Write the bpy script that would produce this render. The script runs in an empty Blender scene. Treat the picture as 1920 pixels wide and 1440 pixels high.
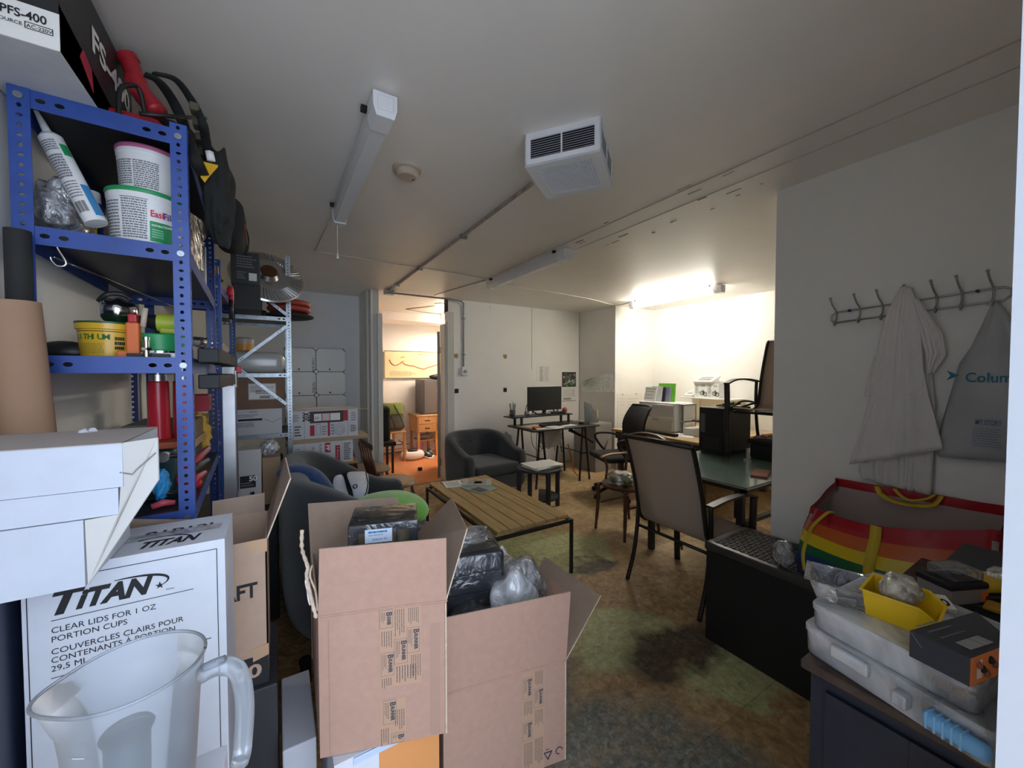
import bpy, bmesh, math, random
from mathutils import Vector, Matrix, noise
PI = math.pi
scene = bpy.context.scene
COL = scene.collection

# ------------------------------------------------------------------ camera, world, exposure
EYE = 1.45          # height of the lens above the floor
CEIL = 2.46         # ceiling height
FPX, PSI, PITCH = 722.0, math.radians(31.5), math.radians(1.6)
cam_data = bpy.data.cameras.new('camera')
cam = bpy.data.objects.new('camera', cam_data)
COL.objects.link(cam)
cam.location = (0, 0, EYE)
cam.rotation_euler = (PI/2 - PITCH, 0, -PSI)
cam_data.sensor_fit = 'HORIZONTAL'
cam_data.sensor_width = 36.0
cam_data.lens = 36.0*FPX/1920.0
cam_data.clip_start = 0.02
scene.camera = cam

SKY_LOW, SKY_HIGH = 0.86, 1.9
world = bpy.data.worlds.new('daylight')
scene.world = world
world.use_nodes = True
bg = world.node_tree.nodes['Background']
bg.inputs[0].default_value = (0.72, 0.83, 1.0, 1)
# overcast sky plus an added bright patch opposite the door, lighting the room deeper
_nt = world.node_tree
_tc = _nt.nodes.new('ShaderNodeTexCoord'); _dp = _nt.nodes.new('ShaderNodeVectorMath'); _dp.operation = 'DOT_PRODUCT'
_dp.inputs[1].default_value = (-0.05, -0.98, 0.19)
_mr = _nt.nodes.new('ShaderNodeMapRange'); _mr.interpolation_type = 'SMOOTHSTEP'
_mr.inputs[1].default_value = 0.80; _mr.inputs[2].default_value = 0.97; _mr.inputs[3].default_value = SKY_LOW; _mr.inputs[4].default_value = SKY_HIGH
_nt.links.new(_tc.outputs['Generated'], _dp.inputs[0]); _nt.links.new(_dp.outputs['Value'], _mr.inputs[0]); _nt.links.new(_mr.outputs[0], bg.inputs[1])

scene.view_settings.view_transform = 'Standard'
scene.view_settings.look = 'None'
scene.view_settings.gamma = 1.0
scene.view_settings.use_curve_mapping = False
scene.view_settings.exposure = 1.68
scene.cycles.max_bounces = 12
scene.cycles.diffuse_bounces = 8
scene.cycles.transparent_max_bounces = 24
scene.cycles.sample_clamp_indirect = 25.0
scene.cycles.caustics_reflective = False
scene.cycles.caustics_refractive = False

TUBE_POWER = 15.5   # emission of the lit fluorescent diffuser
ROOM2_POWER = 32.0

# ------------------------------------------------------------------ measuring helpers
_F = Vector((math.sin(PSI)*math.cos(PITCH), math.cos(PSI)*math.cos(PITCH), -math.sin(PITCH)))
_R = Vector((math.cos(PSI), -math.sin(PSI), 0))
_U = _R.cross(_F)
def _ray(px, py): return _F + _R*((px-960)/FPX) + _U*((720-py)/FPX)
def az(px, py, z):
    r = _ray(px, py); t = (z-EYE)/r.z; return Vector((r.x*t, r.y*t, z))
def ax(px, py, x):
    r = _ray(px, py); t = x/r.x; return Vector((x, r.y*t, EYE+r.z*t))
def ay(px, py, y):
    r = _ray(px, py); t = y/r.y; return Vector((r.x*t, y, EYE+r.z*t))
V = Vector

# ------------------------------------------------------------------ materials
MATS = {}
def mat(name, col, rough=0.5, metal=0.0, var=0.0, scale=6.0, bump=0.0, bscale=120.0, emit=0.0, trans=0.0, alpha=1.0,
        ior=1.45, spec=None, col2=None, stretch=None, sheen=0.0, coat=0.0):
    if name in MATS: return MATS[name]
    m = bpy.data.materials.new(name); m.use_nodes = True
    nt = m.node_tree; b = nt.nodes['Principled BSDF']
    c = (*col, 1)
    b.inputs['Base Color'].default_value = c
    b.inputs['Roughness'].default_value = rough
    b.inputs['Metallic'].default_value = metal
    b.inputs['IOR'].default_value = ior
    b.inputs['Alpha'].default_value = alpha
    if trans: b.inputs['Transmission Weight'].default_value = trans
    if sheen: b.inputs['Sheen Weight'].default_value = sheen
    if coat: b.inputs['Coat Weight'].default_value = coat
    if spec is not None: b.inputs['Specular IOR Level'].default_value = spec
    if emit:
        b.inputs['Emission Color'].default_value = c; b.inputs['Emission Strength'].default_value = emit
    if var or bump:
        tc = nt.nodes.new('ShaderNodeTexCoord'); mp = nt.nodes.new('ShaderNodeMapping')
        if stretch: mp.inputs['Scale'].default_value = stretch
        nt.links.new(tc.outputs['Object'], mp.inputs['Vector'])
    if var:
        n = nt.nodes.new('ShaderNodeTexNoise'); n.inputs['Scale'].default_value = scale; n.inputs['Detail'].default_value = 6
        n.inputs['Roughness'].default_value = 0.6
        r = nt.nodes.new('ShaderNodeValToRGB')
        a, d = [max(0, x*(1-var)) for x in col], [min(1, x*(1+var)) for x in (col2 or col)]
        r.color_ramp.elements[0].position = 0.3; r.color_ramp.elements[1].position = 0.7
        r.color_ramp.elements[0].color = (*a, 1); r.color_ramp.elements[1].color = (*d, 1)
        nt.links.new(mp.outputs[0], n.inputs['Vector']); nt.links.new(n.outputs[0], r.inputs[0]); nt.links.new(r.outputs[0], b.inputs['Base Color'])
    if bump:
        n = nt.nodes.new('ShaderNodeTexNoise'); n.inputs['Scale'].default_value = bscale; n.inputs['Detail'].default_value = 4
        bp = nt.nodes.new('ShaderNodeBump'); bp.inputs['Strength'].default_value = bump; bp.inputs['Distance'].default_value = 0.01
        nt.links.new(mp.outputs[0], n.inputs['Vector']); nt.links.new(n.outputs[0], bp.inputs['Height']); nt.links.new(bp.outputs[0], b.inputs['Normal'])
    MATS[name] = m
    return m

def film(name, tint=(0.9, 0.92, 0.95), haze=0.25, gloss=0.16, bscale=28.0, bump=0.8):
    """thin crinkled clear plastic: see-through, slightly milky, glossy highlights"""
    if name in MATS: return MATS[name]
    m = bpy.data.materials.new(name); m.use_nodes = True; nt = m.node_tree; nt.nodes.clear()
    out = nt.nodes.new('ShaderNodeOutputMaterial'); tr = nt.nodes.new('ShaderNodeBsdfTransparent'); tr.inputs[0].default_value = (*tint, 1)
    df = nt.nodes.new('ShaderNodeBsdfDiffuse'); df.inputs[0].default_value = (*tint, 1)
    gl = nt.nodes.new('ShaderNodeBsdfGlossy'); gl.inputs['Roughness'].default_value = 0.2
    fr = nt.nodes.new('ShaderNodeFresnel'); fr.inputs[0].default_value = 1.6
    m1 = nt.nodes.new('ShaderNodeMixShader'); m2 = nt.nodes.new('ShaderNodeMixShader')
    add = nt.nodes.new('ShaderNodeMath'); add.operation = 'ADD'; add.inputs[1].default_value = gloss; add.use_clamp = True
    tc = nt.nodes.new('ShaderNodeTexCoord'); n = nt.nodes.new('ShaderNodeTexNoise'); n.inputs['Scale'].default_value = bscale; n.inputs['Detail'].default_value = 5
    n.inputs['Distortion'].default_value = 1.2
    bp = nt.nodes.new('ShaderNodeBump'); bp.inputs['Strength'].default_value = bump; bp.inputs['Distance'].default_value = 0.02
    rp = nt.nodes.new('ShaderNodeMapRange'); rp.inputs[1].default_value = 0.35; rp.inputs[2].default_value = 0.7
    rp.inputs[3].default_value = haze*0.4; rp.inputs[4].default_value = min(1, haze*1.7)
    L = nt.links.new
    L(tc.outputs['Object'], n.inputs['Vector']); L(n.outputs[0], bp.inputs['Height']); L(bp.outputs[0], gl.inputs['Normal']); L(bp.outputs[0], df.inputs['Normal'])
    L(bp.outputs[0], fr.inputs['Normal'])
    L(n.outputs[0], rp.inputs[0]); L(rp.outputs[0], m1.inputs[0]); L(tr.outputs[0], m1.inputs[1]); L(df.outputs[0], m1.inputs[2])
    L(fr.outputs[0], add.inputs[0]); L(add.outputs[0], m2.inputs[0]); L(m1.outputs[0], m2.inputs[1]); L(gl.outputs[0], m2.inputs[2]); L(m2.outputs[0], out.inputs[0])
    MATS[name] = m
    return m

def stripes(name, c1, c2, scale, axis='X', rough=0.5, width=0.5, bump=0.0):
    """two-tone slats / weave across one axis"""
    m = bpy.data.materials.new(name); m.use_nodes = True; nt = m.node_tree; b = nt.nodes['Principled BSDF']; b.inputs['Roughness'].default_value = rough
    tc = nt.nodes.new('ShaderNodeTexCoord'); w = nt.nodes.new('ShaderNodeTexWave'); w.inputs['Scale'].default_value = scale; w.bands_direction = axis
    r = nt.nodes.new('ShaderNodeValToRGB'); r.color_ramp.elements[0].position = width-0.05; r.color_ramp.elements[1].position = width+0.05
    r.color_ramp.elements[0].color = (*c1, 1); r.color_ramp.elements[1].color = (*c2, 1)
    nt.links.new(tc.outputs['Object'], w.inputs['Vector']); nt.links.new(w.outputs[0], r.inputs[0]); nt.links.new(r.outputs[0], b.inputs['Base Color'])
    if bump:
        bp = nt.nodes.new('ShaderNodeBump'); bp.inputs['Strength'].default_value = bump; bp.inputs['Distance'].default_value = 0.01
        nt.links.new(w.outputs[0], bp.inputs['Height']); nt.links.new(bp.outputs[0], b.inputs['Normal'])
    MATS[name] = m
    return m

wallm = mat('wall paint', (0.83, 0.82, 0.79), 0.75, var=0.04, scale=1.3, bump=0.06, bscale=60)
wallm2 = mat('wall paint daylit', (0.78, 0.80, 0.82), 0.75, var=0.04, scale=1.3, bump=0.06, bscale=60)  # daylight's blue cast is put into this copy of the wall colour
trimm = mat('trim paint', (0.62, 0.62, 0.58), 0.5, var=0.05, scale=3)
white = mat('white plastic', (0.80, 0.80, 0.80), 0.4)
lightwhite = mat('white enamel', (0.78, 0.79, 0.82), 0.35)
offwhite = mat('paper', (0.82, 0.81, 0.78), 0.8)
black = mat('black plastic', (0.012, 0.012, 0.014), 0.45)
matteblack = mat('matte black', (0.02, 0.02, 0.02), 0.8)
ink = mat('black ink', (0.015, 0.015, 0.018), 0.7)
greyink = mat('grey ink', (0.2, 0.2, 0.22), 0.8)
redink = mat('red ink', (0.42, 0.02, 0.05), 0.6)
blueink = mat('blue ink', (0.03, 0.20, 0.42), 0.6)
kraft = mat('kraft cardboard', (0.44, 0.27, 0.205), 0.85, var=0.05, scale=40)
kraftin = mat('cardboard inside', (0.36, 0.26, 0.195), 0.9, var=0.06, scale=30)
kraftedge = mat('cardboard torn edge', (0.60, 0.47, 0.36), 0.9, var=0.2, scale=60)
tapem = mat('packing tape', (0.50, 0.32, 0.19), 0.35)
whitecard = mat('white cardboard', (0.64, 0.67, 0.74), 0.7, var=0.03, scale=20)
mailerm = mat('white mailer board', (0.52, 0.56, 0.64), 0.75, var=0.03, scale=20)
bluesteel = mat('blue painted steel', (0.030, 0.075, 0.31), 0.38, var=0.22, scale=9)
galv = mat('galvanised steel', (0.27, 0.30, 0.32), 0.35, metal=0.8, var=0.25, scale=30)
shelfdark = mat('dark shelf deck', (0.035, 0.035, 0.045), 0.35, metal=0.3)
chrome = mat('chrome', (0.75, 0.75, 0.75), 0.15, metal=1.0)
alu = mat('brushed aluminium', (0.42, 0.43, 0.44), 0.35, metal=0.85, var=0.08, scale=20)
darkfabric = mat('charcoal fabric', (0.036, 0.040, 0.044), 0.95, var=0.12, scale=60, bump=0.3, bscale=400, sheen=0.3)
conduitm = mat('conduit', (0.42, 0.38, 0.33), 0.45, metal=0.4, var=0.3, scale=20)
red = mat('red plastic', (0.42, 0.02, 0.03), 0.4)
yellow = mat('yellow plastic', (0.85, 0.55, 0.01), 0.35)
green = mat('green plastic', (0.02, 0.30, 0.10), 0.4)
orange = mat('orange plastic', (0.70, 0.16, 0.04), 0.5)
brownwood = mat('dark varnished wood', (0.10, 0.040, 0.022), 0.35, var=0.35, scale=14, stretch=(1, 1, 0.2))
oak = mat('honey oak', (0.48, 0.26, 0.09), 0.45, var=0.2, scale=10, stretch=(1, 1, 0.25))
clearfilm = film('clear plastic film', haze=0.10, gloss=0.06, bscale=16, bump=1.0)
wrapfilm = film('clear cellophane', haze=0.015, gloss=0.05, bscale=9, bump=1.0)
bagfilm = film('crinkled bag film', tint=(0.88, 0.9, 0.93), haze=0.30, gloss=0.10, bscale=16, bump=1.0)
milky = film('milky plastic film', haze=0.55, gloss=0.08, bscale=10, bump=0.3)
darkfilm = film('grey plastic bag', tint=(0.5, 0.52, 0.56), haze=0.5, gloss=0.2)

# ------------------------------------------------------------------ mesh builder
def T(x=0, y=0, z=0, rz=0, rx=0, ry=0, s=1):
    return Matrix.Translation((x, y, z)) @ Matrix.Rotation(math.radians(rz), 4, 'Z') @ Matrix.Rotation(math.radians(ry), 4, 'Y') @ Matrix.Rotation(math.radians(rx), 4, 'X') @ Matrix.Scale(s, 4)
_txt = {}
def text_geo(body, bold=0.0, shear=0.0, spacing=1.0):
    key = (body, bold, shear, spacing)
    if key in _txt: return _txt[key]
    cu = bpy.data.curves.new('lettering', 'FONT'); cu.body = body; cu.size = 1.0; cu.offset = bold; cu.shear = shear
    cu.space_character = spacing; cu.align_x = 'LEFT'; cu.resolution_u = 3
    ob = bpy.data.objects.new('lettering', cu); COL.objects.link(ob)
    dg = bpy.context.evaluated_depsgraph_get(); dg.update()
    me = bpy.data.meshes.new_from_object(ob.evaluated_get(dg))
    vs = [v.co.copy() for v in me.vertices]; fs = [tuple(p.vertices) for p in me.polygons]
    bpy.data.objects.remove(ob); bpy.data.meshes.remove(me); bpy.data.curves.remove(cu)
    w = max((v.x for v in vs), default=1)
    _txt[key] = (vs, fs, w)
    return _txt[key]

class MB:
    def __init__(s, X=None):
        s.v, s.f, s.m, s.mats = [], [], [], []
        s.X = X or Matrix.Identity(4)
    def mi(s, m):
        if m not in s.mats: s.mats.append(m)
        return s.mats.index(m)
    def add(s, vs, fs, m, X=None):
        n = len(s.v); M = s.X @ X if X is not None else s.X; k = s.mi(m)
        s.v += [M @ V(p) for p in vs]
        for f in fs: s.f.append(tuple(n+i for i in f)); s.m.append(k)
        return s
    def box(s, a, b, m, X=None):
        (x0, y0, z0), (x1, y1, z1) = a, b
        x0, x1 = sorted((x0, x1)); y0, y1 = sorted((y0, y1)); z0, z1 = sorted((z0, z1))
        return s.add([(x0,y0,z0),(x1,y0,z0),(x1,y1,z0),(x0,y1,z0),(x0,y0,z1),(x1,y0,z1),(x1,y1,z1),(x0,y1,z1)],
                     [(3,2,1,0),(4,5,6,7),(0,1,5,4),(1,2,6,5),(2,3,7,6),(3,0,4,7)], m, X)
    def rbox(s, a, b, m, r=0.01, seg=3, X=None):
        bm = bmesh.new(); bmesh.ops.create_cube(bm, size=1)
        c = [(a[i]+b[i])/2 for i in range(3)]; d = [abs(b[i]-a[i]) for i in range(3)]
        for v in bm.verts: v.co = V((c[i]+v.co[i]*d[i] for i in range(3)))
        r = min(r, min(d)*0.49)
        bmesh.ops.bevel(bm, geom=bm.edges[:], offset=r, segments=seg, profile=0.5, affect='EDGES')
        bm.verts.index_update()
        s.add([v.co.copy() for v in bm.verts], [tuple(v.index for v in f.verts) for f in bm.faces], m, X); bm.free()
        return s
    def quad(s, a, b, c, d, m): return s.add([a, b, c, d], [(0, 1, 2, 3)], m)
    def plate(s, pts, t, m, medge=None, n=None):
        """a flat polygon (3-D points) given thickness t along its own normal"""
        pts = [V(p) for p in pts]
        if n is None: n = (pts[1]-pts[0]).cross(pts[2]-pts[0]).normalized()
        k = len(pts); q = [p - n*t for p in pts]
        s.add(pts+q, [tuple(range(k)), tuple(range(2*k-1, k-1, -1))], m)
        s.add(pts+q, [(i, k+i, k+(i+1) % k, (i+1) % k) for i in range(k)], medge or m)
        return s
    def cyl(s, p0, p1, r0, m, r1=None, n=16, caps=True, X=None):
        p0, p1 = V(p0), V(p1); r1 = r0 if r1 is None else r1
        d = (p1-p0).normalized(); a = d.orthogonal().normalized(); b = d.cross(a)
        vs = [p0+(a*math.cos(t)+b*math.sin(t))*r0 for t in [2*PI*i/n for i in range(n)]] + [p1+(a*math.cos(t)+b*math.sin(t))*r1 for t in [2*PI*i/n for i in range(n)]]
        fs = [(i, (i+1) % n, n+(i+1) % n, n+i) for i in range(n)]
        if caps: fs += [tuple(range(n-1, -1, -1)), tuple(range(n, 2*n))]
        return s.add(vs, fs, m, X)
    def tube(s, pts, r, m, n=8, X=None, flat=1.0):
        pts = [V(p) for p in pts]; k = len(pts); rr = r if isinstance(r, (list, tuple)) else [r]*k
        vs = []; d = (pts[1]-pts[0]).normalized(); a = d.orthogonal().normalized()
        if abs(d.z) < 0.9: a = V((0, 0, 1)).cross(d).normalized()
        for i in range(k):
            d = (pts[min(i+1, k-1)]-pts[max(i-1, 0)]).normalized(); a = (a - d*a.dot(d)).normalized(); b = d.cross(a)
            vs += [pts[i]+(a*math.cos(2*PI*j/n)+b*math.sin(2*PI*j/n)*flat)*rr[i] for j in range(n)]
        fs = [(i*n+j, i*n+(j+1) % n, (i+1)*n+(j+1) % n, (i+1)*n+j) for i in range(k-1) for j in range(n)]
        fs += [tuple(range(n-1, -1, -1)), tuple(range((k-1)*n, k*n))]
        return s.add(vs, fs, m, X)
    def lathe(s, prof, m, c=(0, 0, 0), n=32, X=None, mats=None):
        vs = []; c = V(c)
        for r, z in prof: vs += [c+V((r*math.cos(2*PI*j/n), r*math.sin(2*PI*j/n), z)) for j in range(n)]
        for i in range(len(prof)-1):
            mm = mats[i] if mats else m
            s.add(vs[i*n:(i+2)*n], [(j, (j+1) % n, n+(j+1) % n, n+j) for j in range(n)], mm, X)
        if prof[0][0] > 1e-4: s.add(vs[:n], [tuple(range(n-1, -1, -1))], mats[0] if mats else m, X)
        if prof[-1][0] > 1e-4: s.add(vs[-n:], [tuple(range(n))], mats[-1] if mats else m, X)
        return s
    def ell(s, c, r, m, nu=24, nv=14, X=None, f=None):
        vs = [V(c)+V((0, 0, -r[2]))]; c = V(c)
        for i in range(1, nv):
            p = -PI/2+PI*i/nv
            for j in range(nu):
                t = 2*PI*j/nu; q = V((math.cos(p)*math.cos(t), math.cos(p)*math.sin(t), math.sin(p)))
                k = f(q) if f else 1
                vs.append(c+V((q.x*r[0], q.y*r[1], q.z*r[2]))*k)
        vs.append(c+V((0, 0, r[2]))*(f(V((0, 0, 1))) if f else 1)); e = len(vs)-1
        fs = [(0, 1+(j+1) % nu, 1+j) for j in range(nu)]
        for i in range(nv-2):
            fs += [(1+i*nu+j, 1+i*nu+(j+1) % nu, 1+(i+1)*nu+(j+1) % nu, 1+(i+1)*nu+j) for j in range(nu)]
        fs += [(e, 1+(nv-2)*nu+j, 1+(nv-2)*nu+(j+1) % nu) for j in range(nu)]
        return s.add(vs, fs, m, X)
    def grid(s, fn, nu, nv, m, X=None):
        vs = [fn(i/nu, j/nv) for j in range(nv+1) for i in range(nu+1)]
        fs = [(j*(nu+1)+i, j*(nu+1)+i+1, (j+1)*(nu+1)+i+1, (j+1)*(nu+1)+i) for j in range(nv) for i in range(nu)]
        return s.add(vs, fs, m, X)
    def blob(s, c, r, m, seed=0, amp=0.25, freq=3.0, nu=40, nv=24, X=None, flat=False):
        o = V((seed*7.3, seed*3.1, seed*1.7))
        def f(q):
            a = noise.noise(q*freq+o)*amp*0.9 + (0.4-abs(noise.noise(q*freq*1.1+o*2)))*amp*0.35 - amp*0.1
            return 1+a
        return s.ell(c, r, m, nu, nv, X, f)
    def text(s, body, o, xd, yd, size, m, bold=0.0, shear=0.0, align='L', lift=0.0006, spacing=1.0, width=None):
        vs, fs, w = text_geo(body, bold, shear, spacing)
        xd = V(xd).normalized(); yd = V(yd).normalized(); nrm = xd.cross(yd); o = V(o)
        sx = size if width is None else width/w
        off = {'L': 0, 'C': -w/2, 'R': -w}[align]
        s.add([o+xd*((p.x+off)*sx)+yd*(p.y*size)+nrm*lift for p in vs], fs, m)
        return s
    def rect(s, o, xd, yd, x0, y0, x1, y1, m, lift=0.0004):
        xd = V(xd).normalized(); yd = V(yd).normalized(); nr = xd.cross(yd)*lift; o = V(o)
        return s.add([o+xd*x0+yd*y0+nr, o+xd*x1+yd*y0+nr, o+xd*x1+yd*y1+nr, o+xd*x0+yd*y1+nr], [(0, 1, 2, 3)], m)
    def frame(s, o, xd, yd, x0, y0, x1, y1, t, m, lift=0.0004):
        s.rect(o, xd, yd, x0, y0, x1, y0+t, m, lift); s.rect(o, xd, yd, x0, y1-t, x1, y1, m, lift)
        s.rect(o, xd, yd, x0, y0+t, x0+t, y1-t, m, lift); s.rect(o, xd, yd, x1-t, y0+t, x1, y1-t, m, lift)
        return s
    def lines(s, o, xd, yd, x0, y0, x1, y1, n, m, seed=1, fill=0.45, lift=0.0004, ragged=0.3):
        """rows of small print too small to read: bars broken into words"""
        rnd = random.Random(seed); h = (y1-y0)/n
        for i in range(n):
            y = y1-(i+0.5)*h; x = x0; xe = x1-(x1-x0)*ragged*rnd.random()
            while x < xe:
                w = (x1-x0)*rnd.uniform(0.04, 0.16); e = min(x+w, xe)
                s.rect(o, xd, yd, x, y-h*fill/2, e, y+h*fill/2, m, lift); x = e+(x1-x0)*0.018
        return s
    def build(s, name, parent=None, smooth=False, subsurf=0, solid=0.0, label=None, auto=None):
        me = bpy.data.meshes.new(name)
        inv = Matrix.Identity(4)
        if parent is not None: inv = WM[parent.name].inverted()
        elif s.X is not None and parent is None: pass
        me.from_pydata([inv @ p for p in s.v], [], s.f)
        for m in s.mats: me.materials.append(m)
        me.polygons.foreach_set('material_index', s.m)
        if smooth or subsurf: me.polygons.foreach_set('use_smooth', [True]*len(me.polygons))
        me.validate(); me.update()
        if smooth and auto:
            me.set_sharp_from_angle(angle=math.radians(auto))
        ob = bpy.data.objects.new(name, me); COL.objects.link(ob)
        if parent is not None: ob.parent = parent
        WM[ob.name] = WM[parent.name].copy() if parent is not None else Matrix.Identity(4)
        if solid:
            md = ob.modifiers.new('thickness', 'SOLIDIFY'); md.thickness = solid; md.offset = 0
        if subsurf:
            md = ob.modifiers.new('smooth', 'SUBSURF'); md.levels = subsurf; md.render_levels = subsurf
        if label: ob['label'] = label
        return ob
WM = {}
def thing(name, label, cat, loc=(0, 0, 0), group=None, rz=0):
    o = bpy.data.objects.new(name, None); COL.objects.link(o); o.location = loc; o.rotation_euler = (0, 0, math.radians(rz))
    o.empty_display_size = 0.1
    o['label'] = label; o['category'] = cat
    if group: o['group'] = group
    WM[o.name] = Matrix.Translation(loc) @ Matrix.Rotation(math.radians(rz), 4, 'Z')
    return o
def tag(o, label, cat, group=None, kind=None):
    """a thing that is one mesh: move its origin to its base, then describe it"""
    me = o.data
    xs = [v.co.x for v in me.vertices]; ys = [v.co.y for v in me.vertices]; zs = [v.co.z for v in me.vertices]
    c = V(((min(xs)+max(xs))/2, (min(ys)+max(ys))/2, min(zs)))
    me.transform(Matrix.Translation(-c)); o.location = c; WM[o.name] = Matrix.Translation(c)
    o['label'] = label; o['category'] = cat
    if group: o['group'] = group
    if kind: o['kind'] = kind
    return o
def struct(mb, name, **k):
    o = mb.build(name, **k); o['kind'] = 'structure'; return o
def copy_tree(o, parent=None):
    c = o.copy(); COL.objects.link(c); c.parent = parent
    WM[c.name] = WM[o.name].copy()
    for ch in list(o.children): copy_tree(ch, c)
    return c
def smoothpath(pts, k=6):
    """Catmull-Rom through the points"""
    P = [V(p) for p in pts]; out = []
    for i in range(len(P)-1):
        a, b, c, d = P[max(i-1, 0)], P[i], P[i+1], P[min(i+2, len(P)-1)]
        for j in range(k):
            t = j/k
            out.append(0.5*((2*b)+(c-a)*t+(2*a-5*b+4*c-d)*t*t+(3*b-a-3*c+d)*t**3))
    out.append(P[-1]); return out
XD, YD, ZD = V((1, 0, 0)), V((0, 1, 0)), V((0, 0, 1))

# ================================================================== THE ROOM
def floor_material():
    m = bpy.data.materials.new('worn painted floor'); m.use_nodes = True; nt = m.node_tree; b = nt.nodes['Principled BSDF']; L = nt.links.new
    tc = nt.nodes.new('ShaderNodeTexCoord')
    def noi(scale, det=6, dist=0.0, rough=0.6, src=None):
        n = nt.nodes.new('ShaderNodeTexNoise'); n.inputs['Scale'].default_value = scale; n.inputs['Detail'].default_value = det
        n.inputs['Distortion'].default_value = dist; n.inputs['Roughness'].default_value = rough
        L(src or tc.outputs['Object'], n.inputs['Vector']); return n
    def ramp(src, stops):
        r = nt.nodes.new('ShaderNodeValToRGB'); e = r.color_ramp.elements
        e[0].position, e[0].color = stops[0][0], (*stops[0][1], 1); e[1].position, e[1].color = stops[-1][0], (*stops[-1][1], 1)
        for p, c in stops[1:-1]:
            k = e.new(p); k.color = (*c, 1)
        L(src, r.inputs[0]); return r
    fine = noi(22, 8, 0.6, 0.7)
    base = ramp(fine.outputs[0], [(0.30, (0.17, 0.10, 0.045)), (0.48, (0.42, 0.27, 0.12)), (0.60, (0.56, 0.39, 0.20)), (0.72, (0.68, 0.54, 0.34))])
    warp = noi(3.0, 6, 0.0)
    vm = nt.nodes.new('ShaderNodeVectorMath'); vm.operation = 'MULTIPLY_ADD'; vm.inputs[1].default_value = (0.55, 0.55, 0.55)
    L(warp.outputs['Color'], vm.inputs[0]); L(tc.outputs['Object'], vm.inputs[2])
    def layer(prev, colr, spots, soft=0.12, breakup=0.5, seedscale=14):
        acc = None
        for (x, y, rx, ry) in spots:
            mp = nt.nodes.new('ShaderNodeMapping'); mp.vector_type = 'POINT'
            mp.inputs['Scale'].default_value = (1/rx, 1/ry, 1); mp.inputs['Location'].default_value = (-(x+0.275)/rx, -(y+0.275)/ry, 0)
            L(vm.outputs[0], mp.inputs[0])
            sx = nt.nodes.new('ShaderNodeVectorMath'); sx.operation = 'MULTIPLY'; sx.inputs[1].default_value = (1, 1, 0); L(mp.outputs[0], sx.inputs[0])
            ln = nt.nodes.new('ShaderNodeVectorMath'); ln.operation = 'LENGTH'; L(sx.outputs[0], ln.inputs[0])
            mr = nt.nodes.new('ShaderNodeMapRange'); mr.inputs[1].default_value = 1+soft; mr.inputs[2].default_value = 1-soft
            L(ln.outputs['Value'], mr.inputs[0])
            if acc is None: acc = mr.outputs[0]
            else:
                mx = nt.nodes.new('ShaderNodeMath'); mx.operation = 'MAXIMUM'; L(acc, mx.inputs[0]); L(mr.outputs[0], mx.inputs[1]); acc = mx.outputs[0]
        bn = noi(seedscale, 8, 0.8, 0.75)
        br = nt.nodes.new('ShaderNodeMapRange'); br.inputs[1].default_value = 0.36; br.inputs[2].default_value = 0.52
        br.inputs[3].default_value = 1-breakup; L(bn.outputs[0], br.inputs[0])
        mu = nt.nodes.new('ShaderNodeMath'); mu.operation = 'MULTIPLY'; L(acc, mu.inputs[0]); L(br.outputs[0], mu.inputs[1])
        mix = nt.nodes.new('ShaderNodeMix'); mix.data_type = 'RGBA'
        L(mu.outputs[0], mix.inputs[0]); L(prev, mix.inputs[6]); L(colr, mix.inputs[7]); return mix.outputs[2]
    tan = ramp(noi(9, 8, 0.5).outputs[0], [(0.35, (0.42, 0.27, 0.12)), (0.65, (0.66, 0.50, 0.28))])
    grn = ramp(noi(24, 9, 0.2, 0.75).outputs[0], [(0.30, (0.20, 0.23, 0.10)), (0.45, (0.44, 0.47, 0.22)), (0.62, (0.62, 0.66, 0.36))])
    gry = ramp(noi(34, 9, 0.15, 0.8).outputs[0], [(0.34, (0.07, 0.075, 0.06)), (0.5, (0.19, 0.195, 0.165)), (0.66, (0.40, 0.41, 0.36))])
    drk = ramp(noi(20, 6).outputs[0], [(0.35, (0.06, 0.045, 0.03)), (0.65, (0.12, 0.085, 0.055))])
    c = layer(base.outputs[0], tan.outputs[0], [(3.0, 3.6, 1.2, 0.8), (2.9, 2.2, 0.6, 0.5), (1.55, 3.9, 0.5, 0.3)], 0.3, 0.8)
    c = layer(c, grn.outputs[0], [(1.98, 2.42, 0.42, 0.36), (1.45, 2.55, 0.5, 0.5), (1.62, 1.45, 0.34, 0.22), (1.95, 1.0, 0.35, 0.16), (1.25, 1.9, 0.3, 0.35)], 0.12, 0.55)
    c = layer(c, gry.outputs[0], [(0.85, 0.85, 0.66, 0.42), (0.85, 1.45, 0.42, 0.36)], 0.15, 0.55)
    c = layer(c, drk.outputs[0], [(2.03, 2.12, 0.20, 0.10), (1.75, 1.22, 0.30, 0.16), (1.9, 3.1, 0.3, 0.2)], 0.25, 0.3, 25)
    # sheet seams
    br = nt.nodes.new('ShaderNodeTexBrick'); br.offset = 0; br.inputs['Scale'].default_value = 1.0
    br.inputs['Brick Width'].default_value = 0.46; br.inputs['Row Height'].default_value = 0.305; br.inputs['Mortar Size'].default_value = 0.0025
    br.inputs['Color1'].default_value = (1, 1, 1, 1); br.inputs['Color2'].default_value = (0.50, 0.43, 0.36, 1); br.inputs['Bias'].default_value = -0.25; br.inputs['Mortar'].default_value = (0.62, 0.58, 0.52, 1)
    mp = nt.nodes.new('ShaderNodeMapping'); mp.inputs['Location'].default_value = (0.12, 0.05, 0); L(tc.outputs['Object'], mp.inputs[0]); L(mp.outputs[0], br.inputs[0])
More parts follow.
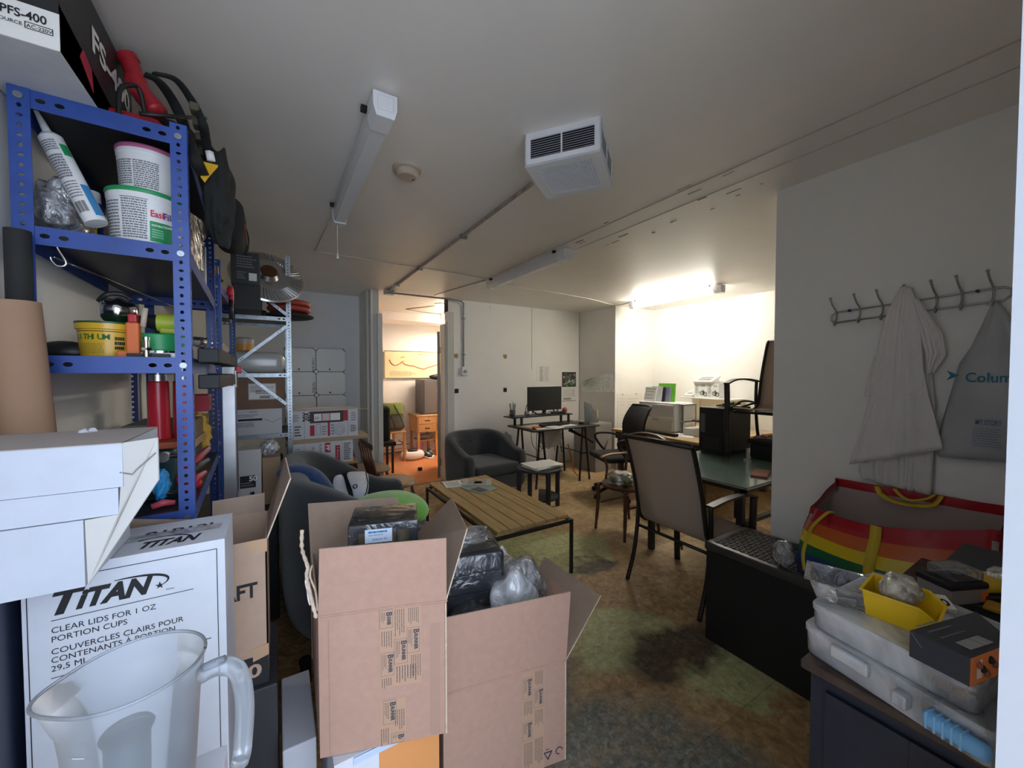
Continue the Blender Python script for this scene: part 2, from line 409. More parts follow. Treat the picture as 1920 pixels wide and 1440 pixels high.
    mm = nt.nodes.new('ShaderNodeMix'); mm.data_type = 'RGBA'; mm.blend_type = 'MULTIPLY'; mm.inputs[0].default_value = 0.75
    L(c, mm.inputs[6]); L(br.outputs[0], mm.inputs[7]); L(mm.outputs[2], b.inputs['Base Color'])
    bp = nt.nodes.new('ShaderNodeBump'); bp.inputs['Strength'].default_value = 0.5; bp.inputs['Distance'].default_value = 0.008
    bn = noi(45, 8, 1.0, 0.7); L(bn.outputs[0], bp.inputs['Height']); L(bp.outputs[0], b.inputs['Normal'])
    rr = nt.nodes.new('ShaderNodeMapRange'); rr.inputs[3].default_value = 0.35; rr.inputs[4].default_value = 0.75; L(fine.outputs[0], rr.inputs[0]); L(rr.outputs[0], b.inputs['Roughness'])
    return m
def ceiling_material():
    m = mat('ceiling paint', (0.82, 0.78, 0.73), 0.42, var=0.03, scale=2.0, bump=0.12, bscale=5)
    return m
fm = floor_material(); cm = ceiling_material()
room2wall = mat('room two wall paint', (0.74, 0.70, 0.66), 0.8)
ofloor = mat('orange painted floor', (0.56, 0.20, 0.072), 0.28, var=0.12, scale=4, bump=0.05, bscale=20)
LW, RW = -0.57, 2.39          # left wall, partition on the right
struct(MB().box((-0.75, -0.35, -0.05), (5.4, 4.93, 0), fm).box((-0.75, 4.93, -0.05), (0.97, 5.55, 0), fm), 'floor')
struct(MB().box((0.5, 4.93, -0.05), (4.2, 7.15, 0.002), ofloor).box((1.06, 4.90, 0), (1.98, 4.935, 0.006), mat('threshold strip', (0.45, 0.40, 0.32), 0.4)), 'floor_2')
struct(MB().box((-0.75, -0.35, CEIL), (5.4, 7.15, CEIL+0.1), cm).box((0.5, 6.45, 2.33), (4.2, 7.15, CEIL), cm), 'ceiling')
struct(MB().box((LW-0.12, -0.1, 0), (LW, 5.55, CEIL), wallm), 'wall_left')
struct(MB().box((LW, 5.42, 0), (0.95, 5.54, CEIL), wallm2), 'wall_back_left')
struct(MB().box((0.951, 4.95, 0), (1.03, 5.54, CEIL), trimm), 'wall_back_return')
struct(MB().box((2.0, 4.93, 0), (4.47, 5.05, CEIL), wallm), 'wall_back')
struct(MB().box((4.35, 4.13, 0), (4.47, 4.93, CEIL), wallm), 'wall_nook_side')
struct(MB().box((4.4705, 4.13, 0), (5.4, 4.25, CEIL), wallm), 'wall_nook_back')
struct(MB().box((5.2, -0.1, 0), (5.32, 4.25, CEIL), wallm), 'wall_right')
struct(MB().box((RW, 0.08, 0), (RW+0.12, 1.08, CEIL), wallm), 'wall_partition')
struct(MB().box((0.80, -0.10, 0), (5.3, 0.08, CEIL), wallm).box((LW-0.1, -0.10, 2.25), (0.8, 0.08, CEIL), wallm).box((LW-0.1, -0.10, 0), (-0.50, 0.08, 2.25), wallm), 'wall_front')
struct(MB().box((0.775, -0.11, 0), (0.80, 0.085, 2.25), mat('door jamb paint', (0.74, 0.78, 0.86), 0.5)).box((-0.50, -0.11, 0), (-0.478, 0.085, 2.25), trimm), 'door_1')
struct(MB().box((0.5, 7.0, 0), (4.2, 7.12, CEIL), room2wall), 'wall_room_two_far')
struct(MB().box((0.5, 5.54, 0), (0.6, 7.0, CEIL), room2wall), 'wall_room_two_left')
struct(MB().box((3.9, 5.05, 0), (4.0, 7.0, CEIL), room2wall), 'wall_room_two_right')
struct(MB().box((-2.6, -5.0, -0.06), (-2.5, -0.12, 3.2), mat('sky blocker brick', (0.4, 0.38, 0.36), 0.9)), 'wall_sky_blocker')  # unseen wall, added to keep sky light off the partition on the right
struct(MB().box((-2.6, -5.0, -0.12), (5.3, -0.12, -0.06), mat('pavement', (0.80, 0.80, 0.80), 0.9)), 'ground_outside')  # unseen ground, made this pale to bounce daylight up to the ceiling
# door opening without a header: stud post, casing left, casing right, open leaf
struct(MB().box((0.975, 4.84, 0), (1.072, 4.95, CEIL-0.001), trimm).box((0.982, 4.833, 0), (1.0, 4.84, CEIL-0.001), wallm), 'trim_1')
struct(MB().box((1.05, 4.80, 0), (1.105, 4.838, 2.17), trimm).box((1.073, 4.838, 0), (1.10, 5.03, 2.10), trimm).box((1.10, 4.86, 0), (1.115, 4.9, 2.08), trimm), 'trim_2')
struct(MB().box((1.955, 4.84, 0), (2.05, 4.93, 2.27), trimm).box((1.925, 4.86, 0), (1.957, 5.03, 2.11), trimm).box((1.94, 4.852, 0), (1.952, 4.86, 2.14), wallm).box((1.99, 4.92, 2.27), (2.0, 5.04, CEIL), matteblack), 'trim_3')
dl = struct(MB(T(1.885, 5.035, 0, rz=-20.5)).box((0, 0, 0.01), (0.037, 0.72, 2.02), mat('door leaf paint', (0.30, 0.27, 0.24), 0.5)), 'door_2')
for z in (0.18, 1.72):
    MB().box((1.915, 5.0, z), (1.93, 5.036, z+0.09), mat('hinge brass', (0.30, 0.24, 0.15), 0.4, metal=0.8)).build('hinge', dl)
# panel seams and plaster marks on the back wall
sm = mat('seam shadow gap', (0.20, 0.19, 0.18), 0.9)
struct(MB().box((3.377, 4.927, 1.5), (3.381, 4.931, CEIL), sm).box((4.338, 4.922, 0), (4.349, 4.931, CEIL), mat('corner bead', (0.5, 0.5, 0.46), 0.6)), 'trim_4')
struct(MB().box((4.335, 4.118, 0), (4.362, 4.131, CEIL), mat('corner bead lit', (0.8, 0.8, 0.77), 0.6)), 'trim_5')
# ceiling seam ridge and scuffs running with the fixtures
rs = random.Random(5)
cb = MB().box((1.93, 0.1, CEIL-0.004), (1.935, 3.9, CEIL+0.001), mat('ceiling seam', (0.52, 0.48, 0.43), 0.8)).box((2.10, 0.1, CEIL-0.003), (2.103, 2.9, CEIL+0.001), mat('ceiling seam', (0.5, 0.46, 0.4), 0.8))
for i in range(16):
    x, y = rs.uniform(1.9, 2.35), rs.uniform(1.0, 2.3)
    cb.box((x, y, CEIL-0.002), (x+rs.uniform(0.004, 0.012), y+rs.uniform(0.01, 0.09), CEIL+0.001), mat('ceiling scuff', (0.20, 0.17, 0.14), 0.9) if i % 3 == 0 else mat('ceiling patch', (0.50, 0.46, 0.40), 0.8))
struct(cb, 'trim_6')
# paint marks on the back wall
hb = MB()
for (x, z) in ((2.123, 1.206), (2.90, 1.203)): hb.box((x-0.028, 4.925, z-0.03), (x+0.028, 4.931, z+0.03), matteblack)
struct(hb, 'trim_7')
hb = MB(); tanm = mat('torn paint', (0.42, 0.27, 0.12), 0.9)
for (x, z) in ((2.117, 1.69), (2.901, 1.70)):
    hb.plate([(x-0.03, 4.929, z+0.03), (x-0.005, 4.929, z+0.025), (x+0.02, 4.929, z+0.035), (x+0.035, 4.929, z-0.005), (x+0.02, 4.929, z-0.035), (x-0.02, 4.929, z-0.03), (x-0.035, 4.929, z)][::-1], 0.003, tanm, n=V((0, -1, 0)))
struct(hb, 'trim_8')

# ------------------------------------------------------------------ ceiling lights
lensoff = mat('frosted diffuser', (0.76, 0.76, 0.77), 0.2)
lenson = mat('lit diffuser', (1.0, 0.95, 0.84), 0.5, emit=TUBE_POWER)
def strip_light(label, x, y0, y1, lit):
    t = thing('strip_light', label, 'ceiling light', (x, (y0+y1)/2, CEIL), 'strip lights on the ceiling')
    w, h = 0.042, 0.085
    prof = [(-w, 0.0), (-w, -0.05), (-w*0.75, -h), (w*0.75, -h), (w, -0.05), (w, 0.0)]
    def sweep(ya, yb, k, m, name, zoff=0):
        mb = MB(); P = [(x+a*k, CEIL-0.012+z*k+zoff) for a, z in prof]
        n = len(P); vs = [(a, ya, z) for a, z in P]+[(a, yb, z) for a, z in P]
        mb.add(vs, [(i, (i+1) % n, n+(i+1) % n, n+i) for i in range(n)]+[tuple(range(n-1, -1, -1)), tuple(range(n, 2*n))], m)
        return mb.build(name, t)
    sweep(y0+0.10, y1-0.07, 0.93, lenson if lit else lensoff, 'diffuser')
    for a, b in ((y0, y0+0.1), (y1-0.07, y1)): sweep(a, b, 1.0, lightwhite, 'end_cap')
    MB().rbox((x-0.028, y0-0.006, CEIL-0.075), (x+0.028, y0, CEIL-0.025), lightwhite, 0.005).build('end_plate', t)
    MB().box((x-0.032, y0+0.05, CEIL-0.014), (x+0.032, y1-0.03, CEIL), lightwhite).build('mounting_channel', t)
    mb = MB().cyl((x-0.01, y1-0.02, CEIL-0.09), (x-0.01, y1-0.02, CEIL-0.26), 0.0015, white, n=6).cyl((x-0.01, y1-0.02, CEIL-0.30), (x-0.01, y1-0.02, CEIL-0.26), 0.009, white, r1=0.002, n=10)
    mb.build('pull_cord', t)
    mb = MB()
    for yy in (y0+0.12, y1-0.12): mb.box((x-0.06, yy, CEIL-0.02), (x-0.03, yy+0.02, CEIL), black)
    mb.build('clip', t)
    return t
strip_light('unlit white strip light nearest the blue shelves, hanging pull cord', 0.347, 1.43, 2.64, False)
strip_light('unlit white strip light in the middle, beyond the square ceiling heater', 2.015, 2.42, 3.75, False)
strip_light('lit white strip light shining over the desks in the far right alcove', 4.313, 2.48, 3.80, True)

# smoke detector
sd = az(763, 316, CEIL)
cream = mat('aged cream plastic', (0.50, 0.42, 0.32), 0.5)
t = thing('smoke_detector', 'round cream smoke detector on the ceiling beside the nearest strip light', 'smoke detector', (sd.x, sd.y, CEIL))
MB().lathe([(0.068, 0), (0.068, -0.012), (0.060, -0.016)][::-1], cream, c=(sd.x, sd.y, CEIL), n=36).build('base', t, smooth=True, auto=40)
MB().lathe([(0.056, -0.015), (0.058, -0.03), (0.045, -0.044), (0.0, -0.046)][::-1], cream, c=(sd.x, sd.y, CEIL), n=36).cyl((sd.x+0.03, sd.y, CEIL-0.046), (sd.x+0.03, sd.y, CEIL-0.05), 0.004, black, n=8).build('cover', t, smooth=True, auto=40)

# ceiling heater: louvred sides, egg-crate bottom
A, B, C_ = V((0.914, 1.388, 0)), V((1.102, 1.130, 0)), V((1.375, 1.310, 0))
hw = (B-A).length; hd = (C_-B).length; ang = math.degrees(math.atan2((B-A).y, (B-A).x))
hz = 2.325
HX = T(A.x, A.y, hz, rz=ang)
t = thing('ceiling_heater', 'square white metal heater with louvred sides fixed to the ceiling', 'heater', tuple(HX @ V((hw/2, hd/2, CEIL-hz))), rz=ang)
hh = CEIL-hz; dark = mat('heater inside', (0.01, 0.012, 0.02), 0.9)
mb = MB(HX)
mb.box((0.006, 0.006, 0.006), (hw-0.006, hd-0.006, hh), dark)
fr = 0.025
for (o, xd, L_) in ((V((0, 0, 0)), XD, hw), (V((hw, 0, 0)), YD, hd), (V((hw, hd, 0)), -XD, hw), (V((0, hd, 0)), -YD, hd)):
    nrm = xd.cross(ZD)
    def bar(x0, x1, z0, z1, d=0.006):
        p = [o+xd*x0+ZD*z0, o+xd*x1+ZD*z0, o+xd*x1+ZD*z1, o+xd*x0+ZD*z1]
        mb.plate(p, d, lightwhite, n=nrm)
    bar(0, L_, 0, 0.028); bar(0, L_, hh-0.024, hh); bar(0, fr, 0.028, hh-0.024); bar(L_-fr, L_, 0.028, hh-0.024); bar(L_/2-0.003, L_/2+0.003, 0.028, hh-0.024)
mb.build('housing', t)
mb = MB(HX)
for (o, xd, L_) in ((V((0, 0, 0)), XD, hw), (V((hw, 0, 0)), YD, hd), (V((hw, hd, 0)), -XD, hw), (V((0, hd, 0)), -YD, hd)):
    nrm = xd.cross(ZD); k = 9; g = (hh-0.052)/k
    for i in range(k):
        z = 0.028+g*(i+0.55)
        for (xa, xb) in ((fr, L_/2-0.003), (L_/2+0.003, L_-fr)):
            mb.plate([o+xd*xa+ZD*z-nrm*0.002, o+xd*xb+ZD*z-nrm*0.002, o+xd*xb+ZD*(z+g*0.42)-nrm*0.006, o+xd*xa+ZD*(z+g*0.42)-nrm*0.006], 0.001, lightwhite, n=nrm)
mb.build('side_louvre', t)
mb = MB(HX); e = 0.045
mb.box((0, 0, -0.002), (hw, e, 0.006), lightwhite).box((0, hd-e, -0.002), (hw, hd, 0.006), lightwhite).box((0, e, -0.002), (e, hd-e, 0.006), lightwhite).box((hw-e, e, -0.002), (hw, hd-e, 0.006), lightwhite)
mb.build('bottom_frame', t)
mb = MB(HX); n = 18
for i in range(1, n):
    x = e+(hw-2*e)*i/n; mb.box((x-0.001, e, -0.001), (x+0.001, hd-e, 0.004), lightwhite)
    y = e+(hd-2*e)*i/n; mb.box((e, y-0.001, -0.001), (hw-e, y+0.001, 0.004), lightwhite)
mb.build('egg_crate_grille', t)

# conduits and cables
jb = V((1.187, 4.80, CEIL))
t = thing('junction_box', 'grey metal junction box at the ceiling above the doorway', 'junction box', (jb.x, jb.y, CEIL))
MB().rbox((jb.x-0.055, jb.y-0.05, CEIL-0.055), (jb.x+0.055, jb.y+0.05, CEIL-0.001), galv, 0.006).build('body', t)
MB().rbox((jb.x-0.05, jb.y-0.056, CEIL-0.05), (jb.x+0.05, jb.y-0.05, CEIL-0.006), alu, 0.003).build('cover_plate', t)
hp = az(997, 340, CEIL)
mb = MB().tube([(hp.x, hp.y, CEIL-0.014), (jb.x, 4.74, CEIL-0.014)], 0.011, conduitm)
for y in (2.6, 3.6, 4.4): mb.box((jb.x-0.03, y, CEIL-0.028), (jb.x+0.02, y+0.02, CEIL), galv)
tag(mb.build('conduit', smooth=True, auto=40), 'brown-grey metal conduit running from the ceiling heater to the doorway', 'conduit')
mb = MB().tube([(jb.x+0.055, 4.80, CEIL-0.03), (1.9, 4.80, CEIL-0.03), (2.17, 4.86, CEIL-0.03), (2.22, 4.895, CEIL-0.05), (2.225, 4.91, CEIL-0.1), (2.225, 4.915, 1.54)], 0.010, galv)
for z in (2.2, 1.7): mb.box((2.205, 4.915, z), (2.255, 4.93, z+0.015), galv)
tag(mb.build('conduit', smooth=True, auto=40), 'thin grey conduit crossing the doorway and dropping to the wall switch', 'conduit')
t = thing('wall_switch', 'grey metal switch box on the back wall right of the doorway', 'switch', (2.235, 4.93, 1.45))
MB().rbox((2.19, 4.885, 1.42), (2.28, 4.93, 1.54), lightwhite, 0.006).build('box', t)
MB().cyl((2.235, 4.885, 1.475), (2.235, 4.872, 1.475), 0.022, alu, n=20).build('dial', t, smooth=True, auto=40)
ww = mat('white cable', (0.66, 0.62, 0.55), 0.5)
p0 = az(590, 470, CEIL)
mb = MB().tube([(0.33, 2.66, CEIL-0.01), (0.31, 3.0, CEIL-0.005), (p0.x, p0.y, CEIL-0.005)], 0.0045, ww, n=6)
mb.tube(smoothpath([(p0.x, p0.y, CEIL-0.005), (0.9, 3.60, CEIL-0.006), (1.5, 3.62, CEIL-0.004), (1.96, 3.66, CEIL-0.006)], 4), 0.0045, ww, n=6)
mb.tube(smoothpath([(2.03, 3.79, CEIL-0.006), (2.5, 3.80, CEIL-0.012), (3.0, 3.84, CEIL-0.006), (3.66, 3.90, CEIL-0.012), (4.3, 4.08, CEIL-0.005), (4.31, 3.84, CEIL-0.006)], 5), 0.0045, ww, n=6)
tag(mb.build('ceiling_cable', smooth=True), 'white cable stapled across the ceiling between the strip lights', 'cable')
mb = MB().tube(smoothpath([(1.95, 3.72, CEIL-0.006), (1.85, 4.2, CEIL-0.006), (1.75, 4.77, CEIL-0.008)], 4), 0.005, conduitm, n=6)
tag(mb.build('ceiling_cable', smooth=True), 'thin brown cable on the ceiling from the middle strip light to the doorway', 'cable')

# ================================================================== LEFT SIDE: SHELVING AND WHAT IS ON IT
def perf(mb, o, xd, yd, w, h, pitch, m, hw=0.0058, hh=0.0038, alt=True, only=None):
    """a strip w wide and h long, punched with a row of oval holes (real openings)"""
    o, xd, yd = V(o), V(xd), V(yd); n = max(1, int(h/pitch)); p = h/n; N = 12
    for k in range(n):
        c = o+yd*(p*(k+0.5))+xd*(w/2)
        if only is not None and k not in only:
            mb.add([o+yd*p*k, o+xd*w+yd*p*k, o+xd*w+yd*p*(k+1), o+yd*p*(k+1)], [(0, 1, 2, 3)], m); continue
        a, b = (hw, hh) if (k % 2 or not alt) else (hh*1.15, hw*0.95)
        vs = []
        for j in range(N):
            t = 2*PI*(j+0.5)/N; cx, sy = math.cos(t), math.sin(t)
            vs.append(c+xd*a*cx+yd*b*sy)
        for j in range(N):
            t = 2*PI*(j+0.5)/N; cx, sy = math.cos(t), math.sin(t); q = max(abs(cx)/(w/2), abs(sy)/(p/2))
            vs.append(c+xd*cx/q+yd*sy/q)
        fs = [(j, N+j, N+(j+1) % N, (j+1) % N) for j in range(N)]
        mb.add(vs, fs, m)
        cs = [c+xd*(w/2)*sx+yd*(p/2)*sy for sx, sy in ((1, 1), (-1, 1), (-1, -1), (1, -1))]
        for q, cc in enumerate(cs):   # the four corner triangles
            pair = [(1, 0), (5, 4), (7, 6), (11, 10)][q]
            mb.add([vs[N+pair[1]], cc, vs[N+pair[0]]], [(0, 1, 2)], m)
def angle_unit(name, label, X, w, d, levels, top, steel, deck, pw=0.036, pitch=0.0236, braces=(), group='metal shelving units', beam=0.045, detail=(0, 1, 2, 3)):
    t = thing(name, label, 'shelving unit', tuple(X @ V((-w/2, d/2, 0))), group, rz=0)
    corners = [(0, 0, -1, 1), (-w, 0, 1, 1), (0, d, -1, -1), (-w, d, 1, -1)]
    for i, (x, y, sx, sy) in enumerate(corners):
        mb = MB(X)
        if i in detail:
            perf(mb, (x, y, 0), V((sx, 0, 0)), ZD, pw, top, pitch, steel)
            perf(mb, (x, y, 0), V((0, sy, 0)), ZD, pw, top, pitch, steel)
        else:
            mb.quad((x, y, 0), (x+sx*pw, y, 0), (x+sx*pw, y, top), (x, y, top), steel); mb.quad((x, y, 0), (x, y+sy*pw, 0), (x, y+sy*pw, top), (x, y, top), steel)
        mb.build('post', t, solid=0.0022)
    for z in levels:
        mb = MB(X)
        mb.box((-w+0.003, 0.003, z-0.004), (-0.003, d-0.003, z), deck)
        n = int((w-2*pw)/0.03)
        for y in (0.0025, d-0.0025):
            perf(mb, (-w+pw, y, z-beam), ZD, XD, beam, w-2*pw, 0.03, steel, hw=0.006, hh=0.009, alt=False, only={0, 1, n-2, n-1})
        for x in (-w+0.0025, -0.0025): mb.quad((x, pw, z-beam), (x, d-pw, z-beam), (x, d-pw, z), (x, pw, z), steel)
        mb.build('shelf', t, solid=0.002)
    for z in levels:
        for x in (-pw/2, -w+pw/2): MB(X).cyl((x, -0.001, z-beam/2), (x, -0.006, z-beam/2), 0.0085, galv, n=14).build('bolt', t)
        MB(X).cyl((0.001, d-pw/2, z-beam/2), (0.006, d-pw/2, z-beam/2), 0.0085, galv, n=10).build('bolt', t)
    return t
U1 = T(-0.21, 1.45, 0, rz=2.6)
angle_unit('shelving_unit', 'blue perforated steel shelving unit, the nearest to the left wall and door', U1, 0.33, 1.0, (0.12, 0.55, 1.05, 1.495, 1.815, 2.145), 2.16, bluesteel, shelfdark)
U2 = T(-0.245, 2.56, 0, rz=0)
angle_unit('shelving_unit', 'blue perforated steel shelving unit standing between the near blue one and the grey one', U2, 0.30, 0.86, (0.12, 0.6, 1.1, 1.55, 1.93), 2.05, bluesteel, shelfdark, detail=(0, 2))
U3 = T(0.105, 3.45, 0)
gz1, gz2, gz3 = ay(490, 592, 3.45).z, ay(490, 700, 3.45).z, ay(490, 815, 3.45).z
t = angle_unit('shelving_unit', 'grey galvanised shelving unit with diagonal braces at the far end of the row', U3, 0.52, 0.5, (0.12, gz3-0.42, gz3, gz2, gz1), ay(543, 480, 3.45).z, galv, mat('grey shelf deck', (0.16, 0.16, 0.15), 0.6), detail=(0, 2), beam=0.03, pw=0.032)
mb = MB()
for (a, b) in (((443, 680), (537, 612)), ((448, 692), (537, 758)), ((448, 520), (537, 590))):
    p, q = ay(*a, 3.445), ay(*b, 3.445); d_ = (q-p).normalized(); s_ = d_.cross(YD)*0.011
    mb.plate([p-s_, q-s_, q+s_, p+s_], 0.002, galv)
    for k in (0.08, 0.12, 0.82, 0.88): c = p+(q-p)*k; mb.cyl(c+V((0, -0.003, 0)), c+V((0, 0.0, 0)), 0.004, black, n=8)
mb.build('brace', t)

# ---- on top of the near blue unit
S5, S4, S3, S2 = 2.145, 1.815, 1.495, 1.05
t = thing('carton', 'black and white carton lettered PFS-400 overhanging the top of the blue shelves', 'box', (-0.475, 1.5, S5))
bk = mat('black printed card', (0.02, 0.02, 0.022), 0.45); wc = mat('grey-white printed card', (0.55, 0.55, 0.56), 0.5, var=0.1, scale=8)
x0, x1, y0, y1, z0, z1 = -0.566, -0.388, 1.24, 1.74, S5+0.001, 2.40
mb = MB().box((x0, y0, z0), (x1, y1, z1), bk).build('body', t)
mb = MB(); mb.box((x0, y0-0.002, z0), (x1, y0, z0+0.078), offwhite)
mb.text('PFS-400', (-0.472, y0-0.0025, z0+0.046), XD, ZD, 0.024, ink, bold=0.02, width=0.066)
mb.text('SOURCE  AC-220V', (-0.478, y0-0.0025, z0+0.030), XD, ZD, 0.010, ink, bold=0.01, width=0.080)
mb.frame(V((x0, y0-0.0025, z0)), XD, ZD, 0.128, 0.027, 0.169, 0.041, 0.0015, ink)
mb.build('label_panel', t)
mb = MB(); o = V((x1, y0, z0))
mb.plate([o, o+YD*0.5, o+YD*0.5+ZD*0.035, o+ZD*0.10], 0.001, wc, n=XD)
mb.plate([o+YD*0.10+V((0.0005, 0, 0.06)), o+YD*0.18+V((0.0005, 0, 0.02)), o+YD*0.17+V((0.0005, 0, 0.075)), o+YD*0.12+V((0.0005, 0, 0.09))], 0.001, redink, n=XD)
mb.text('FS-400', o+YD*0.17+V((0.001, 0, 0.13)), YD, ZD, 0.085, offwhite, bold=0.03, width=0.30)
mb.build('side_print', t)
MB().box((x0, y0, z0-0.0005), (x1, y1, z0+0.0005), wc).build('base_panel', t)

def Sh(px, py, Y): return ay(px, py, Y)
# red reciprocating tool lying in a black bag of tools
t = thing('power_tool', 'red and black power tool with a thick red handle on top of the blue shelves', 'power tool', (-0.28, 1.6, S5))
a, b, c = Sh(240, 108, 1.62), Sh(262, 170, 1.60), Sh(296, 212, 1.58)
MB().tube(smoothpath([a, (a+b)/2, b, c]), [0.021]*2+[0.023]*6+[0.027]*11, red, n=14).build('handle', t, smooth=True)
MB().cyl(a+V((-0.004, 0, 0.004)), a+V((0.004, 0, -0.012)), 0.026, red, n=14).build('butt', t, smooth=True, auto=40)
MB().rbox((-0.405, 1.52, S5), (-0.275, 1.64, S5+0.055), red, 0.02).rbox((-0.395, 1.515, S5+0.012), (-0.33, 1.52, S5+0.03), black, 0.003).text('SK', (-0.39, 1.5145, S5+0.016), XD, ZD, 0.014, offwhite, bold=0.03).build('body', t)
wire = mat('black cable', (0.012, 0.012, 0.012), 0.5)
h = [Sh(222, 200, 1.48), Sh(224, 172, 1.49), Sh(240, 160, 1.5), Sh(262, 170, 1.52), Sh(275, 195, 1.54)]
h[0].z = S5+0.006; h[-1].z = S5+0.02
MB().tube(smoothpath(h), 0.006, wire).build('power_cord', t, smooth=True)

t = thing('tool_bag', 'open black tool bag heaped on top of the blue shelves, straps hanging over the edge', 'bag', (-0.29, 1.85, S5))
canvas = mat('black canvas', (0.014, 0.015, 0.014), 0.9, bump=0.3, bscale=200)
MB().blob((-0.30, 1.86, S5+0.085), (0.115, 0.22, 0.085), canvas, seed=2, amp=0.25, nu=32, nv=18).build('body', t, smooth=True)
mb = MB()
mb.tube(smoothpath([Sh(272, 140, 1.52), Sh(300, 155, 1.54), Sh(330, 200, 1.62), Sh(350, 250, 1.58), ax(368, 300, -0.19), ax(382, 330, -0.185)]), 0.016, canvas, n=8, flat=0.3)
mb.tube(smoothpath([Sh(290, 138, 1.52), Sh(330, 150, 1.56), Sh(360, 190, 1.6), ax(378, 225, -0.18), ax(386, 262, -0.18), ax(392, 300, -0.18)]), 0.013, canvas, n=8, flat=0.4)
mb.build('strap', t, smooth=True)
MB().tube([Sh(262, 213, 1.47), Sh(330, 219, 1.50), ax(385, 222, -0.20)], 0.006, black).build('handle_bar', t, smooth=True)
mb = MB()
for k in range(5):
    p = ax(366+k*5, 205+k*28, -0.20); mb.rbox(p-V((0.012, 0.02, 0.012)), p+V((0.012, 0.02, 0.012)), mat('olive webbing', (0.09, 0.08, 0.05), 0.8), 0.004)
mb.build('buckle', t)

t = thing('backpack', 'black bag with a yellow flap hanging on the side of the blue shelves', 'bag', (-0.18, 1.95, 1.85))
c = ax(412, 372, -0.155)
MB().blob(c, (0.045, 0.10, 0.16), canvas, seed=5, amp=0.22, freq=2.6, nu=50, nv=30).build('body', t, smooth=True)
yl = mat('yellow cloth', (0.75, 0.42, 0.02), 0.8)
fy = c.y-0.115
pp = [ay(381, 303, fy), ay(411, 310, fy+0.03), ay(391, 332, fy), ay(384, 342, fy), ay(376, 332, fy)][::-1]
MB().plate(pp, 0.004, yl, n=-YD).build('flap', t)
MB().tube(smoothpath([ay(425, 378, fy+0.08), ay(430, 385, fy+0.08), ay(437, 392, fy+0.10)]), 0.006, canvas).tube([ay(392, 285, fy+0.02), ay(396, 302, fy+0.02)], 0.012, offwhite, n=6).build('strap', t, smooth=True)
t = thing('camera_bag', 'small rounded black bag with a red seam hanging below the yellow-flapped bag', 'bag', (-0.17, 2.3, 1.9))
c = ax(431, 424, -0.16)
MB().rbox(c-V((0.055, 0.12, 0.10)), c+V((0.055, 0.12, 0.10)), canvas, 0.05, 5).build('body', t, smooth=True)
MB().tube(smoothpath([c+V((0.057, -0.09, -0.01)), c+V((0.058, 0, -0.03)), c+V((0.057, 0.09, -0.045))]), 0.002, red, n=6).build('seam', t)
MB().tube(smoothpath([c+V((0.05, 0.10, -0.09)), c+V((0.055, 0.13, 0.0)), c+V((0.03, 0.13, 0.09))]), 0.008, canvas).build('strap', t, smooth=True)

# ---- shelf with the buckets
def bucket(name, label, c, r0, r1, h, lidm, body, printer):
    t = thing(name, label, 'tub', tuple(c))
    MB().lathe([(r0*0.97, 0), (r0, 0.006), (r1*0.985, h-0.025), (r1, h-0.022), (r1, h-0.010), (r1*0.99, h-0.008)], body, c=c, n=40).build('tub', t, smooth=True, auto=40)
    MB().lathe([(r1*1.02, h-0.012), (r1*1.03, h-0.004), (r1*1.01, h), (r1*0.9, h-0.001), (0.0, h-0.002)], lidm, c=c, n=40).build('lid', t, smooth=True, auto=40)
    printer(t)
    return t
def wrap(mb, c, r, th0, th1, z0, z1, m, n=16, lift=0.0006):
    """a patch of print that follows a round wall"""
    vs = []
    for i in range(n+1):
        a = th0+(th1-th0)*i/n
        for z in (z0, z1): vs.append(V(c)+V(((r(z)+lift)*math.cos(a), (r(z)+lift)*math.sin(a), z)))
    mb.add(vs, [(2*i, 2*i+2, 2*i+3, 2*i+1) for i in range(n)], m)
def wraplines(mb, c, r, th0, th1, z0, z1, n, m, seed=1, fill=0.5):
    rnd = random.Random(seed); h = (z1-z0)/n
    for i in range(n):
        z = z0+(i+0.5)*h; a = th0
        while a < th1-0.02:
            w = (th1-th0)*rnd.uniform(0.05, 0.2); e = min(a+w, th1); wrap(mb, c, r, a, e, z-h*fill/2, z+h*fill/2, m, n=3, lift=0.0009); a = e+(th1-th0)*0.025
c = V((-0.328, 1.585, S4+0.001)); r = lambda z: 0.078+0.008*z/0.16
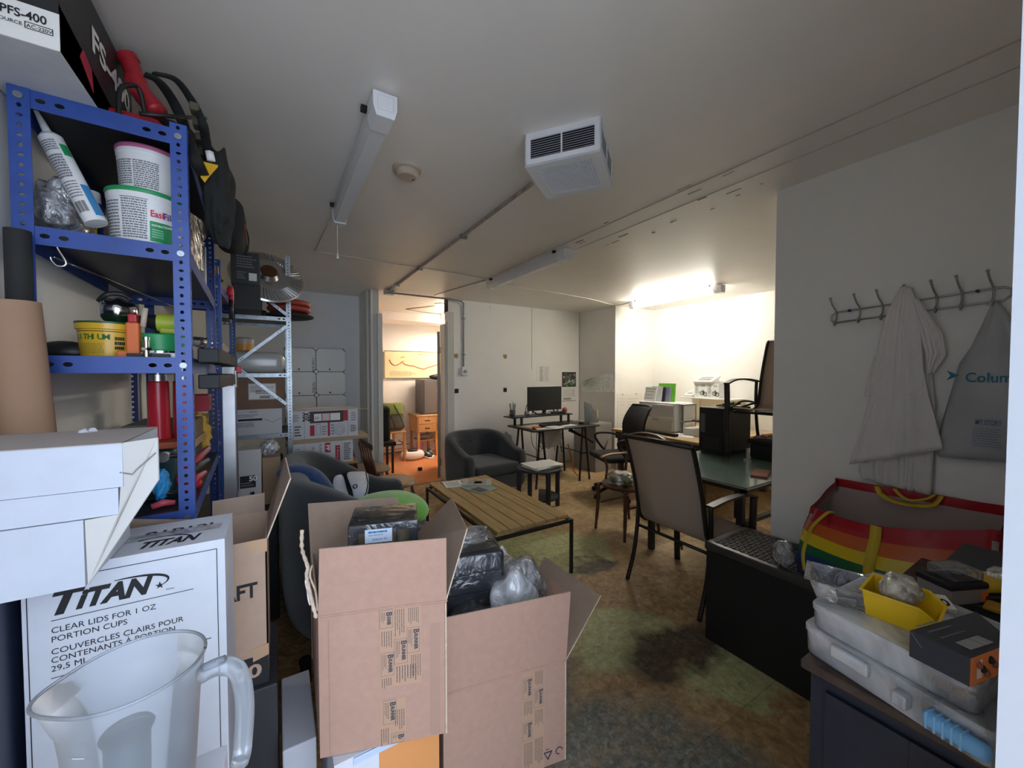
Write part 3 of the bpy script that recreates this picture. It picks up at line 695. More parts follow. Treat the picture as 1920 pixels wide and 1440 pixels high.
def pr1(t):
    mb = MB(); a0 = -PI/2
    wraplines(mb, c, r, -2.65, -2.10, 0.02, 0.125, 12, greyink, 3)
    wraplines(mb, c, r, -2.02, -1.35, 0.02, 0.13, 16, greyink, 4, 0.55)
    for (za, zb) in ((0.012, 0.0135), (0.132, 0.1335)): wrap(mb, c, r, -2.05, -1.32, za, zb, ink)
    wrap(mb, c, r, -1.28, -0.55, 0.018, 0.075, green)
    wraplines(mb, c, lambda z: r(z)+0.0005, -1.22, -0.9, 0.028, 0.055, 4, mat('pale green ink', (0.3, 0.6, 0.4), 0.6), 6)
    p = c+V((math.cos(-1.27), math.sin(-1.27), 0))*(r(0.09)+0.0015)+ZD*0.088
    mb.text('Easi-', p, V((0.95, 0.31, 0)), ZD, 0.026, mat('pink red ink', (0.7, 0.03, 0.08), 0.6), bold=0.02, width=0.036)
    p = c+V((math.cos(-0.93), math.sin(-0.93), 0))*(r(0.09)+0.002)+ZD*0.088
    mb.text('Fill', p, V((0.8, 0.6, 0)), ZD, 0.026, mat('violet ink', (0.05, 0.03, 0.3), 0.6), bold=0.02, width=0.024)
    p = c+V((math.cos(-1.24), math.sin(-1.24), 0))*(r(0.06)+0.003)+ZD*0.060
    mb.text('REPARATIONS', p, V((0.95, 0.33, 0)), ZD, 0.009, offwhite, width=0.045, bold=0.02)
    mb.build('printed_label', t)
bucket('plastic_tub', 'white plastic tub with a green lid under the pink-lidded one on the blue shelf', c, 0.078, 0.086, 0.162, green, white, pr1)
c2 = V((-0.318, 1.59, S4+0.165)); r2 = lambda z: 0.067+0.007*z/0.13
def pr2(t):
    mb = MB(); wraplines(mb, c2, r2, -2.75, -1.95, 0.015, 0.085, 11, greyink, 8, 0.6); wraplines(mb, c2, r2, -1.9, -1.1, 0.008, 0.085, 13, greyink, 9, 0.6); mb.build('printed_label', t)
bucket('plastic_tub', 'white plastic tub with a pink lid stacked on the green-lidded tub', c2, 0.067, 0.074, 0.13, mat('pink plastic', (0.55, 0.14, 0.30), 0.4), white, pr2)
# caulk cartridge, leaning
t = thing('caulk_tube', 'white caulk cartridge with a pointed nozzle leaning inside the blue shelves', 'caulk tube', (-0.43, 1.49, S4))
a, b = ay(181, 428, 1.50), ay(92, 262, 1.53); d_ = (b-a).normalized(); L_ = (b-a).length; a = a+V((0, 0, 0.012))
rr_ = 0.024
CT = Matrix.Translation(a) @ V((0, 0, 1)).rotation_difference(d_).to_matrix().to_4x4()
MB(CT).lathe([(rr_, 0), (rr_, L_*0.96), (rr_*0.7, L_)], white, n=28).build('barrel', t, smooth=True, auto=40)
MB(CT).lathe([(0.010, L_), (0.009, L_+0.01), (0.003, L_+0.09), (0, L_+0.09)], white, n=16).build('nozzle', t, smooth=True, auto=40)
mb = MB(CT); z0v = V((0, 0, 0)); rc = lambda z: rr_
fa = -PI/2-0.1
CTi = CT.to_3x3().inverted() @ V((-0.15, -1, 0)); fa = math.atan2(CTi.y, CTi.x)
wraplines(mb, z0v, rc, fa-0.8, fa+0.5, L_*0.78, L_*0.9, 5, greyink, 1, 0.6); wraplines(mb, z0v, rc, fa-0.8, fa+0.5, L_*0.48, L_*0.74, 9, greyink, 2, 0.7)
wraplines(mb, z0v, rc, fa-0.7, fa+0.5, L_*0.26, L_*0.45, 6, greyink, 5, 0.4)
for k in range(10): wrap(mb, z0v, rc, fa-0.7+k*0.11, fa-0.7+k*0.11+(0.07 if k % 3 else 0.04), L_*0.10, L_*0.22, ink, n=2)
wrap(mb, z0v, rc, fa+0.65, fa+1.5, L_*0.05, L_*0.4, mat('blue label ink', (0.05, 0.25, 0.5), 0.5)); wrap(mb, z0v, rc, fa+0.7, fa+1.5, L_*0.72, L_*0.85, green)
mb.build('printed_label', t)
# spray can
c = ay(168, 345, 1.66); c.z = S4+0.001
t = thing('spray_can', 'blue and yellow spray can with a white cap behind the caulk cartridge', 'spray can', tuple(c))
MB().lathe([(0.030, 0), (0.031, 0.004), (0.031, 0.13), (0.024, 0.145)], mat('navy can', (0.01, 0.03, 0.16), 0.3), c=c, n=28).build('can', t, smooth=True, auto=40)
MB().lathe([(0.024, 0.142), (0.022, 0.178), (0.0, 0.18)], white, c=c, n=24).build('cap', t, smooth=True, auto=40)
mb = MB(); rc2 = lambda z: 0.031
wrap(mb, c, rc2, -2.0, -0.9, 0.045, 0.115, yellow); wrap(mb, c, rc2, -2.6, -0.5, 0.025, 0.032, red)
mb.text('WD-40', c+V((0.004, -0.0325, 0.06)), V((0.98, 0.2, 0.0)), ZD, 0.028, ink, bold=0.03, width=0.028); mb.build('printed_label', t)
c = ay(97, 375, 1.60)
o = MB().blob(V((-0.498, 1.60, S4+0.085)), (0.055, 0.10, 0.085), darkfilm, seed=3, amp=0.3, freq=2.5).build('plastic_bag', smooth=True)
tag(o, 'crumpled grey plastic bag stuffed at the left end of the bucket shelf', 'plastic bag')
# clear pouch, orange tin, black case further along the same shelf
t = thing('plastic_pouch', 'clear zip pouch with white and orange contents hanging at the shelf side', 'pouch', (-0.235, 1.66, 1.85))
pts = [ax(357, 398, -0.232), ax(398, 428, -0.225), ax(378, 458, -0.225), ax(382, 478, -0.225), ax(384, 508, -0.225), ax(357, 500, -0.232)]
MB().plate(pts, 0.01, clearfilm, n=XD).build('pouch', t)
MB().blob((ax(364, 468, -0.236)), (0.008, 0.03, 0.028), white, seed=3).build('white_packet', t, smooth=True)
MB().blob((ax(372, 492, -0.236)), (0.008, 0.035, 0.022), orange, seed=4).build('orange_packet', t, smooth=True)
c = ax(396, 508, -0.285)
t = thing('tin_can', 'orange tin with a white barcode label lying on the second shelf of the blue unit', 'tin', (c.x, c.y, c.z-0.034))
MB().cyl(c+V((-0.01, -0.10, 0)), c+V((0, 0.05, 0)), 0.035, mat('orange tin paint', (0.62, 0.30, 0.04), 0.35), n=28).build('can', t, smooth=True, auto=40)
MB().cyl(c+V((0, 0.05, 0)), c+V((0, 0.054, 0)), 0.036, chrome, n=28).build('rim', t, smooth=True, auto=40)
mb = MB(); o = c+V((0.0345, -0.04, -0.015)); mb.rect(o, YD, ZD, -0.03, -0.008, 0.03, 0.03, offwhite, 0.001)
for k in range(10): mb.rect(o, YD, ZD, -0.025+k*0.005, -0.002, -0.025+k*0.005+(0.003 if k % 2 else 0.0015), 0.026, ink, 0.0015)
mb.build('barcode_label', t)
t = thing('hard_case', 'black hard case with silver edge standing on the second blue shelf', 'case', (-0.30, 2.2, S4))
MB().rbox((-0.45, 2.02, S4+0.001), (-0.285, 2.36, S4+0.24), black, 0.012).build('body', t)
MB().rbox((-0.29, 2.325, S4+0.01), (-0.275, 2.345, S4+0.235), alu, 0.004).build('edge_trim', t)
MB().tube(smoothpath([(-0.29, 2.05, S4+0.245), (-0.30, 2.12, S4+0.27), (-0.32, 2.22, S4+0.262), (-0.34, 2.30, S4+0.245)]), 0.007, red).build('handle', t, smooth=True)
# S hooks under the bucket shelf
def s_hook(label, p, flip=1):
    path = smoothpath([p+V(q)*0.62 for q in ((0, 0, 0.028), (0.012, 0, 0.036), (0.022, 0, 0.026), (0.022, 0, -0.03), (0.045, 0, -0.085), (0.04, 0, -0.105), (0.02, 0, -0.108), (0.006, 0, -0.09), (0.003, 0, -0.075))])
    o = MB().tube(path, 0.0028, chrome).build('hook', smooth=True); tag(o, label, 'hook', 'metal hooks under the bucket shelf')
s_hook('long bent steel hook hanging below the bucket shelf', ay(98, 447, 1.462)+V((0, -0.018, -0.005)))
p = ay(132, 455, 1.47)
tag(MB().tube(smoothpath([p+V((0, 0, 0.02)), p+V((0.006, 0, 0.0)), p+V((0.012, 0, -0.006)), p+V((0.018, 0, 0.0))]), 0.002, chrome).build('hook', smooth=True), 'tiny steel hook just right of the long hook under the bucket shelf', 'hook', 'metal hooks under the bucket shelf')
o = MB().tube([V((-0.50, 1.52, S4-0.055)), V((-0.42, 2.2, S4-0.055)), V((-0.36, 2.36, S4-0.075)), V((-0.34, 2.36, S4-0.055))], 0.0035, chrome).build('steel_rod', smooth=True)
tag(o, 'long thin steel rod slung under the bucket shelf', 'rod')

# ---- shelf with the grease tub
def onS3(px, py, Y): p = ay(px, py, Y); p.z = S3+0.001; return p
t = thing('black_pulley', 'black domed clamp tool lying at the left of the lithium tub', 'tool', tuple(onS3(122, 655, 1.60)))
c = onS3(122, 655, 1.60)
MB().ell(c+V((0, 0, 0.012)), (0.062, 0.04, 0.034), black, f=lambda q: 1.0 if q.z > -0.3 else 0.9).build('body', t, smooth=True)
MB().ell(c+V((-0.062, -0.01, 0.022)), (0.016, 0.016, 0.014), black).build('knob', t, smooth=True)
MB().lathe([(0.006, 0), (0.013, 0.002), (0.013, 0.008), (0.006, 0.008)], chrome, c=c+V((0.056, -0.025, 0.010)), n=16, X=None).build('washer', t, smooth=True, auto=40)
MB().tube([c+V((0.05, -0.01, 0.008)), c+V((0.13, -0.005, 0.008))], 0.004, chrome).build('rod', t)
c = onS3(206, 665, 1.60); rl = lambda z: 0.060+0.005*z/0.085
t = thing('grease_tub', 'yellow tub lettered LITHIUM with a green lid on the blue shelf', 'tub', tuple(c))
ylg = mat('grease yellow', (0.70, 0.42, 0.03), 0.25)
MB().lathe([(0.058, 0), (0.060, 0.004), (0.065, 0.078), (0.069, 0.080), (0.069, 0.096)], ylg, c=c, n=36).build('tub', t, smooth=True, auto=40)
MB().lathe([(0.070, 0.096), (0.070, 0.101), (0.0, 0.102)], mat('dark green lid', (0.01, 0.09, 0.03), 0.4), c=c, n=36).build('lid', t, smooth=True, auto=40)
mb = MB(); wrap(mb, c, rl, -2.9, -0.6, 0.072, 0.074, ink)
lab = 'LITHIUM'
for i, ch in enumerate(lab):
    a = -2.55+i*0.17; p = c+V((math.cos(a), math.sin(a), 0))*(rl(0.05)+0.0012)+ZD*0.050
    mb.text(ch, p, V((-math.sin(a), math.cos(a), 0)), ZD, 0.021, mat('green ink', (0.03, 0.14, 0.02), 0.5), bold=0.03)
wraplines(mb, c, rl, -2.55, -1.5, 0.010, 0.040, 5, mat('ochre ink', (0.45, 0.30, 0.03), 0.5), 3, 0.8); wraplines(mb, c, rl, -1.15, -0.8, 0.02, 0.06, 3, ink, 5, 0.7); mb.build('printed_label', t)
t = thing('bench_grinder', 'silver domed machine part resting on the lithium tub', 'tool', (c.x+0.015, c.y, c.z+0.103))
MB().ell(c+V((0.018, 0, 0.140)), (0.045, 0.042, 0.038), chrome, f=lambda q: 1+0.06*math.sin(9*q.x)).build('dome', t, smooth=True)
MB().tube(smoothpath([c+V((-0.02, 0, 0.165)), c+V((0.0, -0.01, 0.185)), c+V((0.03, 0.0, 0.19)), c+V((0.05, 0, 0.175))]), 0.007, black).build('rim', t, smooth=True)
c = onS3(250, 665, 1.53)
t = thing('bar_clamp', 'orange-red clamp with a pale lever standing between the yellow and green tubs', 'clamp', tuple(c))
MB().rbox(c+V((-0.012, -0.015, 0)), c+V((0.016, 0.015, 0.10)), orange, 0.004).rbox(c+V((-0.032, -0.014, 0)), c+V((-0.01, 0.014, 0.018)), orange, 0.003).build('body', t)
MB().rbox(c+V((-0.008, -0.012, 0.10)), c+V((0.012, 0.012, 0.125)), red, 0.004).build('jaw', t)
MB().tube([c+V((0.022, 0, 0.09)), c+V((0.028, 0, 0.145))], 0.007, cream).build('lever', t, smooth=True)
c = onS3(300, 665, 1.60)
t = thing('tin_can', 'shallow steel tin with a thick green lid next to the lithium tub', 'tin', tuple(c))
MB().lathe([(0.056, 0), (0.056, 0.025)], chrome, c=c, n=36).build('tin', t, smooth=True, auto=40)
MB().lathe([(0.060, 0.022), (0.061, 0.026), (0.061, 0.070), (0.056, 0.074), (0, 0.074)], green, c=c, n=36).build('lid', t, smooth=True, auto=40)
t = thing('cordless_drill', 'lime green and black cordless drill lying on the green-lidded tin', 'drill', (c.x, c.y, c.z+0.076))
lime = mat('lime plastic', (0.42, 0.50, 0.05), 0.45)
MB().cyl(c+V((0.04, 0.01, 0.112)), c+V((-0.005, 0.01, 0.112)), 0.028, lime, n=20).rbox(c+V((0.00, -0.01, 0.076)), c+V((0.055, 0.03, 0.10)), lime, 0.008).build('body', t, smooth=True, auto=50)
MB().cyl(c+V((-0.004, 0.01, 0.112)), c+V((-0.055, 0.01, 0.118)), 0.026, black, r1=0.012, n=20).build('chuck', t, smooth=True, auto=50)
MB().cyl(c+V((-0.05, 0.01, 0.118)), c+V((-0.085, 0.01, 0.125)), 0.004, chrome, n=8).build('bit', t)
c = onS3(275, 672, 1.485); c.z = S3+0.002
mb = MB().cyl(c, c+ZD*0.018, 0.0075, chrome, n=12).cyl(c+ZD*0.018, c+ZD*0.026, 0.012, chrome, n=6).cyl(c+ZD*0.026, c+ZD*0.048, 0.007, chrome, n=12).cyl(c+ZD*0.048, c+ZD*0.056, 0.009, chrome, n=12)
tag(mb.build('air_fitting', smooth=True, auto=40), 'small chromed air fitting standing at the shelf edge below the green lid', 'air fitting')
mb = MB().box((-0.36, 1.50, S3+0.001), (-0.27, 1.53, S3+0.012), black).box((-0.35, 1.53, S3+0.001), (-0.26, 1.55, S3+0.016), galv)
tag(mb.build('steel_offcuts'), 'flat dark steel bars lying behind the small air fitting', 'steel bars')
# far end of that shelf and the next unit
def small(name, label, cat, fn, group=None): o = fn(); return tag(o, label, cat, group)
def boxat(name, label, cat, a, b, m, r=0.003, group=None): return tag(MB().rbox(a, b, m, r, 2).build(name), label, cat, group)
silver = mat('silver can', (0.6, 0.6, 0.6), 0.25, metal=0.9)
tag(MB().cyl((-0.305, 1.72, S3+0.001), (-0.305, 1.72, S3+0.115), 0.022, silver, n=20).build('spray_can', smooth=True, auto=40), 'slim silver can standing just behind the near blue post', 'can')
boxat('small_carton', 'small pale grey carton on the shelf above the folded trestle', 'box', (-0.36, 1.88, S3+0.001), (-0.28, 1.98, S3+0.05), mat('pale grey card', (0.5, 0.5, 0.55), 0.7))
boxat('small_carton', 'long beige carton lying behind the small grey carton on the blue shelf', 'box', (-0.45, 2.05, S3+0.001), (-0.29, 2.3, S3+0.07), mat('beige card', (0.42, 0.38, 0.32), 0.7))
tag(MB().blob((-0.38, 2.17, S3+0.112), (0.06, 0.10, 0.035), black, seed=9).build('black_tool', smooth=True), 'black tool lying on top of the long beige carton', 'tool')
tag(MB().blob((-0.37, 2.75, 1.55+0.05), (0.09, 0.12, 0.05), darkfilm, seed=12).build('plastic_bag', smooth=True), 'clear bag of small parts on the middle shelf of the second blue unit', 'plastic bag')
tag(MB().blob((-0.33, 3.1, 1.55+0.05), (0.07, 0.10, 0.05), mat('cream rags', (0.55, 0.48, 0.38), 0.9), seed=13).build('rags'), 'cream rags bundled on the middle shelf of the second blue unit', 'rags')
tag(MB().blob((-0.38, 2.8, 1.1+0.06), (0.10, 0.14, 0.06), mat('yellow bag', (0.45, 0.30, 0.06), 0.5), seed=15).build('plastic_bag', smooth=True), 'crumpled yellow bag on the lower shelf of the second blue unit', 'plastic bag')
tag(MB().blob((-0.37, 2.85, 1.93+0.06), (0.10, 0.16, 0.06), canvas, seed=16).build('dark_bundle', smooth=True), 'dark bundle on the top shelf of the second blue unit', 'bundle')
c = ax(432, 556, -0.225)
t = thing('tape_dispenser', 'red hooked handle hanging from the far blue unit beside the spool', 'tool', tuple(c-ZD*0.04))
MB().tube([c+V((0, 0.05*math.cos(a), 0.05*math.sin(a))) for a in [PI*1.0-i*PI*1.25/14 for i in range(15)]], 0.014, mat('bright red rubber', (0.6, 0.02, 0.05), 0.5)).build('grip', t, smooth=True)
MB().tube(smoothpath([c+V((0, 0.05, -0.01)), c+V((0, 0.02, -0.06)), c+V((0, 0.04, -0.13))]), 0.012, black).build('body', t, smooth=True)
boxat('yellow_tag', 'small yellow tag stuck on the far blue unit', 'tag', ax(433, 602, -0.243)-V((0, 0.02, 0.013)), ax(433, 602, -0.243)+V((0.002, 0.02, 0.013)), yellow, 0.0005)

# ---- lower shelf: red bottles, cases, tools
t1 = boxat('tool_case', 'dark teal flat case under the two red bottles on the blue shelf', 'case', (-0.50, 1.60, S2+0.001), (-0.28, 1.90, S2+0.16), mat('teal plastic', (0.01, 0.06, 0.07), 0.5), 0.01)
boxat('flat_tray', 'orange-brown tray on the teal case under the red bottles', 'tray', (-0.47, 1.58, S2+0.162), (-0.26, 1.86, S2+0.185), mat('rust orange plastic', (0.36, 0.08, 0.03), 0.5), 0.006)
def redbottle(label, x, y):
    z = S2+0.186; t = thing('red_bottle', label, 'bottle', (x, y, z), 'red bottles on the lower blue shelf')
    MB().lathe([(0.028, 0), (0.029, 0.004), (0.026, 0.185), (0.022, 0.19)], mat('red bottle', (0.45, 0.015, 0.03), 0.25), c=(x, y, z), n=28).build('bottle', t, smooth=True, auto=40)
    MB().lathe([(0.023, 0.188), (0.023, 0.21), (0.014, 0.212), (0.014, 0.235), (0.0, 0.235)], silver, c=(x, y, z), n=24).build('neck', t, smooth=True, auto=40)
    MB().lathe([(0.021, 0.232), (0.021, 0.262), (0, 0.262)], black, c=(x, y, z), n=24).build('cap', t, smooth=True, auto=40)
p = ay(299, 810, 1.66); redbottle('red bottle with a silver neck, left of the pair on the lower blue shelf', p.x, 1.66)
redbottle('red bottle half hidden behind the blue post, right of the pair', p.x+0.055, 1.70)
boxat('white_box', 'white and silver folding box at the back of the lower blue shelf', 'box', (-0.50, 2.0, S2+0.001), (-0.38, 2.3, S2+0.2), mat('dull grey card', (0.28, 0.27, 0.25), 0.8))
boxat('red_box', 'small red box on the lower blue shelf behind the post', 'box', (-0.30, 2.05, S2+0.24), (-0.245, 2.15, S2+0.31), red)
boxat('brown_box', 'brown box with a cream side under the small red box', 'box', (-0.36, 1.90, S2+0.15), (-0.265, 2.06, S2+0.22), mat('brown card', (0.22, 0.15, 0.09), 0.8))
boxat('wood_block', 'pale wooden block under the brown box on the lower blue shelf', 'wood block', (-0.37, 1.86, S2+0.12), (-0.262, 2.1, S2+0.149), mat('pale pine', (0.50, 0.33, 0.18), 0.7))
boxat('crate_stack', 'dark plastic crate beneath the wooden block on the lower blue shelf', 'crate', (-0.40, 1.92, S2+0.001), (-0.28, 2.14, S2+0.119), mat('dark grey plastic', (0.04, 0.04, 0.05), 0.5))
tag(MB().blob((-0.32, 2.22, S2+0.12), (0.06, 0.07, 0.10), mat('yellow net', (0.55, 0.33, 0.04), 0.6), seed=21, amp=0.4).build('yellow_net_bag', smooth=True), 'yellow crumpled net bag behind the small red box', 'bag')
def tool_handle(label, a, b, m, r=0.010):
    o = MB().tube([a, (V(a)+V(b))/2+V((0, 0, 0.006)), b], [r, r*1.15, r*0.7], m, n=10).build('hand_tool', smooth=True); tag(o, label, 'hand tool', 'hand tools on the lower blue shelf')
tool_handle('red-handled tool crossing behind the blue post, upper one', (-0.278, 1.62, S2+0.05), (-0.228, 1.88, S2+0.11), red, 0.014)
tool_handle('black-handled tool just under the upper red-handled tool', (-0.258, 1.60, S2+0.06), (-0.223, 1.82, S2+0.075), black, 0.012)
tool_handle('short red screwdriver handle below the black-handled tool', (-0.248, 1.56, S2+0.035), (-0.223, 1.74, S2+0.045), mat('bright red grip', (0.55, 0.02, 0.04), 0.35), 0.012)
tool_handle('pink-red pen-shaped tool at the front edge of the lower shelf', (-0.313, 1.49, S2+0.012), (-0.263, 1.50, S2+0.014), mat('pink grip', (0.6, 0.08, 0.12), 0.4), 0.009)
tool_handle('black tool lying across behind the pink-red tool', (-0.378, 1.55, S2+0.03), (-0.258, 1.53, S2+0.035), black, 0.009)
tag(MB().ell((-0.245, 1.70, S2+0.018), (0.022, 0.022, 0.017), mat('red knob', (0.5, 0.02, 0.03), 0.25)).build('red_ball', smooth=True), 'round red ball lying low beside the blue post', 'ball')
gp_ = ay(306, 858, 1.50)
tag(MB().blob(ay(303, 908, 1.53), (0.020, 0.03, 0.045), mat('blue glove', (0.03, 0.28, 0.60), 0.5), seed=31, amp=0.3).build('rubber_glove', smooth=True), 'bright blue rubber glove beside the white mailer boxes', 'glove')
tag(MB().cyl(gp_, gp_+YD*0.03, 0.012, white, n=20).cyl(gp_-YD*0.002, gp_, 0.014, chrome, n=20).tube([gp_+V((-0.05, 0.02, 0.003)), gp_+V((0.05, 0.02, -0.003))], 0.007, black).build('pressure_gauge', smooth=True, auto=40), 'small white dial gauge on a black bar above the blue glove', 'gauge')
mb = MB()
for k in range(4): mb.rbox((-0.27+k*0.0, 1.66+k*0.03, 0.56), (-0.20, 1.685+k*0.03, 0.95), galv, 0.002)
boxat('black_case', 'black flat case low on the shelf beneath the red screwdriver', 'case', (-0.40, 1.72, S2+0.001), (-0.27, 1.9, S2+0.04), black, 0.006)

# folding trestle in black plastic and aluminium
t = thing('folding_trestle', 'folded aluminium and black plastic trestle leaning beside the blue shelves', 'trestle', (-0.19, 1.8, 0))
gk = mat('charcoal plastic', (0.008, 0.008, 0.010), 0.6)
for (za, zb) in ((ax(395, 683, -0.2).z, ax(395, 660, -0.2).z), (ax(395, 725, -0.2).z, ax(395, 702, -0.2).z)):
    MB().rbox((-0.203, 1.50, za), (-0.150, 2.12, zb), gk, 0.004).rbox((-0.206, 1.90, za-0.002), (-0.147, 1.91, zb+0.002), black, 0.001).rbox((-0.206, 2.085, za-0.003), (-0.145, 2.10, zb+0.003), black, 0.001).build('rail', t)
for y in (2.06,):
    MB().rbox((-0.200, y, 0.0), (-0.153, y+0.05, ax(395, 700, -0.2).z+0.03), alu, 0.003).build('leg', t)
MB().rbox((-0.15, 2.075, ax(395, 694, -0.2).z-0.01), (-0.130, 2.11, ax(395, 694, -0.2).z+0.02), red, 0.004).build('release_catch', t)
MB().rbox((-0.153, 2.05, 1.39), (-0.148, 2.10, 1.46), offwhite, 0.001).lines((-0.1475, 2.052, 1.39), YD, ZD, 0, 0.005, 0.045, 0.065, 7, greyink, 4).build('sticker', t)

# ---- the grey unit
Yg = 3.45
def G(px, py, dy=0.0): return ay(px, py, Yg+dy)
t = thing('carton', 'black carton with white small print on the top shelf of the grey unit', 'box', tuple(G(463, 530, 0.1)))
a, b = G(433, 530, -0.30), G(486, 476, -0.30)
MB().box((a.x, Yg-0.30, a.z), (b.x, Yg-0.15, b.z), bk).build('body', t)
mb = MB(); o = V((a.x, Yg-0.301, a.z)); w_ = b.x-a.x; h_ = b.z-a.z
mb.lines(o, XD, ZD, w_*0.2, h_*0.5, w_*0.95, h_*0.9, 5, greyink, 2).build('small_print', t); MB().lines(o, XD, ZD, w_*0.2, h_*0.15, w_*0.55, h_*0.4, 4, greyink, 3).build('small_print', t); MB().rect(o, XD, ZD, w_*0.62, h_*0.12, w_*0.9, h_*0.36, offwhite).build('price_label', t)
MB().box((a.x+0.01, Yg-0.29, gz1+0.001), (b.x, Yg+0.20, a.z-0.001), mat('dark box side', (0.03, 0.03, 0.03), 0.6)).build('lower_tray', t)
# wheel-like steel cover
c = G(503, 514, -0.03)
t = thing('fan_cover', 'large round ribbed steel disc with a dark hub leaning on the grey unit', 'disc', tuple(c-ZD*0.2))
tilt = T(0, 0, 0, rx=58, rz=12); DX = Matrix.Translation(c) @ tilt
mb = MB(DX).lathe([(0.055, 0.03), (0.075, 0.0), (0.14, 0.004), (0.235, -0.02), (0.245, -0.028), (0.238, -0.034), (0.14, -0.012), (0.05, -0.012)], silver, n=64)
for k in range(56):
    a_ = 2*PI*k/56; d0, d1 = V((math.cos(a_), math.sin(a_), 0)), V((math.cos(a_+0.12), math.sin(a_+0.12), 0))
    mb.tube([d0*0.15+ZD*0.006, d1*0.232-ZD*0.014], 0.0035, silver, n=5)
mb.build('disc', t, smooth=True, auto=50)
MB(DX).lathe([(0.056, 0.028), (0.052, 0.040), (0.0, 0.043)], mat('dark amber hub', (0.08, 0.03, 0.01), 0.3), n=32).build('hub', t, smooth=True, auto=50)
rl_ = mat('rusty red rubber', (0.36, 0.05, 0.03), 0.5)
c = V((0.10, Yg+0.17, 0))
for k, (lab, z, m, r_) in enumerate((('black round cushion at the bottom of the pile on the grey unit', gz1+0.03, matteblack, 0.18), ('lower red ring of the pair on the black cushion', gz1+0.085, rl_, 0.165), ('upper red ring of the pair, under the ribbed steel disc', gz1+0.13, rl_, 0.165))):
    if k == 0: o = MB().ell((c.x, c.y, z), (r_, 0.17, 0.03), m, 36, 10).build('round_cushion', smooth=True)
    else: o = MB().tube([V((c.x+math.cos(a_)*(r_-0.03), c.y+math.sin(a_)*0.13, z)) for a_ in [2*PI*i/40 for i in range(41)]], 0.022, m, n=10).build('rubber_ring', smooth=True)
    tag(o, lab, 'cushion' if k == 0 else 'ring', None if k == 0 else 'red rings on the grey unit')
boxat('black_satchel', 'flat black satchel lying on the top shelf of the grey unit', 'satchel', (-0.33, Yg+0.03, gz1+0.001), (-0.05, Yg+0.3, gz1+0.05), canvas, 0.02)
c = G(458, 653, 0.08)
t = thing('jar', 'clear tub with orange contents on top of the plastic roll', 'jar', (c.x, c.y, gz2+0.17))
MB().lathe([(0.06, 0), (0.062, 0.05)], mat('amber contents', (0.60, 0.27, 0.03), 0.4), c=(c.x, c.y, gz2+0.17), n=28).build('contents', t, smooth=True, auto=40)
MB().lathe([(0.062, 0.05), (0.062, 0.085), (0.045, 0.10), (0, 0.1)], mat('cloudy lid', (0.45, 0.38, 0.32), 0.4), c=(c.x, c.y, gz2+0.17), n=28).build('lid', t, smooth=True, auto=40)
t = thing('plastic_roll', 'thick roll of translucent plastic sheeting on the grey unit', 'roll', (-0.12, Yg+0.12, gz2))
MB().rbox((-0.33, Yg+0.02, gz2+0.001), (0.06, Yg+0.24, gz2+0.165), mat('translucent sheeting', (0.50, 0.50, 0.47), 0.22, var=0.15, scale=10, stretch=(0.5, 3, 9), spec=0.8), 0.06, 5).build('roll', t, smooth=True)
t = thing('carton', 'brown carton with a white shipping label in the middle of the grey unit', 'box', (-0.12, Yg+0.2, gz3+0.17))
a, b = G(436, 766), G(533, 706)
bc = mat('brown kraft carton', (0.22, 0.13, 0.085), 0.85, var=0.06, scale=20)
zt = gz2-0.035
zc = G(480, 767).z
MB().box((a.x-0.1, Yg+0.01, zc), (b.x, Yg+0.42, zt), bc).build('body', t)
p, q = G(466, 750), G(517, 719); o = V((p.x, Yg+0.0095, p.z)); w_, h_ = q.x-p.x, q.z-p.z
mb = MB().rect(o, XD, ZD, 0, 0, w_, h_, offwhite); mb.frame(o, XD, ZD, 0.003, 0.003, w_-0.003, h_-0.003, 0.0015, greyink, 0.001); mb.lines(o, XD, ZD, 0.01, h_*0.45, w_*0.6, h_*0.9, 5, greyink, 5, lift=0.001); mb.lines(o, XD, ZD, w_*0.25, h_*0.35, w_*0.95, h_*0.6, 3, ink, 6, lift=0.001)
mb.text('5"x10"', o+V((w_*0.68, 0, h_*0.72)), XD, ZD, 0.022, ink, width=w_*0.25)
for k in range(16): mb.rect(o, XD, ZD, w_*0.4+k*w_*0.024, h_*0.06, w_*0.4+k*w_*0.024+(0.003 if k % 3 else 0.0016), h_*0.24, ink, 0.001)
mb.build('shipping_label', t)
t = thing('carton', 'white printed carton lying under the brown labelled one on the grey unit', 'box', (-0.12, Yg+0.2, gz3))
wpc = mat('white printed carton', (0.62, 0.61, 0.62), 0.7, var=0.03, scale=10)
MB().box((a.x-0.1, Yg+0.012, gz3+0.001), (b.x-0.02, Yg+0.42, zc-0.002), wpc).build('body', t)
o = V((a.x, Yg+0.0115, gz3)); hh_ = zc-gz3; ww_ = b.x-a.x
mb = MB().rect(o, XD, ZD, 0.03, hh_*0.55, ww_*0.55, hh_*0.63, ink); mb.lines(o, XD, ZD, 0.03, hh_*0.68, ww_*0.5, hh_*0.8, 2, greyink, 3); mb.lines(o, XD, ZD, 0.03, hh_*0.3, ww_*0.4, hh_*0.5, 3, greyink, 7)
mb.tube([o+V((ww_*0.6, -0.001, hh_*0.6)), o+V((ww_*0.75, -0.001, hh_*0.45)), o+V((ww_*0.93, -0.001, hh_*0.62))], 0.0015, greyink, n=4); mb.lines(o, XD, ZD, ww_*0.3, hh_*0.85, ww_*0.5, hh_*0.93, 2, greyink, 9)
mb.build('print', t)
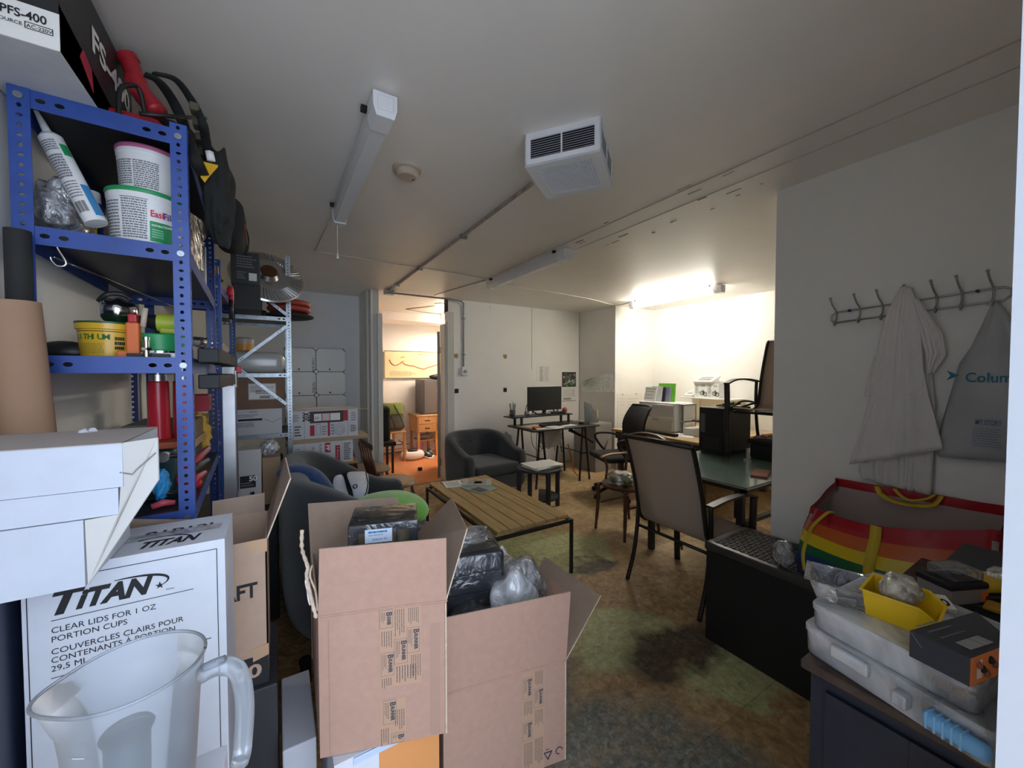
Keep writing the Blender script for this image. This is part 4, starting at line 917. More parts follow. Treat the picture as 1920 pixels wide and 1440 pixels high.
# below: green bundle, screw box etc
z4 = gz3-0.42
tag(MB().blob((-0.12, Yg+0.25, z4+0.14), (0.16, 0.16, 0.14), mat('dark green tarpaulin', (0.03, 0.055, 0.05), 0.6), seed=41, amp=0.3).build('tarpaulin', smooth=True), 'dark green crumpled tarpaulin on the lower shelf of the grey unit', 'tarpaulin')
# near the grey unit, boxes of fixings on a low stack in front
t = thing('crate', 'dark plastic crate standing on the floor before the grey unit', 'crate', (-0.02, 2.9, 0))
MB().rbox((-0.20, 2.62, 0.0), (0.0, 3.2, 0.62), mat('near black crate', (0.02, 0.022, 0.025), 0.6), 0.01).build('body', t); MB().rbox((-0.21, 2.61, 0.60), (0.008, 3.21, 0.64), black, 0.008).build('rim', t)
p = ay(447, 930, 2.75)
t = thing('carton', 'white open carton marked 50 standing among the fixings', 'box', (p.x+0.07, 2.78, 0.641))
a, b = ay(448, 926, 2.72), ay(489, 842, 2.72)
z0, z1 = 0.641, b.z
MB().box((a.x, 2.72, z0), (b.x, 2.88, z1), mat('dirty white card', (0.52, 0.50, 0.47), 0.8)).build('body', t)
o = V((a.x, 2.7195, z0)); w_ = b.x-a.x; h_ = z1-z0
mb = MB().rect(o, XD, ZD, w_*0.05, h_*0.38, w_*0.75, h_*0.58, ink).text('50', o+V((w_*0.45, 0, h_*0.49)), XD, ZD, 0.04, offwhite, bold=0.03, lift=0.0012)
mb.lines(o, XD, ZD, w_*0.1, h_*0.40, w_*0.7, h_*0.48, 2, greyink, 2, lift=0.001)
mb.tube([o+V((w_*0.4+0.035*math.cos(k_), -0.0005, h_*0.2+0.016*math.sin(k_))) for k_ in [i*PI/8 for i in range(17)]], 0.003, ink, n=4); mb.build('print', t)
tag(MB().blob((b.x+0.045, 2.8, z1-0.01), (0.05, 0.04, 0.05), bagfilm, seed=51, amp=0.3).build('plastic_bag', smooth=True), 'small crumpled clear bag beside the white carton marked 50', 'plastic bag')
tag(MB().box((b.x+0.004, 2.80, z0), (b.x+0.10, 2.95, z1-0.07), mat('tan card', (0.30, 0.2, 0.12), 0.8)).build('small_carton'), 'small tan carton right of the white carton marked 50', 'box')
p = ay(424, 935, 2.5)
t = thing('jar', 'clear tub with a white rim and green label in front of the fixings', 'jar', (p.x, 2.66, 0.641))
MB().lathe([(0.04, 0), (0.045, 0.12)], mat('cloudy plastic', (0.35, 0.36, 0.38), 0.2), c=(p.x, 2.68, 0.641), n=28).build('tub', t, smooth=True, auto=40)
MB().lathe([(0.046, 0.02), (0.0475, 0.055)], green, c=(p.x, 2.68, 0.641), n=28).build('label_band', t, smooth=True); MB().lathe([(0.048, 0.11), (0.05, 0.13), (0.04, 0.13)], white, c=(p.x, 2.68, 0.641), n=28).build('rim', t, smooth=True)
t = thing('anchor_bolt', 'brass anchor bolt standing in front of the carton marked 50', 'bolt', (p.x+0.1, 2.70, 0.641))
MB().cyl((a.x+0.07, 2.69, 0.641), (a.x+0.065, 2.69, 0.76), 0.007, mat('brass', (0.5, 0.38, 0.16), 0.3, metal=0.9), n=10).cyl((a.x+0.065, 2.69, 0.72), (a.x+0.065, 2.69, 0.76), 0.011, chrome, n=6).build('shank', t)
MB().cyl((a.x+0.07, 2.69, 0.641), (a.x+0.07, 2.69, 0.648), 0.016, chrome, n=14).build('washer', t)

# rolls leaning at the left wall
o = MB()
a, b = ay(22, 566, 1.35), ay(48, 840, 1.35); d_ = (b-a); e_ = b+d_*((0.0-b.z)/d_.z)
t = thing('paper_roll', 'roll of brown kraft paper standing at the left wall behind the white mailers', 'paper roll', tuple(e_))
MB().cyl(e_+V((0.03, 0, 0.001)), a, 0.044, mat('brown kraft paper', (0.33, 0.20, 0.125), 0.8, var=0.04, scale=3), n=32).build('roll', t, smooth=True, auto=40)
MB().cyl(a-d_*0.001, a-d_*0.004, 0.035, kraftin, n=24).build('core', t)
a, b = ay(37, 434, 1.42), ay(37, 560, 1.42)
tag(MB().cyl((a.x, 1.41, 0.001), (a.x, 1.41, a.z), 0.022, matteblack, n=24).build('black_roll', smooth=True, auto=40), 'black foam roll standing upright behind the kraft paper roll', 'roll')
tag(MB().blob(ay(165, 830, 1.25), (0.03, 0.03, 0.03), mat('white tissue', (0.6, 0.6, 0.68), 0.9), seed=8, amp=0.4).build('tissue', smooth=True), 'crumpled white tissue on top of the white mailer boxes', 'tissue')

# ================================================================== FOREGROUND CARTONS
TY = 1.15
TXL, TXR, TZ = -0.438, -0.112, 1.05
t = thing('carton', 'white carton of clear portion-cup lids, big slanted black logo on its front', 'box', ((TXL+TXR)/2, TY+0.1, 0.45))
mb = MB().box((TXL, TY, 0.451), (TXR, TY+0.20, TZ), whitecard); mb.build('body', t)
o = V((TXL, TY-0.0006, TZ))
def TP(px, py):
    p = ay(px, py, TY); return p.x-TXL, p.z-TZ
mb = MB()
x0, y0 = TP(48, 1105); x1, y1 = TP(407, 1030); fb = -0.56
mb.rect(o, XD, ZD, x0, -0.022, x1, -0.0205, ink); mb.rect(o, XD, ZD, x0, fb, x0+0.0015, -0.0205, ink); mb.rect(o, XD, ZD, x1-0.0015, fb, x1, -0.0205, ink)
lx, ly = TP(104, 1149); lx -= 0.014; rx, ry = TP(283, 1122)
cap = 0.046
mb.text('T', o+XD*lx+ZD*(ly-0.002), XD, ZD, 0.066, ink, bold=0.05, shear=0.35, width=0.060)
mb.text('iTAN', o+XD*(lx+0.043)+ZD*(ly), XD, ZD, 0.052, ink, bold=0.05, shear=0.35, width=0.122)
mb.text('★', o+XD*(lx+0.166)+ZD*(ly+0.004), XD, ZD, 0.019, ink)
mb.tube([o+V((lx+0.190-0.090*(1-math.cos(s))*1.0, -0.0004, ly+0.018+0.024*math.sin(s*1.0+0.2))) for s in [-0.55+i*2.1/24 for i in range(25)]], [0.0004+0.0022*math.sin(PI*(i+0.5)/26) for i in range(25)], ink, n=5)
mb.text('TM/MC', o+XD*(lx+0.185)+ZD*(ly-0.004), XD, ZD, 0.005, ink)
ux, uy = TP(96, 1165); vx, vy = TP(363, 1105)
mb.rect(o, XD, ZD, ux, uy, vx, uy+0.0014, ink)
rows = [('CLEAR LIDS FOR 1 OZ', 1188, 96, 294), ('PORTION CUPS', 1205, 96, 240), ('COUVERCLES CLAIRS POUR', 1228, 96, 346), ('CONTENANTS À PORTION', 1244, 96, 330), ('29,5 ML', 1260, 96, 166)]
for s, py, pl, pr_ in rows:
    a_, b_ = TP(pl, py); c_, _ = TP(pr_, py); mb.text(s, o+XD*a_+ZD*(b_-0.0), XD, ZD, 0.017, ink, bold=0.0, width=(c_-a_))
a_, b_ = TP(96, 1273); mb.rect(o, XD, ZD, a_, b_, a_+0.035, b_+0.0014, ink)
mb.rect(o, XD, ZD, x0+0.27, -0.235, x0+0.29, -0.233, ink)
mb.build('printed_front', t)
mb = MB(); o2 = V((TXL, TY, TZ))
mb.text('TITAN', o2+XD*0.16+YD*0.030, XD, YD, 0.055, ink, bold=0.04, shear=0.35, width=0.115)
mb.text('81P12L', o2+XD*0.155+YD*0.105, XD, YD, 0.05, ink, bold=0.02, width=0.15)
mb.tube([o2+V((0.19+0.065*math.sin(s), 0.055+0.035*math.cos(s), 0.0005)) for s in [-0.6+i*2.4/16 for i in range(17)]], 0.0016, ink, n=5)
mb.rect(o2, XD, YD, 0.0, 0.085, 0.31, 0.125, milky, 0.0012)
mb.build('printed_top', t)
boxat('carton', 'dark shrink-wrapped carton under the white portion-cup lid carton', 'box', (-0.52, TY-0.01, 0.001), (TXR+0.01, TY+0.21, 0.449), mat('navy wrapped card', (0.02, 0.03, 0.06), 0.35), 0.004)
boxat('carton', 'dark blue wrapped carton at the left of the portion-cup lid carton', 'box', (-0.565, TY-0.14, 0.452), (TXL-0.012, TY+0.06, 1.035), mat('navy wrapped card', (0.02, 0.03, 0.06), 0.35), 0.004)

# open kraft carton to its right
KY = 1.385
t = thing('carton', 'tan open-topped carton ending in AFT behind the white lid carton', 'box', (-0.15, KY+0.12, 0.62))
KXL, KXR, KZ, KB, KD = -0.195, -0.032, 0.945, 0.50, 0.03
tan_ = mat('tan kraft carton', (0.46, 0.32, 0.235), 0.85, var=0.04, scale=30)
KY1 = 1.44
th = 0.004
mb = MB(); kd = 0.28
mb.box((KXL, KY, KB), (KXR, KY+th, KZ), tan_).box((KXL, KY+kd, KB), (KXR, KY+kd+th, KZ), tan_).box((KXL, KY, KB), (KXL+th, KY+kd, KZ), tan_).box((KXR-th, KY, KB), (KXR, KY+kd+th, KZ), tan_).box((KXL, KY, KB), (KXR, KY+kd, KB+th), tan_)
mb.build('body', t)
mb = MB(); o = V((KXL, KY-0.0005, 0))
mb.rect(o, XD, ZD, 0, KB, KXR-KXL, KB+0.09, ink, 0.0004)
mb.build('printed_band', t); mb = MB(); mb.text('KRAFT', V((KXR-0.025, KY-0.0006, 0.775)), XD, ZD, 0.062, ink, bold=0.03, align='R', width=0.150)
mb.build('printed_front', t)
MB().text('100', V((KXR-0.018, KY-0.0012, KB+0.028)), XD, ZD, 0.055, tan_, bold=0.03, align='R', width=0.11).build('number_print', t)
fl = ay(520, 849, KY+0.26), ay(551, 887, KY+0.02)
p1 = V((KXR, KY, KZ)); p2 = V((KXR, KY+kd, KZ)); u = V((0.065, -0.02, 0.185))
MB().plate([p1, p1+u+V((0.0, 0.03, -0.01)), p2+u+V((-0.01, -0.06, 0.02)), p2], 0.004, kraftin, kraftedge).build('flap', t)
MB().plate([V((KXL, KY+kd, KZ)), V((KXR-0.01, KY+kd, KZ)), V((KXR-0.01, KY+kd+0.01, KZ+0.065)), V((KXL, KY+kd+0.01, KZ+0.06))], 0.004, kraftin, kraftedge).build('flap', t)
MB().plate([V((-0.42, 1.40, 0.93)), V((KXL, 1.395, 0.93)), V((KXL, 1.40, 1.03)), V((-0.42, 1.41, 1.075))][::1], 0.004, kraftin, kraftedge).build('flap', t)
mb = MB(); mb.plate([V((KXR-0.05, KY-0.001, KZ+0.001)), V((KXR+0.001, KY-0.001, KZ+0.001)), V((KXR+0.001, KY-0.001, KZ-0.04)), V((KXR-0.045, KY-0.001, KZ-0.03))][::-1], 0.0006, tapem)
mb.build('tape', t); mb = MB(); mb.plate([V((KXR-0.04, KY-0.001, KB+0.075)), V((KXR+0.001, KY-0.001, KB+0.085)), V((KXR+0.001, KY-0.001, KB+0.12)), V((KXR-0.04, KY-0.001, KB+0.115))][::-1], 0.0006, tapem).build('tape', t)
boxat('carton', 'charcoal carton on the floor beneath the tan carton with the flap', 'box', (-0.195, KY-0.02, 0.001), (-0.01, KY+0.33, 0.498), mat('charcoal card', (0.035, 0.035, 0.04), 0.6), 0.004)
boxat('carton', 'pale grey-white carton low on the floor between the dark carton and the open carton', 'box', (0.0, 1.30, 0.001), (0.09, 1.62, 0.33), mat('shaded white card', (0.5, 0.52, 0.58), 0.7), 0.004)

# white mailers: three nested shallow cartons with the lid panel slanting down on the right
t = thing('mailer_boxes', 'stack of unfolded white mailer cartons lying on the portion-cup lid carton', 'box', (-0.42, 1.2, 1.053))
MY = 1.02
def mz(py, px=120): return ay(px, py, MY).z
P = lambda px, py, y=MY: ay(px, py, y)
zt, z1, z2, z3 = ay(120, 838, MY).z, ay(222, 915, MY).z, ay(222, 965, MY).z, 1.052
xr1, xr2, xr3 = ay(230, 880, MY).x, ay(221, 940, MY).x, ay(157, 1010, MY).x
dpt = 0.26
mb = MB()
mb.box((-0.68, MY, z1+0.0015), (xr1, MY+dpt, zt), mailerm).box((-0.68, MY+0.003, z2), (xr2, MY+dpt, z1), mailerm).box((-0.68, MY+0.0, z3), (xr3, MY+dpt, z2-0.0015), mailerm)
mb.build('tray', t)
# end panel seen on the right
q = [V((xr1, MY+0.001, zt)), V((xr1+0.045, MY+0.03, zt+0.002)), V((xr1+0.045, MY+0.03, zt-0.085)), V((xr3+0.002, MY+0.005, z3)), V((xr3+0.002, MY, z2-0.002)), V((xr2, MY+0.001, z2)), V((xr1-0.004, MY+0.001, z1))]
creamcard = mat('cream board', (0.58, 0.57, 0.55), 0.8)
MB().plate(q, 0.003, creamcard, n=(V((-0.45, -0.89, 0)).normalized()*-1)*-1).build('end_panel', t)
mb = MB(); mb.box((-0.68, MY-0.001, zt-0.001), (xr1, MY+dpt, zt+0.0008), mat('board edge', (0.40, 0.36, 0.34), 0.9)); mb.build('edge', t)
mb = MB().tube([V((xr1-0.004, MY-0.001, z1+0.03)), V((xr1+0.012, MY+0.007, z1+0.022)), V((xr1+0.017, MY+0.010, z1+0.030)), V((xr1+0.043, MY+0.027, z1+0.058))], 0.0012, mat('fold shadow', (0.25, 0.24, 0.22), 0.9), n=4); mb.build('crease', t)

# translucent measuring jug on a white carton
JC = V((-0.172, 0.712, 0.82))
boxat('carton', 'plain white carton standing on end under the translucent jug', 'box', (-0.28, 0.60, 0.001), (-0.08, 0.80, 0.818), whitecard, 0.003)
t = thing('measuring_jug', 'large translucent plastic jug with a handle in front of the white lid carton', 'jug', tuple(JC))
jugm = bpy.data.materials.new('translucent polypropylene'); jugm.use_nodes = True
nt = jugm.node_tree; nt.nodes.clear(); o_ = nt.nodes.new('ShaderNodeOutputMaterial'); tr = nt.nodes.new('ShaderNodeBsdfTransparent'); tr.inputs[0].default_value = (0.9, 0.93, 0.97, 1)
df = nt.nodes.new('ShaderNodeBsdfDiffuse'); df.inputs[0].default_value = (0.80, 0.86, 0.93, 1); tl = nt.nodes.new('ShaderNodeBsdfTranslucent'); tl.inputs[0].default_value = (0.80, 0.86, 0.93, 1)
gl = nt.nodes.new('ShaderNodeBsdfGlossy'); gl.inputs['Roughness'].default_value = 0.4; fr = nt.nodes.new('ShaderNodeFresnel'); fr.inputs[0].default_value = 1.45
ma, mb_, mc = [nt.nodes.new('ShaderNodeMixShader') for _ in range(3)]; ma.inputs[0].default_value = 0.5; mb_.inputs[0].default_value = 0.27
nt.links.new(df.outputs[0], ma.inputs[1]); nt.links.new(tl.outputs[0], ma.inputs[2]); nt.links.new(tr.outputs[0], mb_.inputs[1]); nt.links.new(ma.outputs[0], mb_.inputs[2])
nt.links.new(fr.outputs[0], mc.inputs[0]); nt.links.new(mb_.outputs[0], mc.inputs[1]); nt.links.new(gl.outputs[0], mc.inputs[2]); nt.links.new(mc.outputs[0], o_.inputs[0])
JR, JH = 0.074, 0.225
def jr(z, a):   # spout side bulges slightly opposite the handle
    base = 0.060+(JR-0.060)*(z/JH)
    if z > JH*0.84: base += 0.002
    sp = max(0.0, math.cos(a-math.radians(190)))**10*max(0, (z-JH*0.8)/(JH*0.2))*0.014
    return base+sp
zs = [0.0, 0.004, 0.05, 0.10, 0.15, 0.185, 0.192, 0.196, 0.215, 0.225]
mb = MB(); N = 56
vs = [V((jr(z, 2*PI*j/N)*math.cos(2*PI*j/N), jr(z, 2*PI*j/N)*math.sin(2*PI*j/N), z))+JC for z in zs for j in range(N)]
fs = [(i*N+j, i*N+(j+1) % N, (i+1)*N+(j+1) % N, (i+1)*N+j) for i in range(len(zs)-1) for j in range(N)]+[tuple(range(N-1, -1, -1))]
mb.add(vs, fs, jugm).build('body', t, smooth=True)
MB().tube([V(((jr(JH, a)+0.001)*math.cos(a), (jr(JH, a)+0.001)*math.sin(a), JH))+JC for a in [2*PI*j/56 for j in range(57)]], 0.0022, jugm, n=8).build('rim', t, smooth=True)
ha = math.radians(-12); hd_ = V((math.cos(ha), math.sin(ha), 0)); hn = V((-math.sin(ha), math.cos(ha), 0))
hp_ = smoothpath([JC+hd_*0.075+ZD*0.196, JC+hd_*0.098+ZD*0.203, JC+hd_*0.120+ZD*0.190, JC+hd_*0.128+ZD*0.14, JC+hd_*0.124+ZD*0.07, JC+hd_*0.120+ZD*0.050], 6)
MB().tube(hp_, 0.012, jugm, n=14, flat=1.0).build('handle', t, smooth=True)
MB().tube([JC+hd_*0.077+ZD*0.205, JC+hd_*0.105+ZD*0.212], 0.006, jugm, n=8).build('rib', t, smooth=True)
mb = MB()
for k in range(6):
    z = 0.03+k*0.028; wrap(mb, JC, lambda zz: jr(zz, 0), -2.2, -2.0, z, z+0.0012, mat('pale print', (0.5, 0.55, 0.62), 0.6), n=4)
mb.build('graduation', t)
tag(MB().cyl(JC+V((-0.012, 0.01, 0.004)), JC+V((-0.012, 0.015, 0.130)), 0.024, mat('slate rubber', (0.03, 0.045, 0.065), 0.5), n=24).tube([JC+V((-0.012+0.026*math.cos(a), 0.015+0.026*math.sin(a), 0.132)) for a in [i*2*PI/24 for i in range(25)]], 0.003, black, n=6).build('dark_cylinder', smooth=True, auto=40), 'dark slate cylinder with a black ring standing inside the translucent jug', 'cylinder')

# ------------------------------------------------------------------ printed open cartons
def carton_print(mb, o, xd, yd, w, x0, y0, y1, seed, logos):
    """a printed tape strip with small type in columns and the boxed word BRUNNER turned on its side"""
    mb.rect(o, xd, yd, x0, y0, x0+w, y1, tapeprint, 0.0003)
    dn = -V(yd); rt = V(xd)
    for (cx, cy, hh) in logos:
        mb.frame(o, xd, yd, x0+cx, cy, x0+cx+0.036, cy+hh, 0.0007, inkp, 0.0006)
        mb.text('B', V(o)+rt*(x0+cx+0.019)+V(yd)*(cy+hh-0.006), dn, rt, 0.022, inkp, bold=0.03)
        mb.text('RUNNER', V(o)+rt*(x0+cx+0.021)+V(yd)*(cy+hh-0.020), dn, rt, 0.014, inkp, bold=0.05, width=hh-0.028)
        mb.lines(V(o)+rt*(x0+cx+0.003)+V(yd)*(cy+hh-0.006), dn, rt, 0, 0, hh-0.02, 0.013, 3, inkp, seed+int(cy*1000), 0.3, 0.0006)
    rnd = random.Random(seed)
tapeprint = mat('printed brown tape', (0.47, 0.295, 0.20), 0.55)
inkp = mat('stamp ink', (0.05, 0.055, 0.075), 0.7)
def lines_sideways(mb, o, xd, yd, x0, y1, w, h, n, seed):
    mb.lines(V(o)+V(xd)*x0+V(yd)*y1, -V(yd), V(xd), 0, 0, h, w, n, inkp, seed, 0.28, 0.0006, 0.25)

def open_carton(name, label, P1, P2, back, zb, zt, flaps, card, print_fn=None, inner=kraftin):
    """P1,P2 front corners; back = vector to the rear corners (walls may lean out of square)"""
    t = thing(name, label, 'box', tuple(((P1+P2)/2+back/2).xy.to_3d()+ZD*zb), 'open printed cartons on the floor')
    th = 0.005; P3, P4 = P2+back, P1+back
    cs = [P1, P2, P3, P4]; cen = (P1+P2+P3+P4)/4
    mb = MB()
    for i in range(4):
        a, b = cs[i], cs[(i+1) % 4]; n = (b-a).cross(ZD).normalized()
        mb.plate([a+ZD*zb, b+ZD*zb, b+ZD*zt, a+ZD*zt], th, card, kraftedge, n=n)
        mb.add([a+ZD*zb-n*(th+0.0006), b+ZD*zb-n*(th+0.0006), b+ZD*zt-n*(th+0.0006), a+ZD*zt-n*(th+0.0006)], [(3, 2, 1, 0)], inner)
    mb.add([p+ZD*(zb+0.002) for p in cs], [(0, 1, 2, 3)], inner); mb.add([p+ZD*(zb) for p in cs], [(3, 2, 1, 0)], card)
    mb.build('body', t)
    for (i, quad_) in flaps:
        mb = MB(); a, b = cs[i]+ZD*zt, cs[(i+1) % 4]+ZD*zt
        pts = [a, b]+[V(q) for q in quad_]
        n = (pts[1]-pts[0]).cross(pts[2]-pts[1]).normalized()
        mb.plate(pts, 0.0045, card, kraftedge, n=n); mb.add([p-n*0.0051 for p in pts], [tuple(range(len(pts)-1, -1, -1))], inner)
        mb.tube([a+V((0, 0, 0.001)), (a+b)/2+ZD*0.003, b+V((0, 0, 0.001))], 0.0035, card, n=6)
        mb.build('flap', t)
    if print_fn: print_fn(t, P1, P2, zb, zt)
    return t
# carton A
A1, A2 = V((0.0895, 1.171, 0)), V((0.421, 1.058, 0)); AB = V((0.012, 0.44, 0))
AZB, AZT = 0.375, 0.775
ad = (A2-A1).normalized(); an = ad.cross(ZD); AW = (A2-A1).length
def prA(t, P1, P2, zb, zt):
    o = P1+ZD*zb+an*0.0006; H = zt-zb; mb = MB()
    carton_print(mb, o, ad, ZD, 0.105, AW*0.47, 0.0, 0.0005, 3, [])
    for (xa, w, ya, yb) in ((0.46, 0.115, 0.17, H), (0.46, 0.07, 0.0, 0.135)):
        mb.rect(o, ad, ZD, AW*xa, ya, AW*xa+w, yb, tapeprint, 0.0003)
    carton_print(mb, o, ad, ZD, 0.0, AW*0.46, 0, 0.0001, 5, [(0.0, 0.345, 0.052), (0.075, 0.262, 0.075), (0.040, 0.235, 0.073), (0.003, 0.205, 0.068), (0.008, 0.062, 0.07), (0.030, 0.002, 0.03)])
    k = 0
    for (x, y1, w, h, n) in ((0.003, 0.335, 0.032, 0.055, 5), (0.04, 0.395, 0.03, 0.08, 5), (0.078, 0.395, 0.032, 0.05, 6), (0.043, 0.228, 0.06, 0.05, 8), (0.003, 0.198, 0.03, 0.03, 5), (0.085, 0.255, 0.03, 0.07, 5), (0.038, 0.10, 0.03, 0.06, 5), (0.0, 0.05, 0.024, 0.05, 4)):
        k += 1; lines_sideways(mb, o, ad, ZD, AW*0.46+x, y1, w, h, n, 10+k)
    mb.rect(o, ad, ZD, 0.025, 0.0, 0.027, H-0.01, mat('pressed crease', (0.36, 0.225, 0.17), 0.9), 0.0003)
    mb.rect(o, ad, ZD, AW-0.048, 0.005, AW-0.02, H-0.06, mat('worn strip', (0.40, 0.25, 0.19), 0.9), 0.0002)
    mb.build('printing', t)
aft = AZT
FA1 = A1+V((0.004, -0.012, 0.970)); FA2 = A2+V((-0.002, -0.006, 0.966))
b1, b2 = A1+AB, A2+AB
rf1, rf2 = ay(884, 1012, 1.17), ay(700, 945, 1.62)
open_carton('carton', 'open tan carton holding a clear-windowed black box, tape lettered BRUNNER, torn left edge', A1, A2, AB, AZB, AZT,
    [(0, [FA2, FA1]),
     (1, [V((0.60, 1.44, 0.945)), V((0.512, 1.105, 0.955))]),
     (2, [b1+V((-0.004, 0.03, 0.955)), b2+V((-0.03, 0.03, 0.96))])], kraft, prA)
ta = [o for o in bpy.data.objects if o.name.startswith('carton') and o.get('label', '').startswith('open tan carton holding')][0]
# torn left edge: ragged strips of ripped liner
mb = MB(); tp = [A1+V((-0.004, 0.0, 0.775)), A1+V((-0.014, 0.03, 0.82)), A1+V((-0.022, 0.05, 0.87)), A1+V((-0.020, 0.05, 0.90)), A1+V((-0.032, 0.09, 0.94)), A1+V((-0.030, 0.12, 0.985))]
mb.tube(smoothpath(tp, 6), [0.003+0.004*abs(math.sin(i*1.7)) for i in range(31)], kraftedge, n=6, flat=0.35)
mb.tube(smoothpath([A1+V((0.0, 0.01, 0.79)), A1+V((-0.004, 0.02, 0.84)), A1+V((-0.016, 0.035, 0.88)), A1+V((-0.010, 0.045, 0.905))], 6), 0.0028, kraftedge, n=5)
mb.tube(smoothpath([A1+V((-0.016, 0.03, 0.80)), A1+V((-0.024, 0.05, 0.86)), A1+V((-0.022, 0.06, 0.89))], 6), [0.004+0.003*abs(math.sin(i*2.3)) for i in range(13)], offwhite, n=5, flat=0.4)
mb.build('torn_edge', ta, smooth=True)

# what it stands on
t = thing('carton', 'white and orange printed carton just showing beneath the left open carton', 'box', (0.29, 1.25, 0))
MB().box((0.12, 1.13, 0.001), (0.42, 1.5, 0.373), whitecard).build('body', t)
MB().box((0.24, 1.126, 0.15), (0.421, 1.13, 0.352), mat('orange print', (0.70, 0.30, 0.10), 0.6)).rect(V((0.12, 1.1255, 0.33)), XD, ZD, 0.05, 0.022, 0.30, 0.042, mat('pale blue print', (0.5, 0.6, 0.8), 0.5)).build('orange_print', t)

# windowed black box in clear film inside carton A
bl = mat('satin black card', (0.03, 0.033, 0.042), 0.35)
def window_box(label, c, w, d, h, rz, lab=True, film_=True, group=None):
    t = thing('gift_box', label, 'gift box', (c[0], c[1], c[2]), group, rz=rz); X = T(c[0], c[1], c[2], rz=rz)
    mb = MB(X); fw = 0.022
    mb.box((-w/2, -d/2, 0), (w/2, -d/2+0.003, 0.02), bl).box((-w/2, -d/2, h-fw), (w/2, -d/2+0.003, h), bl).box((-w/2, -d/2, 0.02), (-w/2+fw, -d/2+0.003, h-fw), bl).box((w/2-fw, -d/2, 0.02), (w/2, -d/2+0.003, h-fw), bl)
    mb.box((-w/2, -d/2+0.003, 0), (-w/2+0.003, d/2, h), bl).box((w/2-0.003, -d/2+0.003, 0), (w/2, d/2, h), bl).box((-w/2+0.003, d/2-0.003, 0), (w/2-0.003, d/2, h), bl).box((-w/2+0.003, -d/2+0.003, 0), (w/2-0.003, d/2-0.003, 0.003), bl).box((-w/2+0.003, -d/2+0.003, h-0.003), (w/2-0.003, d/2-0.003, h), bl)
    mb.build('case', t)
    mb = MB(X)
    for i in range(1, 4): x = -w/2+fw+(w-2*fw)*i/4; mb.box((x-0.003, -d/2+0.008, 0.02), (x+0.003, -d/2+0.03, h-fw), bl)
    mb.build('divider', t)
    MB(X).box((-w/2+fw, -d/2+0.034, 0.02), (w/2-fw, -d/2+0.04, h-fw), mat('gold foil', (0.55, 0.45, 0.25), 0.25, metal=0.7)).build('insert', t)
    if lab:
        mb = MB(X); o = V((-w*0.10, -d/2-0.0055, h-0.036)); mb.rect(o, XD, ZD, -0.035, -0.018, 0.045, 0.024, mat('pale blue label', (0.62, 0.72, 0.88), 0.6))
        mb.lines(o, XD, ZD, -0.025, 0.012, 0.035, 0.019, 1, blueink, 8, 0.8, lift=0.001).lines(o, XD, ZD, -0.025, 0.004, 0.035, 0.008, 1, greyink, 2, lift=0.001).text('paquet de', o+V((0.008, 0, -0.010)), XD, ZD, 0.011, blueink, align='C', lift=0.001).build('paper_label', t)
    if film_:
        mb = MB(X).rbox((-w/2-0.004, -d/2-0.005, -0.002), (w/2+0.004, d/2+0.004, h+0.005), wrapfilm, 0.003)
        mb.blob(V((0, 0, h+0.006)), (w*0.46, d*0.46, 0.006), wrapfilm, seed=6, amp=0.4, freq=3, nu=40, nv=10)
        mb.build('clear_wrap', t, smooth=True, auto=35)
    return t
window_box('black window-fronted box in shiny clear wrap poking out of the left open carton', (0.302, 1.30, 0.72), 0.20, 0.16, 0.26, -16)
for k in range(1):
    o = MB(T(0.26, 1.44, 0.38, rz=-8)).box((-0.12, -0.10, 0), (0.13, 0.08, 0.33), bl).build('gift_box'); tag(o, 'black box standing deep in the left open carton behind the wrapped one', 'gift box')

# carton B
B1, B2 = V((0.458, 1.185, 0)), V((0.907, 1.093, 0)); BB = V((0.07, 0.42, 0)); BZB, BZT = 0.002, 0.38
bd = (B2-B1).normalized(); bn = bd.cross(ZD); BW = (B2-B1).length
def prB(t, P1, P2, zb, zt):
    o = P1+ZD*zb+bn*0.0006; mb = MB(); X0 = BW*0.62; H = zt-zb
    mb.rect(o, bd, ZD, X0-0.004, 0.0, X0+0.085, H, tapeprint, 0.0003)
    carton_print(mb, o, bd, ZD, 0.0, X0, 0, 0.0001, 5, [(0.0, 0.278, 0.078), (0.044, 0.235, 0.072), (0.0, 0.125, 0.07)])
    for k, (x, y1, w, h, n) in enumerate(((0.003, 0.270, 0.035, 0.06, 6), (0.046, 0.37, 0.034, 0.055, 6), (0.046, 0.225, 0.034, 0.06, 6), (0.003, 0.115, 0.035, 0.1, 6), (0.046, 0.12, 0.034, 0.1, 6))): lines_sideways(mb, o, bd, ZD, X0+x, y1, w, h, n, 30+k)
    p = o+bd*(BW-0.075)+ZD*0.045; q_ = [p+bd*(0.018*math.sin(a))+ZD*(-0.018*math.cos(a))+bn*0.001 for a in [2*PI*i/3 for i in range(4)]]
    mb.tube(q_, 0.0022, inkp, n=5); mb.text('PAP', p+bd*(-0.008)+ZD*0.016, bd, ZD, 0.008, inkp, lift=0.001)
    mb.tube([p+bd*(0.046+0.013*math.cos(a))+ZD*(0.013*math.sin(a))+bn*0.001 for a in [2*PI*i/12 for i in range(10)]], 0.0016, inkp, n=5)
    mb.build('printing', t)
c1, c2 = B1+BB, B2+BB
open_carton('carton', 'open tan carton nearer the bag-filled top, right flap folded outwards, recycling mark', B1, B2, BB, BZB, BZT,
    [(0, [B2+V((0.012, -0.01, 0.64)), B1+V((0.006, -0.01, 0.645))]),
     (1, [c2+V((0.16, 0.02, 0.53)), B2+V((0.205, 0.03, 0.545))])], kraft, prB)
